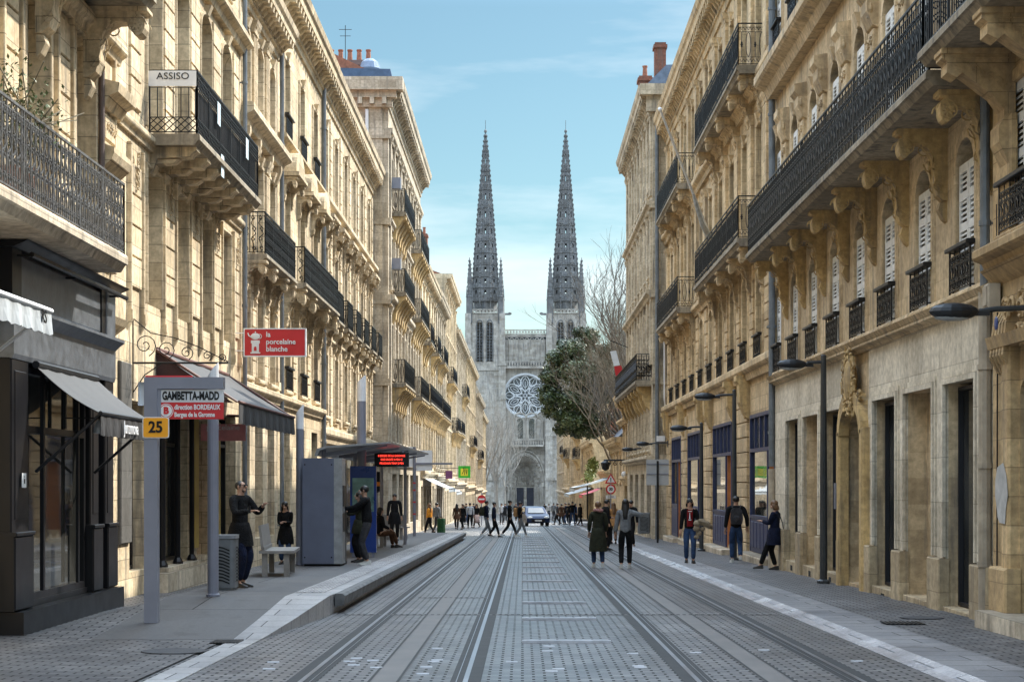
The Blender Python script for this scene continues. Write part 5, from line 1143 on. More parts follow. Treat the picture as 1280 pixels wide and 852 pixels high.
    for dx in (-hw + .3, hw - .3):
        for dy in (.2, 6.3): inst('pinnacle', me, t, (O[0] + c + dx, O[1] + yb + dy, O[2]))
    m = MB(); x = c + hw * (1 if side < 0 else -1); s2 = 1 if side < 0 else -1; m.box(min(x, x + s2 * 1.7), max(x, x + s2 * 1.7), yb - .2, yb + .2, cz(394), cz(391.5)); m.ell((x + s2 * 1.6, yb, cz(392)), (.4, .25, .3), 6, 5); q = m.build('gargoyle', S_CD, o)
tower(606.5, -1); tower(707.5, 1)

# ================================================================== TREES
def bare_tree(x, y, H, label, seed, lean=(0, 0), spread=.5, trunk_r=.3, mat=None, depth=6, first=.3, twigs=1.0):
    random.seed(seed); t = thing('bare_tree', (x, y, g(y)), label, 'tree'); m = MB(); tm = MB()
    def grow(mb, p, d, ln, r, lv):
        pts = [p]; q = p; dd = d.copy()
        for i in range(4):
            dd = (dd + Vector((random.gauss(0, .11), random.gauss(0, .11), random.gauss(0.03, .07)))).normalized(); q = q + dd * ln / 4; pts.append(q)
        mb.tube(pts, r, 5 if lv < 3 else 3, r * .6, cap=False)
        if lv >= depth: return
        n = 3 if lv < 2 else random.choice([2, 3, 3]); 
        for k in range(n):
            a_ = random.uniform(0, 2 * math.pi); sp = spread * random.uniform(.7, 1.3)
            side = Vector((math.cos(a_), math.sin(a_), 0)); nd = (dd + side * sp + Vector((0, 0, .14))).normalized()
            grow(m, pts[-1 if k < 2 else 2], nd, ln * random.uniform(.66, .85), r * .58, lv + 1)
    d0 = Vector((lean[0], lean[1], 1)).normalized(); grow(tm, Vector((0, 0, 0)), d0, H * first, trunk_r, 0) if 0 else None
    pts = [Vector((0, 0, 0)), d0 * H * first * .5, d0 * H * first]; tm.tube(pts, trunk_r, 8, trunk_r * .75)
    for k in range(4): a_ = k * 1.6 + random.random(); grow(m, pts[-1], (d0 + Vector((math.cos(a_), math.sin(a_), 0)) * spread * .8).normalized(), H * .21, trunk_r * .55, 1)
    tm.build('trunk', mat or BARK, t); m.build('crown', mat or BARK, t); return t
BARK = plain('bare_bark', (.11, .095, .08), .9, 0, .4, 3, .5); BARKB = plain('brown_bark', (.16, .125, .085), .9, 0, .4, 3, .5); BARKP = plain('pale_bark', (.30, .28, .25), .9, 0, .3, 2, .4)
bare_tree(7.6, 122, 19.5, 'large bare grey tree rising behind the evergreen, right of the street', 21, (-.02, 0), .5, .4, depth=7)
bare_tree(8.8, 131, 18.0, 'bare tree standing farthest right, half behind the grey corner house', 22, (0, 0), .5, .35, depth=7)
bare_tree(8.2, 116, 11.5, 'shorter twiggy bare tree in front of the evergreen, above the pavilion', 23, (-.05, 0), .6, .2, depth=7)
for i_, (x_, y_, H_, sp2, lab_) in enumerate(((6.2, 118.5, 12.5, .62, 'brown twiggy bare tree right behind the mansard roof'), (7.3, 121, 15.0, .55, 'tall brown bare tree between the evergreen and the corner house'), (6.9, 127, 13.5, .62, 'brown bare tree tangled with the right half of the evergreen'))):
    bare_tree(x_, y_, H_, lab_, 60 + i_, (-.03, 0), sp2, .2, BARKB, depth=7, first=.34)
for i, (x, y, H, lab) in enumerate(((-4.6, 312, 23, 'pale bare plane tree before the cathedral, nearest of the four'), (-5.0, 326, 22, 'pale bare plane tree before the cathedral, leftmost and partly behind the row of houses'), (-3.4, 338, 19, 'slimmer pale bare tree beside the cathedral portal'), (-6.4, 300, 20, 'pale bare tree at the end of the left row'))):
    bare_tree(x, y, H, lab, 40 + i, (.0, 0), .28, .3, BARKP, depth=6, first=.22)
def leafy(x, y, clumps, label, seed, leafm, trunk, n=900, ls=.16):
    random.seed(seed); t = thing('evergreen_tree', (x, y, g(y)), label, 'tree'); m = MB(); br = MB()
    for (cx_, cy_, cz_, r) in clumps:
        for s_ in range(int(n * r * r)):
            d = Vector((random.gauss(0, 1), random.gauss(0, 1), random.gauss(0, 1))).normalized(); q = r * (random.random() ** .45) * random.uniform(.75, 1.12); p = Vector((cx_, cy_, cz_)) + Vector((d.x * q, d.y * q, d.z * q * .8))
            nrm = (d + Vector((random.gauss(0, .6), random.gauss(0, .6), random.gauss(.3, .6)))).normalized(); a_ = nrm.cross(Vector((random.random(), random.random(), random.random()))).normalized() * ls * random.uniform(.6, 1.2); b_ = nrm.cross(a_) * .5
            m.quad(p - a_, p + b_, p + a_, p - b_)
        br.tube([(trunk[0], 0, trunk[1]), (cx_ * .5, cy_ * .5, (trunk[1] + cz_) / 2), (cx_, cy_, cz_)], .05, 4, .02)
    br.tube([(0, 0, 0), (trunk[0] * .3, 0, trunk[1] * .5), (trunk[0], 0, trunk[1])], .3, 7, .15)
    br.build('trunk', BARK, t); m.build('crown', leafm, t); return t
def leafmat():
    q = NG('evergreen_leaf'); P = q.pos(); n1 = q.noise(P, .8, 4); col = q.ramp(n1, .35, .65, (.018, .034, .012), (.085, .115, .04)); q.l(col, q.p.inputs['Base Color']); q.p.inputs['Roughness'].default_value = .38; return q.m
LEAF = leafmat(); random.seed(9); cl = []
def addcl(px_, py_, r, y=125, n=1):
    for _ in range(n): yy = y + random.uniform(-2.2, 2.2); cl.append((PX(px_, 125) - 7.4, yy - 125, PZ(py_, 125) - g(125), r))
for p_ in ((700, 462, 1.2), (690, 490, 1.1), (715, 440, 1.1), (735, 435, 1.2), (722, 468, 1.4), (745, 455, 1.3), (700, 505, 1.0), (718, 500, 1.3), (742, 490, 1.5), (756, 470, .8), (712, 526, .9), (733, 522, 1.1), (755, 520, .7), (762, 490, .6), (738, 418, .8), (755, 440, .7), (685, 472, .7), (698, 520, .6), (745, 475, 1.1)): addcl(*p_)
for p_ in ((740, 540, .6), (690, 512, .8), (703, 535, .7), (722, 538, .8), (742, 535, .9),  (684, 500, .7), (695, 448, .8), (705, 430, .6), (726, 414, .6), (744, 500, 1.0)): addcl(*p_)
leafy(7.4, 125, cl, 'dense dark evergreen tree leaning over the street on the right', 31, LEAF, (-.2, 6.3), 1900, .12)

# ================================================================== STREET FURNITURE
def gp(y): return g(y) + ph(y) + .006
def pole_cap(name, x, y, ztop, r, label, cap=.35, mat=None):
    t = thing(name, (x, y, gp(y)), label, 'pole', 'tram stop poles'); H = ztop - gp(y)
    m = MB(); m.lathe([(r * 1.25, 0), (r * 1.25, .03), (r, .04), (r, H - cap - .25)], k=14); m.build('shaft', mat or TRAM, t, smooth=False)
    m = MB(); k = 14; vs = [(r * math.cos(2 * math.pi * j / k), r * math.sin(2 * math.pi * j / k), H - cap - .25) for j in range(k)] + [(r * math.cos(2 * math.pi * j / k), r * math.sin(2 * math.pi * j / k), H - (.22 * (1 - math.cos(2 * math.pi * j / k)) / 2)) for j in range(k)]
    m.add(vs, [(j, (j + 1) % k, k + (j + 1) % k, k + j) for j in range(k)] + [tuple(range(k, 2 * k))]); m.build('cap', TRAMW, t); return t
# stop totem with its line sign
Y = 22.6; t = thing('stop_totem', (-4.76, Y, gp(Y)), 'grey tram stop frame carrying the GAMBETTA-MADD sign, nearest pole on the left', 'tram stop sign'); H = 2.96 - gp(Y)
m = MB(); m.box(-.085, .085, -.07, .08, 0, H); m.build('post', TRAM, t)
m = MB(); m.box(.085, .93, -.07, .08, H - .15, H); m.box(.05, .13, -.055, .07, H - .53, H - .15); m.build('arm', TRAM, t)
m = MB(); m.box(-.1, .5, .085, .12, H - .4, H + .03); m.build('back_panel', RED, t)
m = MB(); m.bev(-.17, -.09, -.03, .05, H - .36, H - .06, .01); m.build('loudspeaker', TRAMW, t)
sx0, sx1 = .095, .925; m = MB(); m.box(sx0, sx1, -.045, .02, H - .32, H - .16); wp = m.build('name_plate', plain('plate_white', (.62, .63, .65), .45, 0, .05, 3, 0), t)
m = MB(); m.box(sx0, sx1, -.045, .02, H - .535, H - .322); rp_ = m.build('line_plate', RED, t)
lettering('GAMBETTA-MADD', .145, BLK, wp, ((sx0 + sx1) / 2, -.048, H - .242), sx=.60, bold=.006)
lettering('direction BORDEAUX', .088, WHITE, rp_, (sx0 + .205, -.048, H - .385), sx=.72, bold=.0025, align='LEFT')
lettering('Berges de la Garonne', .082, WHITE, rp_, (sx0 + .205, -.048, H - .48), sx=.72, bold=.0025, align='LEFT')
m = MB(); ring(m, sx0 + .1, H - .43, .085, .093, -.05, -.046, 24); ring(m, sx0 + .1, H - .43, .0, .075, -.05, -.046, 24); q = m.build('line_disc', WHITE, rp_); lettering('B', .12, RED, q, (sx0 + .1, -.054, H - .43), bold=.006)
t2 = thing('route_plate', (-4.69, Y - .08, 2.315), 'orange square plate reading 25 fixed to the tram stop frame', 'sign')
m = MB(); P = [(a, b) for a, b in [(-.17, -.10), (-.165, -.125), (-.14, -.135), (.14, -.135), (.165, -.125), (.17, -.10), (.17, .10), (.165, .125), (.14, .135), (-.14, .135), (-.165, .125), (-.17, .10)]]
m.py(P, -.005, .006); m.build('rim', WHITE, t2); m = MB(); m.py([(a * .93, b * .92) for a, b in P], -.011, -.0055); m.build('face', plain('orange_plate', (.85, .36, .01), .45, 0, .05, 3, 0), t2); lettering('25', .2, BLK, t2, (0, -.0145, 0), sx=.92, bold=.006)
pole_cap('stop_pole', -4.5, 25.6, 3.36, .082, 'grey round pole with slanted pale cap, just behind the GAMBETTA-MADD sign', .3)
pole_cap('stop_pole', -4.88, 38.6, 3.33, .085, 'grey round pole with slanted pale cap beside the big blue-grey ticket cabinet', .3)
t = pole_cap('lamp_mast', -4.25, 46.5, 4.45, .12, 'thick grey mast with pale glowing-white top rising behind the tram shelter', .45)
# litter bin
def slot_bin(x, y, w, d, h, label):
    t = thing('litter_bin', (x, y, gp(y)), label, 'litter bin'); m = MB()
    P = [(w * .5 * sx_ * (1 if abs(a) < 2 else 1), 0) for sx_, a in ()] 
    pts = []
    for cxx, cyy, a0 in ((w / 2 - .07, d / 2 - .07, 0), (-w / 2 + .07, d / 2 - .07, 90), (-w / 2 + .07, -d / 2 + .07, 180), (w / 2 - .07, -d / 2 + .07, 270)):
        pts += [(cxx + .07 * math.cos(R(a0 + k * 30)), cyy + .07 * math.sin(R(a0 + k * 30))) for k in range(4)]
    m.pz(pts, .04, h - .06); m.pz([(a * .9, b * .9) for a, b in pts], 0, .04); m.build('shell', plain('bin_grey', (.16, .17, .18), .5, .3), t)
    m = MB(); m.pz([(a * 1.05, b * 1.05) for a, b in pts], h - .055, h); m.build('lid', plain('bin_lid', (.25, .26, .28), .45, .3), t)
    m = MB()
    for k in range(11):
        z = .12 + k * (h - .3) / 11; n = 5
        for sgn, fx in ((1, lambda q, o: (q, -d / 2 - .004 - o)), (2, lambda q, o: (w / 2 + .004 + o, q))):
            L_ = (w if sgn == 1 else d) - .16
            m.add([(*fx(-L_ / 2 + L_ * i / n, 0), z + .03 * math.sin(i / n * 4) + dz) for dz in (0, .025) for i in range(n + 1)], [(i, i + 1, n + 2 + i, n + 1 + i) for i in range(n)])
    m.build('slots', DARK, t); return t
slot_bin(-4.67, 27.5, .42, .42, .86, 'grey slotted litter bin on the platform beside the man with sunglasses')
slot_bin(5.55, 80.5, .55, .5, .95, 'tall grey bin against the grey corner house on the right pavement')
# platform benches
def bench(x, y, w, label, rz=0):
    t = thing('bench', (x, y, gp(y)), label, 'bench', 'platform benches', rz); BM = plain('bench_grey', (.22, .21, .20), .5, .1, .25, 5)
    m = MB(); m.box(-w / 2, w / 2, -.3, .34, .44, .49); m.build('seat', BM, t)
    m = MB(); m.px([(-.26, .52), (-.31, .95), (-.27, .96), (-.21, .52)], -w / 2, w / 2) ; m.px([(-.24, .5), (-.24, .56), (-.2, .56), (-.2, .5)], -w / 2, w / 2); m.build('backrest', BM, t)
    for sx_ in (-1, 1):
        for sy_ in (-1, 1): m = MB(); m.box(sx_ * (w / 2 - .12) - .05, sx_ * (w / 2 - .12) + .05, sy_ * .2 - .05, sy_ * .2 + .05, 0, .44); m.build('leg', BM, t)
    return t
bench(-4.62, 33.4, 2.0, 'grey bench with slanted backrest on the near platform, before the ticket cabinet', R(-86))
bench(-4.55, 55.0, 1.5, 'grey bench under the tram shelter where a woman sits', R(-90))
bench(-4.75, 66.5, .8, 'short grey seat at the far end of the shelter with papers on it', R(-20))
# ticket cabinet
t = thing('ticket_machine', (-4.32, 38.8, gp(38.8)), 'large plain blue-grey cabinet with ticket machines on its right side, on the tram platform', 'ticket machine'); H = 2.34
m = MB(); m.box(-.43, .25, -.8, .8, .06, H); [m.box(-.43 + .004, .25 - .004, -.803, -.8, z, z + .006) for z in (.1, H - .06)]; m.build('cabinet', TRAMB, t)
m = MB(); m.box(-.4, .38, -.74, .74, 0, .06); m.build('plinth', DARK, t)
m = MB(); m.box(.25, .43, -.8, -.1, .06, H); m.build('machine_body', plain('machine_grey', (.30, .31, .32), .4, .3), t)
m = MB(); m.box(.43, .45, -.72, -.18, 1.3, 1.75); m.box(.43, .44, -.7, -.2, .75, 1.15); m.build('screen', BLK, t)
m = MB(); m.box(.26, .40, -.7, -.5, 1.55, 1.85); m.build('card_reader', TRAM, t); m = MB(); m.box(.25, .44, -.1, .05, .06, H - .1); m.build('dark_door', BLK, t)
m = MB(); [m.ell((sx_, -.803, z), (.018, .004, .018), 8, 4) for sx_ in (-.38, .2) for z in (.2, 2.2)]; m.build('rivets', BLK, t)
# blue advertising panel
t = thing('advert_panel', (-4.02, 44.5, gp(44.5)), 'tall blue advertising panel with a pale poster behind the ticket machine users', 'advertising panel')
m = MB(); m.box(-.33, .33, -.08, .08, .12, 2.3); m.build('case', plain('advert_blue', (.01, .04, .22), .3, 0, .1, 3, 0), t)
m = MB(); m.box(-.27, .27, -.086, -.08, 1.15, 2.0); m.build('poster', plain('poster_green', (.16, .30, .28), .3, 0, .6, 3, 0), t); m = MB(); [m.box(sx_ - .04, sx_ + .04, -.05, .05, 0, .12) for sx_ in (-.25, .25)]; m.build('foot', TRAM, t)
# shelter
t = thing('tram_shelter', (-4.2, 51, gp(51)), 'grey metal tram shelter with curved flat roof along the left platform', 'tram shelter')
fz = lambda x, y, z: (x + 4.2, y - 51, z - gp(51))
m = MB(); Pf = [(-4.95, 2.25), (-4.9, 2.38), (-4.7, 2.44), (-3.2, 2.55), (-3.2, 2.59), (-4.72, 2.49), (-4.97, 2.42), (-5.02, 2.25)]; m.py(Pf, 42.5, 60); m.build('roof', plain('roof_grey', (.30, .32, .35), .35, .6), t, fn=fz)
for y in (43, 47, 51, 55, 59.5):
    m = MB(); m.py([(-4.9, 2.33), (-3.3, 2.53), (-3.3, 2.49), (-4.9, 2.22)], y - .04, y + .04); m.build('rafter', TRAM, t, fn=fz)
for x, y in ((-4.85, 43), (-4.85, 51), (-4.6, 57.5), (-3.9, 58.5)):
    m = MB(); m.tube([(x, y, gp(y)), (x, y, 2.4)], .055, 10); m.build('post', TRAM, t, fn=fz)
m = MB(); m.box(-4.88, -4.86, 47, 51, gp(50) + .3, 2.0); m.build('glass_screen', glass('screen_glass', (.08, .10, .11), .05), t, fn=fz)
t = thing('display_board', (PX(489.5, 47), 47, PZ(583, 47)), 'black electronic display with red lettering hanging from the tram shelter', 'display'); w = 43 / F * 47
m = MB(); m.box(-w / 2, w / 2, 0, .14, 0, .38); m.build('case', BLK, t); m = MB(); [m.box(x - .02, x + .02, .05, .09, .38, .45) for x in (-.3, .3)]; m.build('hanger', TRAM, t)
LED = emis('led_red', (1, .05, .03), 1.6)
for i, s_ in enumerate(('B BERGES DE LA GARONNE', 'RIVE DROITE 4 MIN 12', 'PROCHAIN TRAM 2 MIN')): lettering(s_, .075, LED, t, (0, -.006, .29 - i * .1), sx=.78)
# board back + pole with red marks
t = thing('signal_board', (PX(518, 74), 74, gp(74)), 'pale blank sign board on a grey post with red marks, far end of the platform', 'sign board')
m = MB(); m.tube([(0, 0, 0), (0, 0, 3.75)], .07, 8); m.build('post', TRAM, t); m = MB(); m.box(.08, .75, 0, .05, 2.75, 3.6); m.box(-.75, -.05, .02, .06, 2.9, 3.75); m.build('board', TRAMW, t); m = MB(); m.box(.0, 1.6, -.05, .03, 3.0, 3.08); m.build('arm', TRAM, t)
m = MB(); [m.box(-.06, .06, -.075, -.07, z, z + .06) for z in (.9, 1.4, 1.9, 2.2)]; m.build('marks', RED, t)
t = thing('tram_signal', (PX(471, 58), 58, gp(58)), 'rounded black signal head with an orange band above the waiting people', 'signal'); m = MB(); m.tube([(0, 0, 0), (0, 0, 1.75)], .03, 6); m.build('post', TRAM, t); m = MB(); m.lathe([(.05, 1.72), (.14, 1.78), (.16, 1.95), (.16, 2.3), (.12, 2.4), (.02, 2.42)], k=12); m.build('head', BLK, t)
m = MB(); m.lathe([(.163, 1.93), (.168, 1.95), (.168, 2.05), (.163, 2.07)], k=12); m.build('band', plain('orange_band', (.8, .25, .02), .4), t)
# street lamps of the right side
def lamp_head(name, parent, x, z):      # shallow dome with flat lens, stretching to -x
    m = MB(); m.ell((x, 0, z), (.30, .14, .105), 14, 8); m.box(x + .2, x + .42, -.035, .035, z - .05, z + .0); m.build('lamp_head', plain('lamp_black', (.025, .027, .03), .4, .3), parent)
    m = MB(); m.ell((x - .02, 0, z - .07), (.22, .10, .045), 12, 6); m.build('lens', plain('lamp_lens', (.4, .42, .42), .2), parent)
LB = MATS.get('lamp_black') or IRON
def street_lamp(x, y, zh, arm, label, post=True):
    t = thing('street_lamp', (x, y, g(y) + .07 if post else zh), label, 'street lamp', 'lamps of the right pavement'); z = zh - (g(y) + .07) if post else 0
    if post: m = MB(); m.lathe([(.13, 0), (.13, .05), (.075, .08), (.07, z * .5), (.055, z + .12), (.03, z + .14)], k=10); m.build('post', PIPE if 0 else plain('lamp_post_grey', (.05, .055, .06), .4, .3), t)
    m = MB(); m.tube([(0, 0, z + .0), (-arm * .5, 0, z - .02), (-arm + .3, 0, z - .05)], .035, 8); 
    if not post: m.box(-.02, .03, -.1, .1, z - .2, z + .12)
    m.build('arm', MATS.get('lamp_post_grey', IRON), t); lamp_head('h', t, -arm, z - .05)
street_lamp(5.92, 34.6, PZ(452, 34.6), .62, 'tall dark street lamp standing before the pale ground floor, nearest post on the right')
street_lamp(5.9, 49.0, PZ(493, 49), .82, 'dark street lamp between the blue shopfronts, beside the man with a backpack')
street_lamp(5.95, 58.5, PZ(533, 58.5), .75, 'dark street lamp at the third blue shopfront', True)
street_lamp(6.15, 21.0, PZ(384, 21), 1.0, 'black lamp on a horizontal arm from the house wall at the right edge', False)
street_lamp(6.4, 77.5, PZ(553, 77.5), 1.1, 'dark lamp on a wall arm before the grey corner house', False)
street_lamp(5.85, 86, PZ(560, 86), .7, 'dark lamp on the facade of the grey corner house', False)
t = thing('ornate_wall_lamp', (5.9, 99.5, PZ(577, 99.5)), 'ornate iron arm with hanging lamp beside the traffic signs', 'street lamp'); m = MB(); m.tube([(0, 0, .1), (-1.3, 0, .1)], .05, 5); [m.tube([(a, 0, c) for a, c in spiral(-.3 - k * .35, -.1, .14, k, 1.3, 10)], .03) for k in range(3)]; m.build('scroll_arm', IRON, t); m = MB(); m.lathe([(.05, .1), (.28, -.05), (.2, -.4), (.05, -.5)], (-1.2, 0, 0), 8); m.build('lantern', IRON, t); m = MB(); m.ell((-.15, 0, -.7), (.16, .16, .18), 8, 6); m.build('globe', WHITE, t)
# signs right
t = thing('sign_board', (PX(822, 71), 71, g(71) + .07), 'large pale blank board seen from behind on a dark post, right pavement', 'sign board'); m = MB(); m.tube([(0, 0, 0), (0, 0, 3.3)], .045, 8); m.build('post', IRON, t); w = 14 / F * 71
m = MB(); m.box(-w, w, .05, .08, PZ(606, 71) - g(71) - .07, PZ(574, 71) - g(71) - .07); m.build('board', plain('board_back', (.42, .43, .44), .5, .2, .1, 3), t); m = MB(); [m.box(-w, w, .02, .05, z, z + .04) for z in (2.75, 2.45 + .7)]; m.build('rail', TRAM, t)
Y = 105; t = thing('traffic_sign', (PX(763.5, Y), Y, g(Y) + .07), 'warning triangle over a round 30 speed sign on one post, right', 'traffic sign'); m = MB(); m.tube([(0, 0, 0), (0, 0, 3.3)], .04, 6); m.build('post', TRAM, t)
zc = PZ(598.5, Y) - g(Y) - .07
def tri(m, r, y0, y1): m.py([(-r, -r * .5), (r, -r * .5), (0, r * 1.1)], y0, y1)
m = MB(); m.py([(-.36, zc - .26), (.36, zc - .26), (0, zc + .36)], -.03, -.01); m.build('triangle_rim', RED, t); m = MB(); m.py([(-.24, zc - .19), (.24, zc - .19), (0, zc + .21)], -.04, -.03); m.build('triangle_face', WHITE, t); m = MB(); m.box(-.03, .03, -.045, -.04, zc - .08, zc + .1); m.box(-.03, .03, -.045, -.04, zc - .16, zc - .11); m.build('exclamation_mark', BLK, t)
z2 = zc - .6; m = MB(); ring(m, 0, z2, .0, .3, -.03, -.01, 20); m.build('disc_rim', RED, t); m = MB(); ring(m, 0, z2, 0, .21, -.04, -.03, 20); m.build('disc_face', WHITE, t); lettering('30', .24, BLK, t, (0, -.045, z2), sx=.9, bold=.01)
m = MB(); m.box(-.3, .3, -.03, -.01, z2 - .55, z2 - .36); m.build('plate', WHITE, t); lettering('ZONE', .13, BLK, t, (0, -.035, z2 - .455))
# red and white banner
t = thing('hanging_banner', (5.55, 97.0, 8.9), 'small red and white banner hanging tilted from the grey corner house, before the tree', 'banner'); m = MB(); m.tube([(.3, 0, .1), (-.7, 0, .5)], .03); m.build('pole', IRON, t)
m = MB(); m.py([(-.72, -.1), (-.38, -.05), (-.18, -.85), (-.5, -.9)], -.01, .01); m.build('upper_cloth', TRAMW, t); m = MB(); m.py([(-.5, -.92), (-.1, -.87), (.1, -1.75), (-.18, -1.75), (-.42, -1.4)], -.01, .01); m.build('lower_cloth', RED, t)
t = thing('flagpole', (6.3, 59.2, 9.9), 'long pale slanting flagpole with furled white flag on the honey stone house', 'flagpole'); m = MB(); tip = Vector((-2.0, -4.2, 3.35)); m.tube([(0, 0, 0), tip], .05, 8, .035); m.ell(tuple(tip), (.07, .07, .07), 8, 6); m.build('pole', TRAMW, t)
m = MB(); m.tube([tip * .02 + Vector((0, 0, -.1)), tip * .15 + Vector((0, 0, -.25)), tip * .3 + Vector((0, 0, -.12)), tip * .36], .11, 7, .03); m.build('furled_flag', plain('flag_cloth', (.5, .52, .52), .9, 0, .4, 9), t)
# signs left, far
def proj_sign(x0, x1, y, ya, yb, mat, name, label, cat='shop sign'):
    t = thing(name, (PX(x0, y), y, PZ(yb, y)), label, cat); w = PX(x1, y) - PX(x0, y); h = PZ(ya, y) - PZ(yb, y)
    m = MB(); m.box(0, w, -.1, .1, 0, h); m.build('panel', mat, t); m = MB(); [m.tube([(0, 0, z), (-6.1 - PX(x0, y), 0, z)], .03) for z in (h * .2, h * .8)]; m.build('bracket', IRON, t); return t, w, h
t, w, h = proj_sign(573, 588, 128, 582, 597, plain('sign_green', (.03, .45, .03), .4, 0, .05, 2, 0), 'green_shop_sign', 'bright green square sign with a yellow centre on the left row')
m = MB(); m.box(w * .2, w * .8, -.12, -.1, h * .18, h * .78); q = m.build('emblem', plain('sign_yellow', (.85, .75, .05), .4, 0, .05, 2, 0), t)
m = MB(); [m.tube([(w * .3, -.13, h * a), (w * .45, -.13, h * b), (w * .42, -.13, h * c)], .03) for a, b, c in ((.3, .6, .85),)]; m.tube([(w * .5, -.13, h * .25), (w * .55, -.13, h * .9), (w * .7, -.13, h * .3), (w * .72, -.13, h * .75)], .03); m.build('figure_mark', BLK, q)
proj_sign(557, 565.5, 112, 588, 598, plain('sign_purple', (.12, .03, .10), .5), 'purple_shop_sign', 'small dark purple square sign on the left row, before the green sign')
t = thing('no_entry_sign', (PX(602, 135), 135, g(135)), 'round red no-entry sign on a post in the left row', 'traffic sign'); m = MB(); m.tube([(0, 0, 0), (0, 0, 2.5)], .04, 6); m.build('post', TRAM, t); zc = PZ(623.5, 135) - g(135); m = MB(); ring(m, 0, zc, 0, .32, -.05, -.02, 20); m.build('disc', RED, t); m = MB(); m.box(-.22, .22, -.06, -.05, zc - .06, zc + .06); m.build('bar', WHITE, t)
cloth_awning('white_shop_awning', -1, 6.1, 108, 118, 1.9, 1.6, 1.2, .2, AWNW, 'white awning sloping over a shop of the ornate house, left row', arms=False)
cloth_awning('pale_shop_awning', -1, 6.1, 126, 136, 1.5, 1.4, .9, .2, AWNW, 'pale awning over the shop under the green sign', arms=False)
cloth_awning('cafe_awning', 1, 6.2, 122, 134, 1.9, 2.6, 1.2, .25, AWNW, 'wide white cafe awning below the evergreen tree, right', arms=False)
cloth_awning('striped_cafe_awning', 1, 6.5, 164, 182, 1.1, 2.2, .45, .25, AWNW, 'white awning along the terraced low house, far right', arms=False)
cloth_awning('red_cafe_awning', 1, 6.2, 138, 146, 1.1, 1.5, .6, .25, RED, 'small red awning by the crowd, right', arms=False)
random.seed(4)
t = thing('leafy_garland', (5.6, 118, 2.2), 'yellow-green leafy garland hanging over the cafe front, right', 'garland'); m = MB()
for i in range(1600):
    q = random.random(); c = Vector((-.9 + .5 * q, q * 22 - 2, 1.0 * (1 - q) - .3 + random.gauss(0, .18))); d = Vector((random.gauss(0, 1), random.gauss(0, 1), random.gauss(0, 1))).normalized() * .12; e2 = d.cross(Vector((0, .3, 1))).normalized() * .07
    c += Vector((random.gauss(0, .15), 0, 0)); m.quad(c - d, c + e2, c + d, c - e2)
m.build('foliage', plain('garland_leaf', (.20, .22, .04), .6), t); m = MB(); m.tube([(-.9, -2, .7), (-.4, 20, -.3)], .04); m.tube([(-.5, 20, -.3), (-.5, 20, -3.5)], .06); m.build('support', IRON, t)
# cafe front glass kiosk
b = Bd('cafe_pavilion', 1, 6.6, 118.2, 150, 2.6, 'low glazed cafe front under the trees, right', S_R2, depth=5)
for k in range(7): b.open(121 + 4.3 * k, 3.6, g(134) - .0, 1.2, 0, .3)
b.wall(); [b.glazing(119.2 + 4.3 * k, 122.8 + 4.3 * k, g(134), 1.2, -.25, 4, frame=WOODW) for k in range(7)]; b.cornice(2.0, .5, .4, mod=False)

# cars
def car(x, y, paint, label, rz=0, w=1.72):
    t = thing('parked_car', (x, y, g(y)), label, 'car', None, rz); L_ = 4.0
    side = [(-L_ / 2, .35), (-L_ / 2 + .02, .62), (-L_ / 2 + .18, .78), (-.95, .95), (-.35, 1.38), (.2, 1.46), (1.1, 1.42), (1.75, 1.0), (1.95, .9), (2.0, .45), (1.9, .3), (-1.85, .28)]
    m = MB(); rows = []; 
    for (xx, sc, dz) in ((-1, .86, -.0), (-.93, .97, 0), (-.6, 1, .015), (0, 1, .02), (.6, 1, .015), (.93, .97, 0), (1, .86, 0)):
        rows.append([(xx * w / 2 * (1 if z < .95 else 1 - (z - .95) * .32), yy * (1 if abs(xx) < .9 else .985), .25 + (z - .25) * (1 if abs(xx) < .99 else .95)) for yy, z in side])
    n = len(side); vs = [p for r_ in rows for p in r_]; fs = [(i * n + j, i * n + (j + 1) % n, (i + 1) * n + (j + 1) % n, (i + 1) * n + j) for i in range(6) for j in range(n)] + [tuple(range(n)), tuple(6 * n + j for j in range(n))[::-1]]
    m.add(vs, fs); m.build('body', paint, t, smooth=False)
    m = MB(); m.add([(-.62, -.98, .99), (.62, -.98, .99), (.52, -.42, 1.36), (-.52, -.42, 1.36)], [(0, 1, 2, 3)]); m.build('windscreen', GL, t, (0, -.02, .012))
    for sg in (-1, 1):
        m = MB(); m.add([(sg * (w / 2 + .004), -.8, .98), (sg * (w / 2 + .004), 1.45, .98), (sg * (w / 2 - .1), 1.05, 1.36), (sg * (w / 2 - .1), -.3, 1.34)], [(0, 1, 2, 3)]); m.build('side_window', GL, t)
        m = MB(); m.ell((sg * .62, -1.93, .68), (.2, .08, .09), 10, 6); m.build('headlight', plain('headlight', (.75, .78, .8), .1), t); m = MB(); m.ell((sg * (w / 2 + .12), -.75, 1.0), (.1, .06, .07), 8, 5); m.build('mirror', paint, t)
        for yy in (-1.25, 1.25):
            m = MB(); N = 16; m.px([(yy + .31 * math.cos(2 * math.pi * k / N), .31 + .31 * math.sin(2 * math.pi * k / N)) for k in range(N)], sg * (w / 2 - .2), sg * (w / 2 + .01)); wh = m.build('wheel', RUB, t); m = MB(); m.px([(yy + .18 * math.cos(2 * math.pi * k / N), .31 + .18 * math.sin(2 * math.pi * k / N)) for k in range(N)], sg * (w / 2 + .01), sg * (w / 2 + .02)); m.build('rim', STEEL, wh)
    m = MB(); m.box(-.5, .5, -2.03, -1.98, .36, .56); m.build('grille', BLK, t); m = MB(); m.box(-.26, .26, -2.05, -2.035, .4, .51); m.build('number_plate', WHITE, t); return t
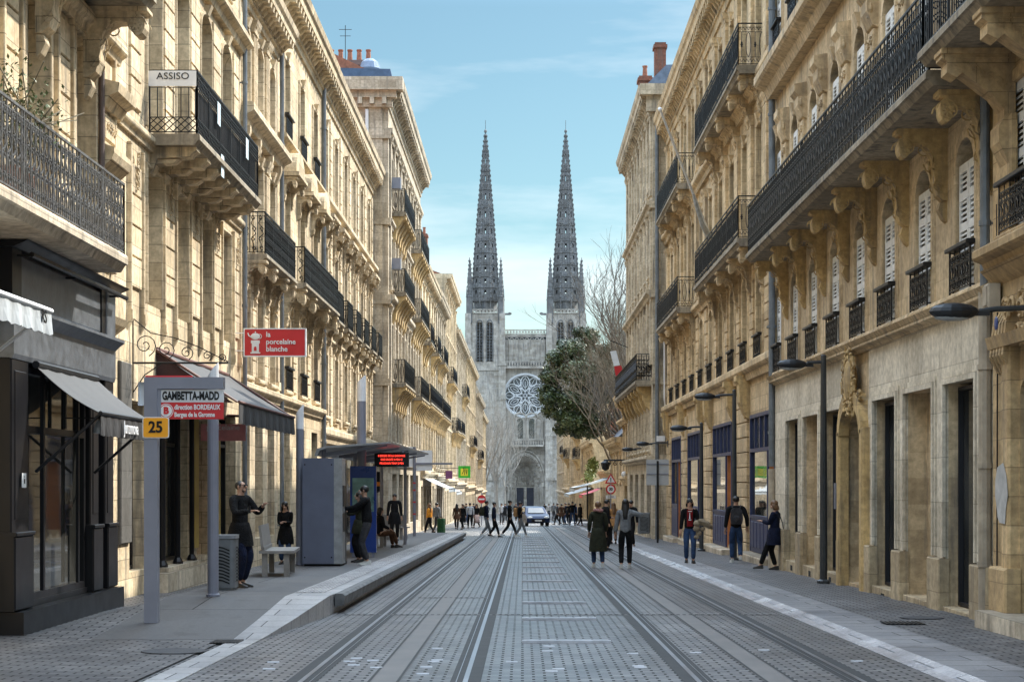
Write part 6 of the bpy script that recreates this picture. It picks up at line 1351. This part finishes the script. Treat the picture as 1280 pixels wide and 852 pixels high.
car(PX(668, 130), 131, plain('car_blue', (.008, .022, .07), .4, .2, .05, 1, 0, .4, .1), 'small dark blue car facing the camera, between the tram tracks far down the street', R(8))
car(PX(663, 150), 152, plain('car_grey', (.06, .065, .07), .4, .3, .05, 1, 0, .4, .1), 'grey car just behind the dark blue car', R(-5))

# ================================================================== PEOPLE
SKIN = plain('skin', (.42, .24, .16), .55, 0, .1, 8, .05)
def cloth(name, c, rough=.85):
    m_ = plain('cloth_' + name, c, rough, 0, .45, 7, 0, .15); n_ = m_.node_tree.nodes; q_ = n_.new('ShaderNodeTexNoise'); q_.inputs['Scale'].default_value = 9; q_.inputs['Distortion'].default_value = 1.5; b_ = n_.new('ShaderNodeBump'); b_.inputs['Distance'].default_value = .05; b_.inputs['Strength'].default_value = .8
    m_.node_tree.links.new(q_.outputs[0], b_.inputs['Height']); m_.node_tree.links.new(b_.outputs[0], n_['Principled BSDF'].inputs['Normal']); return m_
C_ = {n: cloth(n, c) for n, c in dict(black=(.010, .010, .011), navy=(.010, .014, .035), denim=(.035, .065, .14), olive=(.03, .032, .02), grey=(.20, .21, .22), beige=(.32, .26, .18), red=(.22, .012, .015), tan=(.38, .20, .08), pink=(.55, .28, .26), white=(.55, .55, .55), dgrey=(.05, .05, .055), orange=(.70, .28, .03), brown=(.09, .045, .025), green=(.02, .07, .03), teal=(.02, .04, .06), skirt=(.45, .33, .30)).items()}
HAIRD = plain('hair_dark', (.008, .007, .006), .5, 0, .3, 20, .2); HAIRB = plain('hair_brown', (.14, .07, .03), .5, 0, .3, 20, .2)
SHOE = plain('shoe_black', (.012, .012, .012), .5); SHOEW = plain('shoe_white', (.55, .55, .52), .5)
def skinned(name, verts, edges, radii, mat, parent, sub=1, extra=None, mats=None):
    me = bpy.data.meshes.new(name); me.from_pydata([tuple(v) for v in verts], edges, []); o = bpy.data.objects.new(name, me); COL.objects.link(o)
    md = o.modifiers.new('s', 'SKIN'); md.use_smooth_shade = True; md.branch_smoothing = .6
    for i, r_ in enumerate(radii):
        sv = me.skin_vertices[0].data[i]; sv.radius = r_ if isinstance(r_, tuple) else (r_, r_); sv.use_root = (i == 0)
    s2 = o.modifiers.new('b', 'SUBSURF'); s2.levels = sub; s2.render_levels = sub
    ev = o.evaluated_get(bpy.context.evaluated_depsgraph_get()); nm = bpy.data.meshes.new_from_object(ev); bpy.data.objects.remove(o); bpy.data.meshes.remove(me)
    if extra:
        b = bmesh.new(); b.from_mesh(nm); e = extra.mesh('x', mat); b.from_mesh(e); b.to_mesh(nm); b.free(); bpy.data.meshes.remove(e)
    nm.materials.clear(); nm.materials.append(mat); nm.name = name; nm.polygons.foreach_set('use_smooth', [True] * len(nm.polygons)); return inst(name, nm, parent)
def ik(a, b, l1, l2, bend):
    a, b = Vector(a), Vector(b); d = b - a; L_ = min(d.length, (l1 + l2) * .999); d.normalize(); x = (l1 * l1 - l2 * l2 + L_ * L_) / (2 * L_); h = math.sqrt(max(0, l1 * l1 - x * x))
    bd = Vector(bend); bd = (bd - d * bd.dot(d)); bd.normalize(); return a + d * x + bd * h, a + d * L_
def person(x, y, H, face, label, z=None, top='black', legs='black', shoe=None, hair='short', hairm=None, coat=0, ph_='stand', la=None, ra=None, lf=None, rf=None, lean=0, bag=None, scarf=None, fem=False, group=None, head=(0, 0), near=False, hood=False, sit=False, open_coat=None, glasses=False, skirt=None):
    """+Y of the figure is where it faces; `face` rotates it (180 deg = towards the camera)"""
    z = gg(x, y) if z is None else z; t = thing('person', (x, y, z), label, 'person', group, R(face)); s = H / 1.75; V = Vector
    sw = .165 if fem else .19; hipz = .92 if not sit else .50; ln = math.sin(R(lean)); lc = math.cos(R(lean))
    P = lambda dx, dz, dy=0: V((dx, ln * dz + dy, hipz + lc * dz))         # torso frame, from pelvis
    pel = P(0, 0); bel = P(0, .14); chest = P(0, .36); nb = P(0, .52); nk = P(0, .58, .01); hd = P(0, .69, .025) + V((head[0] * .03, head[1] * .04, 0)); top_ = hd + V((0, .0, .085))
    sh = {k: P(k * sw, .485) for k in (-1, 1)}; hp = {k: P(k * .09, -.02) for k in (-1, 1)}
    D = {-1: la or (-.27, .03, .80), 1: ra or (.27, .03, .80)}; FT = {-1: lf or (-.10, -.02, .08), 1: rf or (.10, .03, .08)}
    arm = {}; leg = {}
    for k in (-1, 1):
        e, h = ik(sh[k], D[k], .28, .25, (k * .35, -.9, -.2)); hdv = (h - e).normalized(); arm[k] = (sh[k], e, h, h + hdv * .085)
        kn, an = ik(hp[k], FT[k], .43, .43, (k * .05, 1, .1)); leg[k] = (hp[k], kn, an, an + V((k * .01, .09, -.04)))
    sc = lambda v: V(v) * s
    lv = 2 if near else 1
    vs, es, rs = [pel, bel, chest, nb, nk, hd, top_], [(0, 1), (1, 2), (2, 3), (3, 4), (4, 5), (5, 6)], [(.11, .09), (.10, .08), (.13, .09), (.07, .06), (.048, .05), (.072, .088), (.05, .06)]
    for k in (-1, 1):
        b0 = len(vs); vs += list(arm[k]); es += [(3, b0), (b0, b0 + 1), (b0 + 1, b0 + 2), (b0 + 2, b0 + 3)]; rs += [.052, .037, .025, (.034, .018)]
        if near:
            hv = arm[k][3]; dv = (arm[k][3] - arm[k][2]).normalized(); sd_ = dv.cross(V((0, 0, 1))); sd_ = sd_.normalized() if sd_.length > .1 else V((1, 0, 0)); up_ = sd_.cross(dv)
            for q, fl in enumerate((.055, .07, .075, .065)):
                o_ = hv + sd_ * ((q - 1.5) * .02); b1 = len(vs); vs += [o_ + dv * .012, o_ + dv * fl * .6 - up_ * .008, o_ + dv * fl - up_ * .03]; es += [(b0 + 3, b1), (b1, b1 + 1), (b1 + 1, b1 + 2)]; rs += [.010, .009, .007]
            b1 = len(vs); vs += [arm[k][2] + dv * .04 - sd_ * k * .035, arm[k][2] + dv * .075 - sd_ * k * .055 - up_ * .015]; es += [(b0 + 2, b1), (b1, b1 + 1)]; rs += [.012, .009]
        b0 = len(vs); vs += list(leg[k]); es += [(0, b0), (b0, b0 + 1), (b0 + 1, b0 + 2), (b0 + 2, b0 + 3)]; rs += [.085, .055, .034, (.012, .012)]
    ex = MB(); F_ = hd + V((0, .085, 0)); ex.ell(tuple(sc(F_ + V((0, .012, -.008)))), (.014 * s, .022 * s, .024 * s), 6, 5)
    for k in (-1, 1): ex.ell(tuple(sc(hd + V((k * .076, 0, -.005)))), (.012 * s, .02 * s, .03 * s), 6, 5)
    ex.ell(tuple(sc(hd + V((0, .055, -.06)))), (.04 * s, .035 * s, .035 * s), 8, 6)
    skinned('body', [sc(v) for v in vs], es, [tuple(q * s for q in (r_ if isinstance(r_, tuple) else (r_, r_))) for r_ in rs], SKIN, t, lv, ex)
    m = MB(); [m.ell(tuple(sc(F_ + V((k * .03, -.006, .018)))), (.010 * s, .007 * s, .007 * s), 6, 4) for k in (-1, 1)]; m.box(*(q * s for q in (F_.x - .02, F_.x + .02, F_.y - .012, F_.y - .004, F_.z - .045, F_.z - .039))); m.build('facial_features', BLK, t)
    if glasses:
        m = MB(); [m.ell(tuple(sc(F_ + V((k * .032, .004, .018)))), (.028 * s, .01 * s, .02 * s), 8, 5) for k in (-1, 1)]; m.tube([sc(hd + V((-.078, .0, .02))), sc(F_ + V((-.06, 0, .022))), sc(F_ + V((.06, 0, .022))), sc(hd + V((.078, .0, .02)))], .004); m.build('sunglasses', BLK, t)
    # trousers
    if legs:
        vs = [P(0, .16), pel]; es = [(0, 1)]; rs = [(.118, .10), (.14, .115)]
        for k in (-1, 1): b0 = len(vs); l_ = leg[k]; vs += [l_[0] + V((0, 0, -.04)), l_[1], l_[2] + (l_[1] - l_[2]) * .06]; es += [(1, b0), (b0, b0 + 1), (b0 + 1, b0 + 2)]; rs += [.108, .076, .062]
        skinned('trousers', [sc(v) for v in vs], es, [tuple(q * s for q in (r_ if isinstance(r_, tuple) else (r_, r_))) for r_ in rs], C_[legs], t, lv)
    for k in (-1, 1):
        l_ = leg[k]; m = MB(); fd = (l_[3] - l_[2]); fd.z = 0; fd.normalize(); sdv = V((fd.y, -fd.x, 0)); bs = l_[2] + V((0, 0, -.078))
        pr = [(-.07, .032, .10), (-.05, .042, .10), (.02, .044, .085), (.10, .048, .055), (.16, .042, .04), (.185, .02, .03)]; v2 = []
        tilt = 0 if l_[2].z < .14 else -(l_[2].z - .08) * 1.2
        for a_, w_, h_ in pr: c = bs + fd * a_ + V((0, 0, a_ * tilt)); v2 += [c - sdv * w_, c + sdv * w_, c + sdv * w_ * .75 + V((0, 0, h_)), c - sdv * w_ * .75 + V((0, 0, h_))]
        m.add([tuple(sc(v)) for v in v2], [(i * 4 + j, i * 4 + (j + 1) % 4, i * 4 + 4 + (j + 1) % 4, i * 4 + 4 + j) for i in range(5) for j in range(4)] + [(3, 2, 1, 0), (20, 21, 22, 23)]); m.build('shoe', shoe or SHOE, t)
    # jacket
    gr = .022 if fem else .028
    vs = [P(0, -.08), bel, chest, nb, nb + (nk - nb) * .55]; es = [(0, 1), (1, 2), (2, 3), (3, 4)]; rs = [(.165, .135), (.15, .125), (.18, .13), (.11, .09), (.06, .06)]
    if hood: vs += [nb + V((0, -.09, -.02))]; es += [(3, 5)]; rs += [(.09, .05)]
    for k in (-1, 1):
        a_ = arm[k]; b0 = len(vs); vs += [a_[0] + V((0, 0, .0)), a_[1], a_[2] + (a_[1] - a_[2]) * .06]; es += [(3 if not hood else 3, b0), (b0, b0 + 1), (b0 + 1, b0 + 2)]; rs += [.082, .062, .048]
    skinned('coat' if coat else 'jacket', [sc(v) for v in vs], es, [tuple(q * s for q in (r_ if isinstance(r_, tuple) else (r_, r_))) for r_ in rs], C_[top], t, lv)
    if coat:
        m = MB(); k = 16; n = 7; base = P(0, .1); vs = []
        for i in range(n):
            q = i / (n - 1); zz = (hipz + .12) * (1 - q) + coat * q; r_ = .16 + .075 * q + .02 * math.sin(q * 3)
            for j in range(k): a_ = 2 * math.pi * j / k; f_ = 1 + .05 * math.sin(a_ * 5 + q) * q; vs.append((r_ * math.cos(a_) * f_ * s, (ln * max(0, zz - hipz) + r_ * .85 * math.sin(a_) * f_) * s, zz * s))
        m.add(vs, [(i * k + j, i * k + (j + 1) % k, (i + 1) * k + (j + 1) % k, (i + 1) * k + j) for i in range(n - 1) for j in range(k)] + [tuple(range(k))]); m.build('coat_skirt', C_[top], t, smooth=True)
    if skirt: m = MB(); m.lathe([(.15 * s, .95 * s), (.2 * s, .6 * s), (.24 * s, .35 * s)], k=14); m.build('skirt', C_[skirt], t, smooth=True)
    if open_coat:                       # shirt panel showing between open fronts
        m = MB(); vs = [sc(chest + V((dx, .135 + .0 * dz, dz))) for dz in (-.3, -.12, .05, .14) for dx in (-.075, 0, .075)]; vs = [v + V((0, (-.012 if i % 3 != 1 else .01) - (.03 if i > 8 else 0), 0)) for i, v in enumerate(vs)]
        m.add([tuple(v) for v in vs], [(i * 3 + j, i * 3 + j + 1, i * 3 + j + 4, i * 3 + j + 3) for i in range(3) for j in range(2)]); o = m.build('shirt', C_[open_coat], t, smooth=True)
        m = MB(); c_ = sc(chest); m.py([(c_.x - .012, c_.z - .1), (c_.x + .022, c_.z - .1), (c_.x + .012, c_.z + .05), (c_.x, c_.z + .07)], c_.y + .148 * s, c_.y + .154 * s); m.box(c_.x - .035, c_.x + .04, c_.y + .148 * s, c_.y + .154 * s, c_.z - .14, c_.z - .115); m.box(c_.x - .05, c_.x + .05, c_.y + .140 * s, c_.y + .146 * s, c_.z + .09, c_.z + .105); m.build('shirt_print', WHITE, o)
    # hair
    hm = hairm or HAIRD; m = MB()
    if hair != 'none':
        c = sc(hd + V((0, -.018, .03))); m.ell(tuple(c), (.088 * s, .098 * s, .085 * s), 12, 8)
        if hair == 'buzz': m = MB(); c = sc(hd + V((0, -.03, .015))); m.ell(tuple(c), (.085 * s, .082 * s, .075 * s), 12, 8); m.ell(tuple(sc(hd + V((0, .048, -.062)))), (.042 * s, .04 * s, .034 * s), 10, 6)
        if hair in ('long', 'mid'):
            Lh = .42 if hair == 'long' else .16; k = 10; vs = []
            for i in range(6):
                q = i / 5; zz = hd.z + .03 - Lh * q; w_ = .088 + .03 * math.sin(q * 2.6) - .02 * q; 
                for j in range(k): a_ = math.pi + math.pi * 1.0 * j / (k - 1) ; a_ = R(170) + R(200) * j / (k - 1); vs.append(((hd.x + w_ * math.cos(a_)) * s, (hd.y - .01 - .03 * q + (w_ * .85 + .03 * q) * math.sin(a_)) * s, zz * s))
            m.add(vs, [(i * k + j, i * k + j + 1, (i + 1) * k + j + 1, (i + 1) * k + j) for i in range(5) for j in range(k - 1)] + [tuple(5 * k + j for j in range(k))])
        m.build('hair', hm, t, smooth=True)
    if scarf: m = MB(); c = sc(nb + V((0, 0, .045))); m.tube([c + V((.1 * math.cos(a_), .09 * math.sin(a_), .012 * math.sin(a_ * 2))) * s for a_ in [k_ * math.pi / 7 for k_ in range(15)]], .04 * s, 7); m.build('scarf', C_[scarf], t, smooth=True)
    if bag == 'backpack' or (bag and bag.startswith('backpack')):
        bc = bag.split('_')[1] if '_' in bag else 'dgrey'; m = MB(); c = sc(P(0, .28, -.2)); pts = [(-.14, -.2), (.14, -.2), (.16, -.05), (.14, .16), (.08, .22), (-.08, .22), (-.14, .16), (-.16, -.05)]
        m.py([(c.x + a_ * s, c.z + b_ * s) for a_, b_ in pts], c.y - .08 * s, c.y + .07 * s); m.ell((c.x, c.y - .08 * s, c.z - .07 * s), (.11 * s, .05 * s, .1 * s), 10, 6)
        for k in (-1, 1): m.tube([sc(P(k * .1, .5, -.12)), sc(P(k * .11, .56, .0)), sc(P(k * .12, .42, .14)), sc(P(k * .13, .22, .08)), sc(P(k * .13, .12, -.1))], .016 * s, 5)
        bb = thing('backpack', (0, 0, 0), 'x', 'backpack') if 0 else m.build('backpack', C_[bc], t)
    if bag and bag.startswith('shoulder'):
        bc = bag.split('_')[1]; m = MB(); c = sc(V((.24, -.05, .88))); m.ell(tuple(c), (.07 * s, .16 * s, .13 * s), 12, 8); m.tube([sc(sh[1] + V((-.02, .0, .07))), sc(V((.26, .06, 1.15))), c + V((0, .08, .08))], .012 * s, 5); m.tube([sc(sh[1] + V((-.02, .0, .07))), sc(V((.26, -.12, 1.15))), c + V((0, -.1, .08))], .012 * s, 5); m.build('shoulder_bag', C_[bc], t)
    return t
def gg(x, y): return g(y) + .068 if x > 4.2 else (gp(y) if -5.15 < x < -2.8 else g(y) + .03 if x < -5.15 else g(y) + .004)
walk = dict(lf=(-.09, .26, .08), rf=(.09, -.26, .14)); walk2 = dict(lf=(-.09, -.24, .13), rf=(.09, .26, .08))
# left platform
person(PX(300, 28.3), 28.3, 1.76, -118, 'balding man in sunglasses and dark coat with raised hands, beside the slotted grey bin', top='black', legs='navy', hair='buzz', ra=(.22, .36, 1.22), la=(-.16, .34, 1.30), coat=.66, near=True, glasses=True, rf=(.14, .08, .08))
m = MB(); m.box(-.02, .02, -.01, .01, -.06, .06)
tag(m.build('phone', BLK, None, (PX(314, 27.8), 27.62, PZ(636, 27.8))), 'black phone held up by the man in sunglasses', 'phone')
person(PX(357, 46), 46, 1.68, 175, 'woman with long black hair in black coat looking down at her phone, behind the bench', top='black', legs='denim', hair='long', fem=True, coat=.55, la=(-.05, .26, 1.16), ra=(.07, .28, 1.14), head=(0, 1), near=True, lean=3, z=g(46) + .05)
person(PX(459, 38.8), 38.8, 1.78, 92, 'man in black hooded jacket and grey trousers using the ticket machine', top='black', legs='dgrey', hair='short', la=(-.12, .50, 1.22), ra=(.12, .46, 1.15), near=True, hood=True, lean=4, shoe=SHOEW, bag=None)
person(PX(450, 40.4), 40.4, 1.66, 100, 'person in olive coat half hidden behind the man at the ticket machine', top='olive', legs='black', hair='mid', fem=True, coat=.7, la=(-.1, .4, 1.2), near=True)
tp = person(PX(474, 53), 53.2, 1.68, -60, 'seated woman in dark coat and brown trousers on the shelter bench, legs stretched out', top='black', legs='brown', hair='mid', fem=True, sit=True, lf=(-.12, .52, .08), rf=(.10, .56, .10), la=(-.18, .25, .62), ra=(.18, .25, .62), near=True, z=gp(53))
person(PX(492, 64), 64.5, 1.75, -175, 'dark figure seen from behind beyond the short seat at the end of the shelter', top='black', legs='black', coat=.6, near=True, z=gp(64))
person(PX(537, 95), 95, 1.68, 60, 'woman in bright orange jacket and black trousers walking, left pavement', top='orange', legs='black', hair='long', hairm=HAIRB, fem=True, z=g(95) + .02, **walk)
person(PX(546, 97), 97, 1.72, -40, 'person in pale grey top beside a green bag, left pavement', top='grey', legs='dgrey', z=g(97) + .02, **walk2)
t = thing('green_bag', (PX(551.5, 96), 96, g(96)), 'tall green bag or bin next to the person in pale grey, left', 'bag'); m = MB(); m.lathe([(.20, 0), (.23, .1), (.22, .6), (.22, .8), (.2, .85)], k=12); m.build('sack', C_['green'], t); m = MB(); m.tube([(-.1, 0, .85), (0, 0, .97), (.1, 0, .85)], .02); m.build('handle', IRON, t)
# crossing group
person(PX(607.5, 87), 87.5, 1.84, -90 + 15, 'young man with green backpack and grey trousers crossing the tracks, leftmost of four', top='navy', legs='grey', shoe=SHOEW, bag='backpack_olive', **walk)
person(PX(617.5, 87), 86.8, 1.76, -90, 'young man in navy jacket and black trousers crossing, second from left of four', top='navy', legs='black', **walk2)
person(PX(637, 87), 87.2, 1.86, -90, 'tall man with dark backpack and black trousers striding over the rail, third of four', top='black', legs='black', shoe=SHOEW, bag='backpack_dgrey', lf=(-.09, .34, .08), rf=(.09, -.36, .15))
person(PX(650, 87), 86.6, 1.78, -90 - 10, 'man with small brown bag and grey trousers crossing, rightmost of four', top='black', legs='grey', shoe=SHOEW, bag='backpack_tan', lf=(-.09, .30, .08), rf=(.09, -.22, .12))
# two women
person(PX(747.5, 45), 45, 1.72, 4, 'woman in long black-olive coat with pink scarf and jeans walking away over the tracks', top='olive', legs='denim', shoe=SHOEW, hair='short', hairm=HAIRB, scarf='pink', coat=.42, fem=True, near=True, la=(-.22, .12, .92), ra=(.22, .12, .92), lf=(-.1, .06, .08), rf=(.11, -.1, .1))
person(PX(780, 45), 44.4, 1.78, -4, 'woman with very long black hair, grey sweatshirt and wide black trousers walking away', top='grey', legs='black', shoe=SHOEW, hair='long', fem=True, near=True, ra=(.26, .22, 1.38), la=(-.25, .06, .86), lf=(-.1, -.08, .09), rf=(.1, .08, .08))
person(PX(757, 62), 62, 1.82, -70, 'tall man in black jacket looking down, beyond the woman with the pink scarf', top='black', legs='black', head=(0, 1), coat=.75, la=(-.15, .3, 1.1))
person(PX(767, 72), 72, 1.72, 10, 'woman in tan coat walking away between the two near women', top='tan', legs='black', hair='long', hairm=HAIRB, fem=True, coat=.75)
person(PX(789, 66), 66, 1.80, 150, 'man with hand at his face, partly hidden by the long-haired woman', top='black', legs='black', ra=(.1, .2, 1.5))
# right pavement
person(PX(862, 46.5), 46.5, 1.74, 178, 'woman in glasses with red T-shirt under black cardigan and jeans walking towards the camera', top='black', legs='denim', hair='mid', fem=True, near=True, open_coat='red', glasses=True, la=(-.16, .24, 1.02), ra=(.24, .05, .86), lf=(-.09, .1, .08), rf=(.08, -.08, .09))
t = thing('folded_coat', (PX(877, 46.2), 46.15, g(46) + 1.02), 'beige padded coat carried over the arm of the woman in the red T-shirt', 'coat'); m = MB()
for k, (a, z_, r_) in enumerate(((-.12, .1, .09), (0, .13, .10), (.12, .08, .09), (.2, .02, .07), (-.14, -.04, .08), (-.08, -.16, .07), (-.14, -.26, .06), (.02, -.05, .06))): m.ell((a, -.02 + .02 * (k % 2), z_), (r_ * 1.15, r_, r_ * .95), 12, 8)
m.build('padding', C_['beige'], t, smooth=True); m = MB(); m.tube([(-.1, -.08, .18), (.15, -.1, .1), (.26, -.02, -.04)], .035, 6); m.build('sleeve', C_['beige'], t, smooth=True)
person(PX(920, 46.8), 46.8, 1.80, -3, 'man in black jacket with black backpack and jeans walking away, right pavement', top='black', legs='denim', bag='backpack_dgrey', near=True, shoe=SHOEW, rf=(.10, -.22, .16), lf=(-.09, .1, .08), la=(-.28, .06, .82), ra=(.29, .0, .92))
person(PX(968, 41.6), 41.6, 1.68, 62, 'woman in long navy coat leaning back against the wall and looking at her phone, right', top='navy', legs='black', hair='mid', hairm=HAIRB, fem=True, coat=.62, near=True, la=(-.06, .3, 1.2), ra=(.08, .28, 1.18), lf=(-.1, .34, .08), rf=(.1, .0, .08), bag='shoulder_teal', lean=-4, head=(0, 1))
# far left crowd
random.seed(12)
for i, (px_, Y_, tp_, lg, hr, ct, lab) in enumerate(((571, 112, 'brown', 'black', 'long', .7, 'woman in dark reddish coat facing the camera, first of the far left group'), (578.5, 113, 'black', 'black', 'long', .5, 'woman all in black, second of the far left group'), (587.5, 118, 'white', 'black', 'short', 0, 'person in white top and black trousers in the far left group'), (596, 120, 'black', 'black', 'long', 0, 'woman in black jacket and pale pink skirt, far left group'), (583, 140, 'dgrey', 'denim', 'short', 0, 'man in dark grey jacket beyond the far left group'), (592, 150, 'navy', 'black', 'short', .6, 'person in navy coat farthest down the left pavement'), (627, 142, 'white', 'dgrey', 'short', 0, 'person in white shirt between the crossing men, far off'), (631.5, 160, 'denim', 'black', 'short', 0, 'person in blue jacket walking far off in mid street'), (645, 175, 'dgrey', 'black', 'short', 0, 'tiny dark walker far off before the church door'))):
    person(PX(px_, Y_), Y_, 1.74 if hr == 'short' else 1.68, random.choice([170, 190, 150, 10]), lab, top=tp_, legs=lg, hair=hr, coat=ct, fem=hr == 'long', z=g(Y_) + .01, skirt='skirt' if px_ == 596 else None, group='people far down the left side', **random.choice([walk, walk2, {}]))
for i, (px_, Y_, tp_, lg, ct, lab) in enumerate(((697, 138, 'dgrey', 'black', 0, 'man in dark grey at the left end of the far right crowd'), (702, 135, 'brown', 'black', .7, 'person in brown coat near the left end of the far right crowd'), (707, 139, 'navy', 'denim', 0, 'person in navy jacket and jeans within the far right crowd'), (711, 134, 'black', 'black', .6, 'person in long black coat in the middle of the far right crowd'), (715.5, 132, 'black', 'denim', 0, 'man in black jacket and jeans in the far right crowd'), (719, 140, 'denim', 'black', 0, 'person in blue jacket behind the far right crowd'), (725, 129, 'black', 'black', .65, 'person in black coat standing apart at the right end of the crowd'), (692, 170, 'grey', 'dgrey', 0, 'tiny grey walker beyond the far right crowd'), (686, 190, 'white', 'black', 0, 'tiny white-shirted walker near the cathedral, right'), (681, 210, 'black', 'black', 0, 'tiny black-clad walker near the cathedral, farthest right'))):
    person(PX(px_, Y_), Y_, random.uniform(1.66, 1.84), random.choice([170, 20, 90, -60, 200]), lab, top=tp_, legs=lg, coat=ct, z=g(Y_) + .03, group='people far down the right side', **random.choice([walk, {}, {}]))
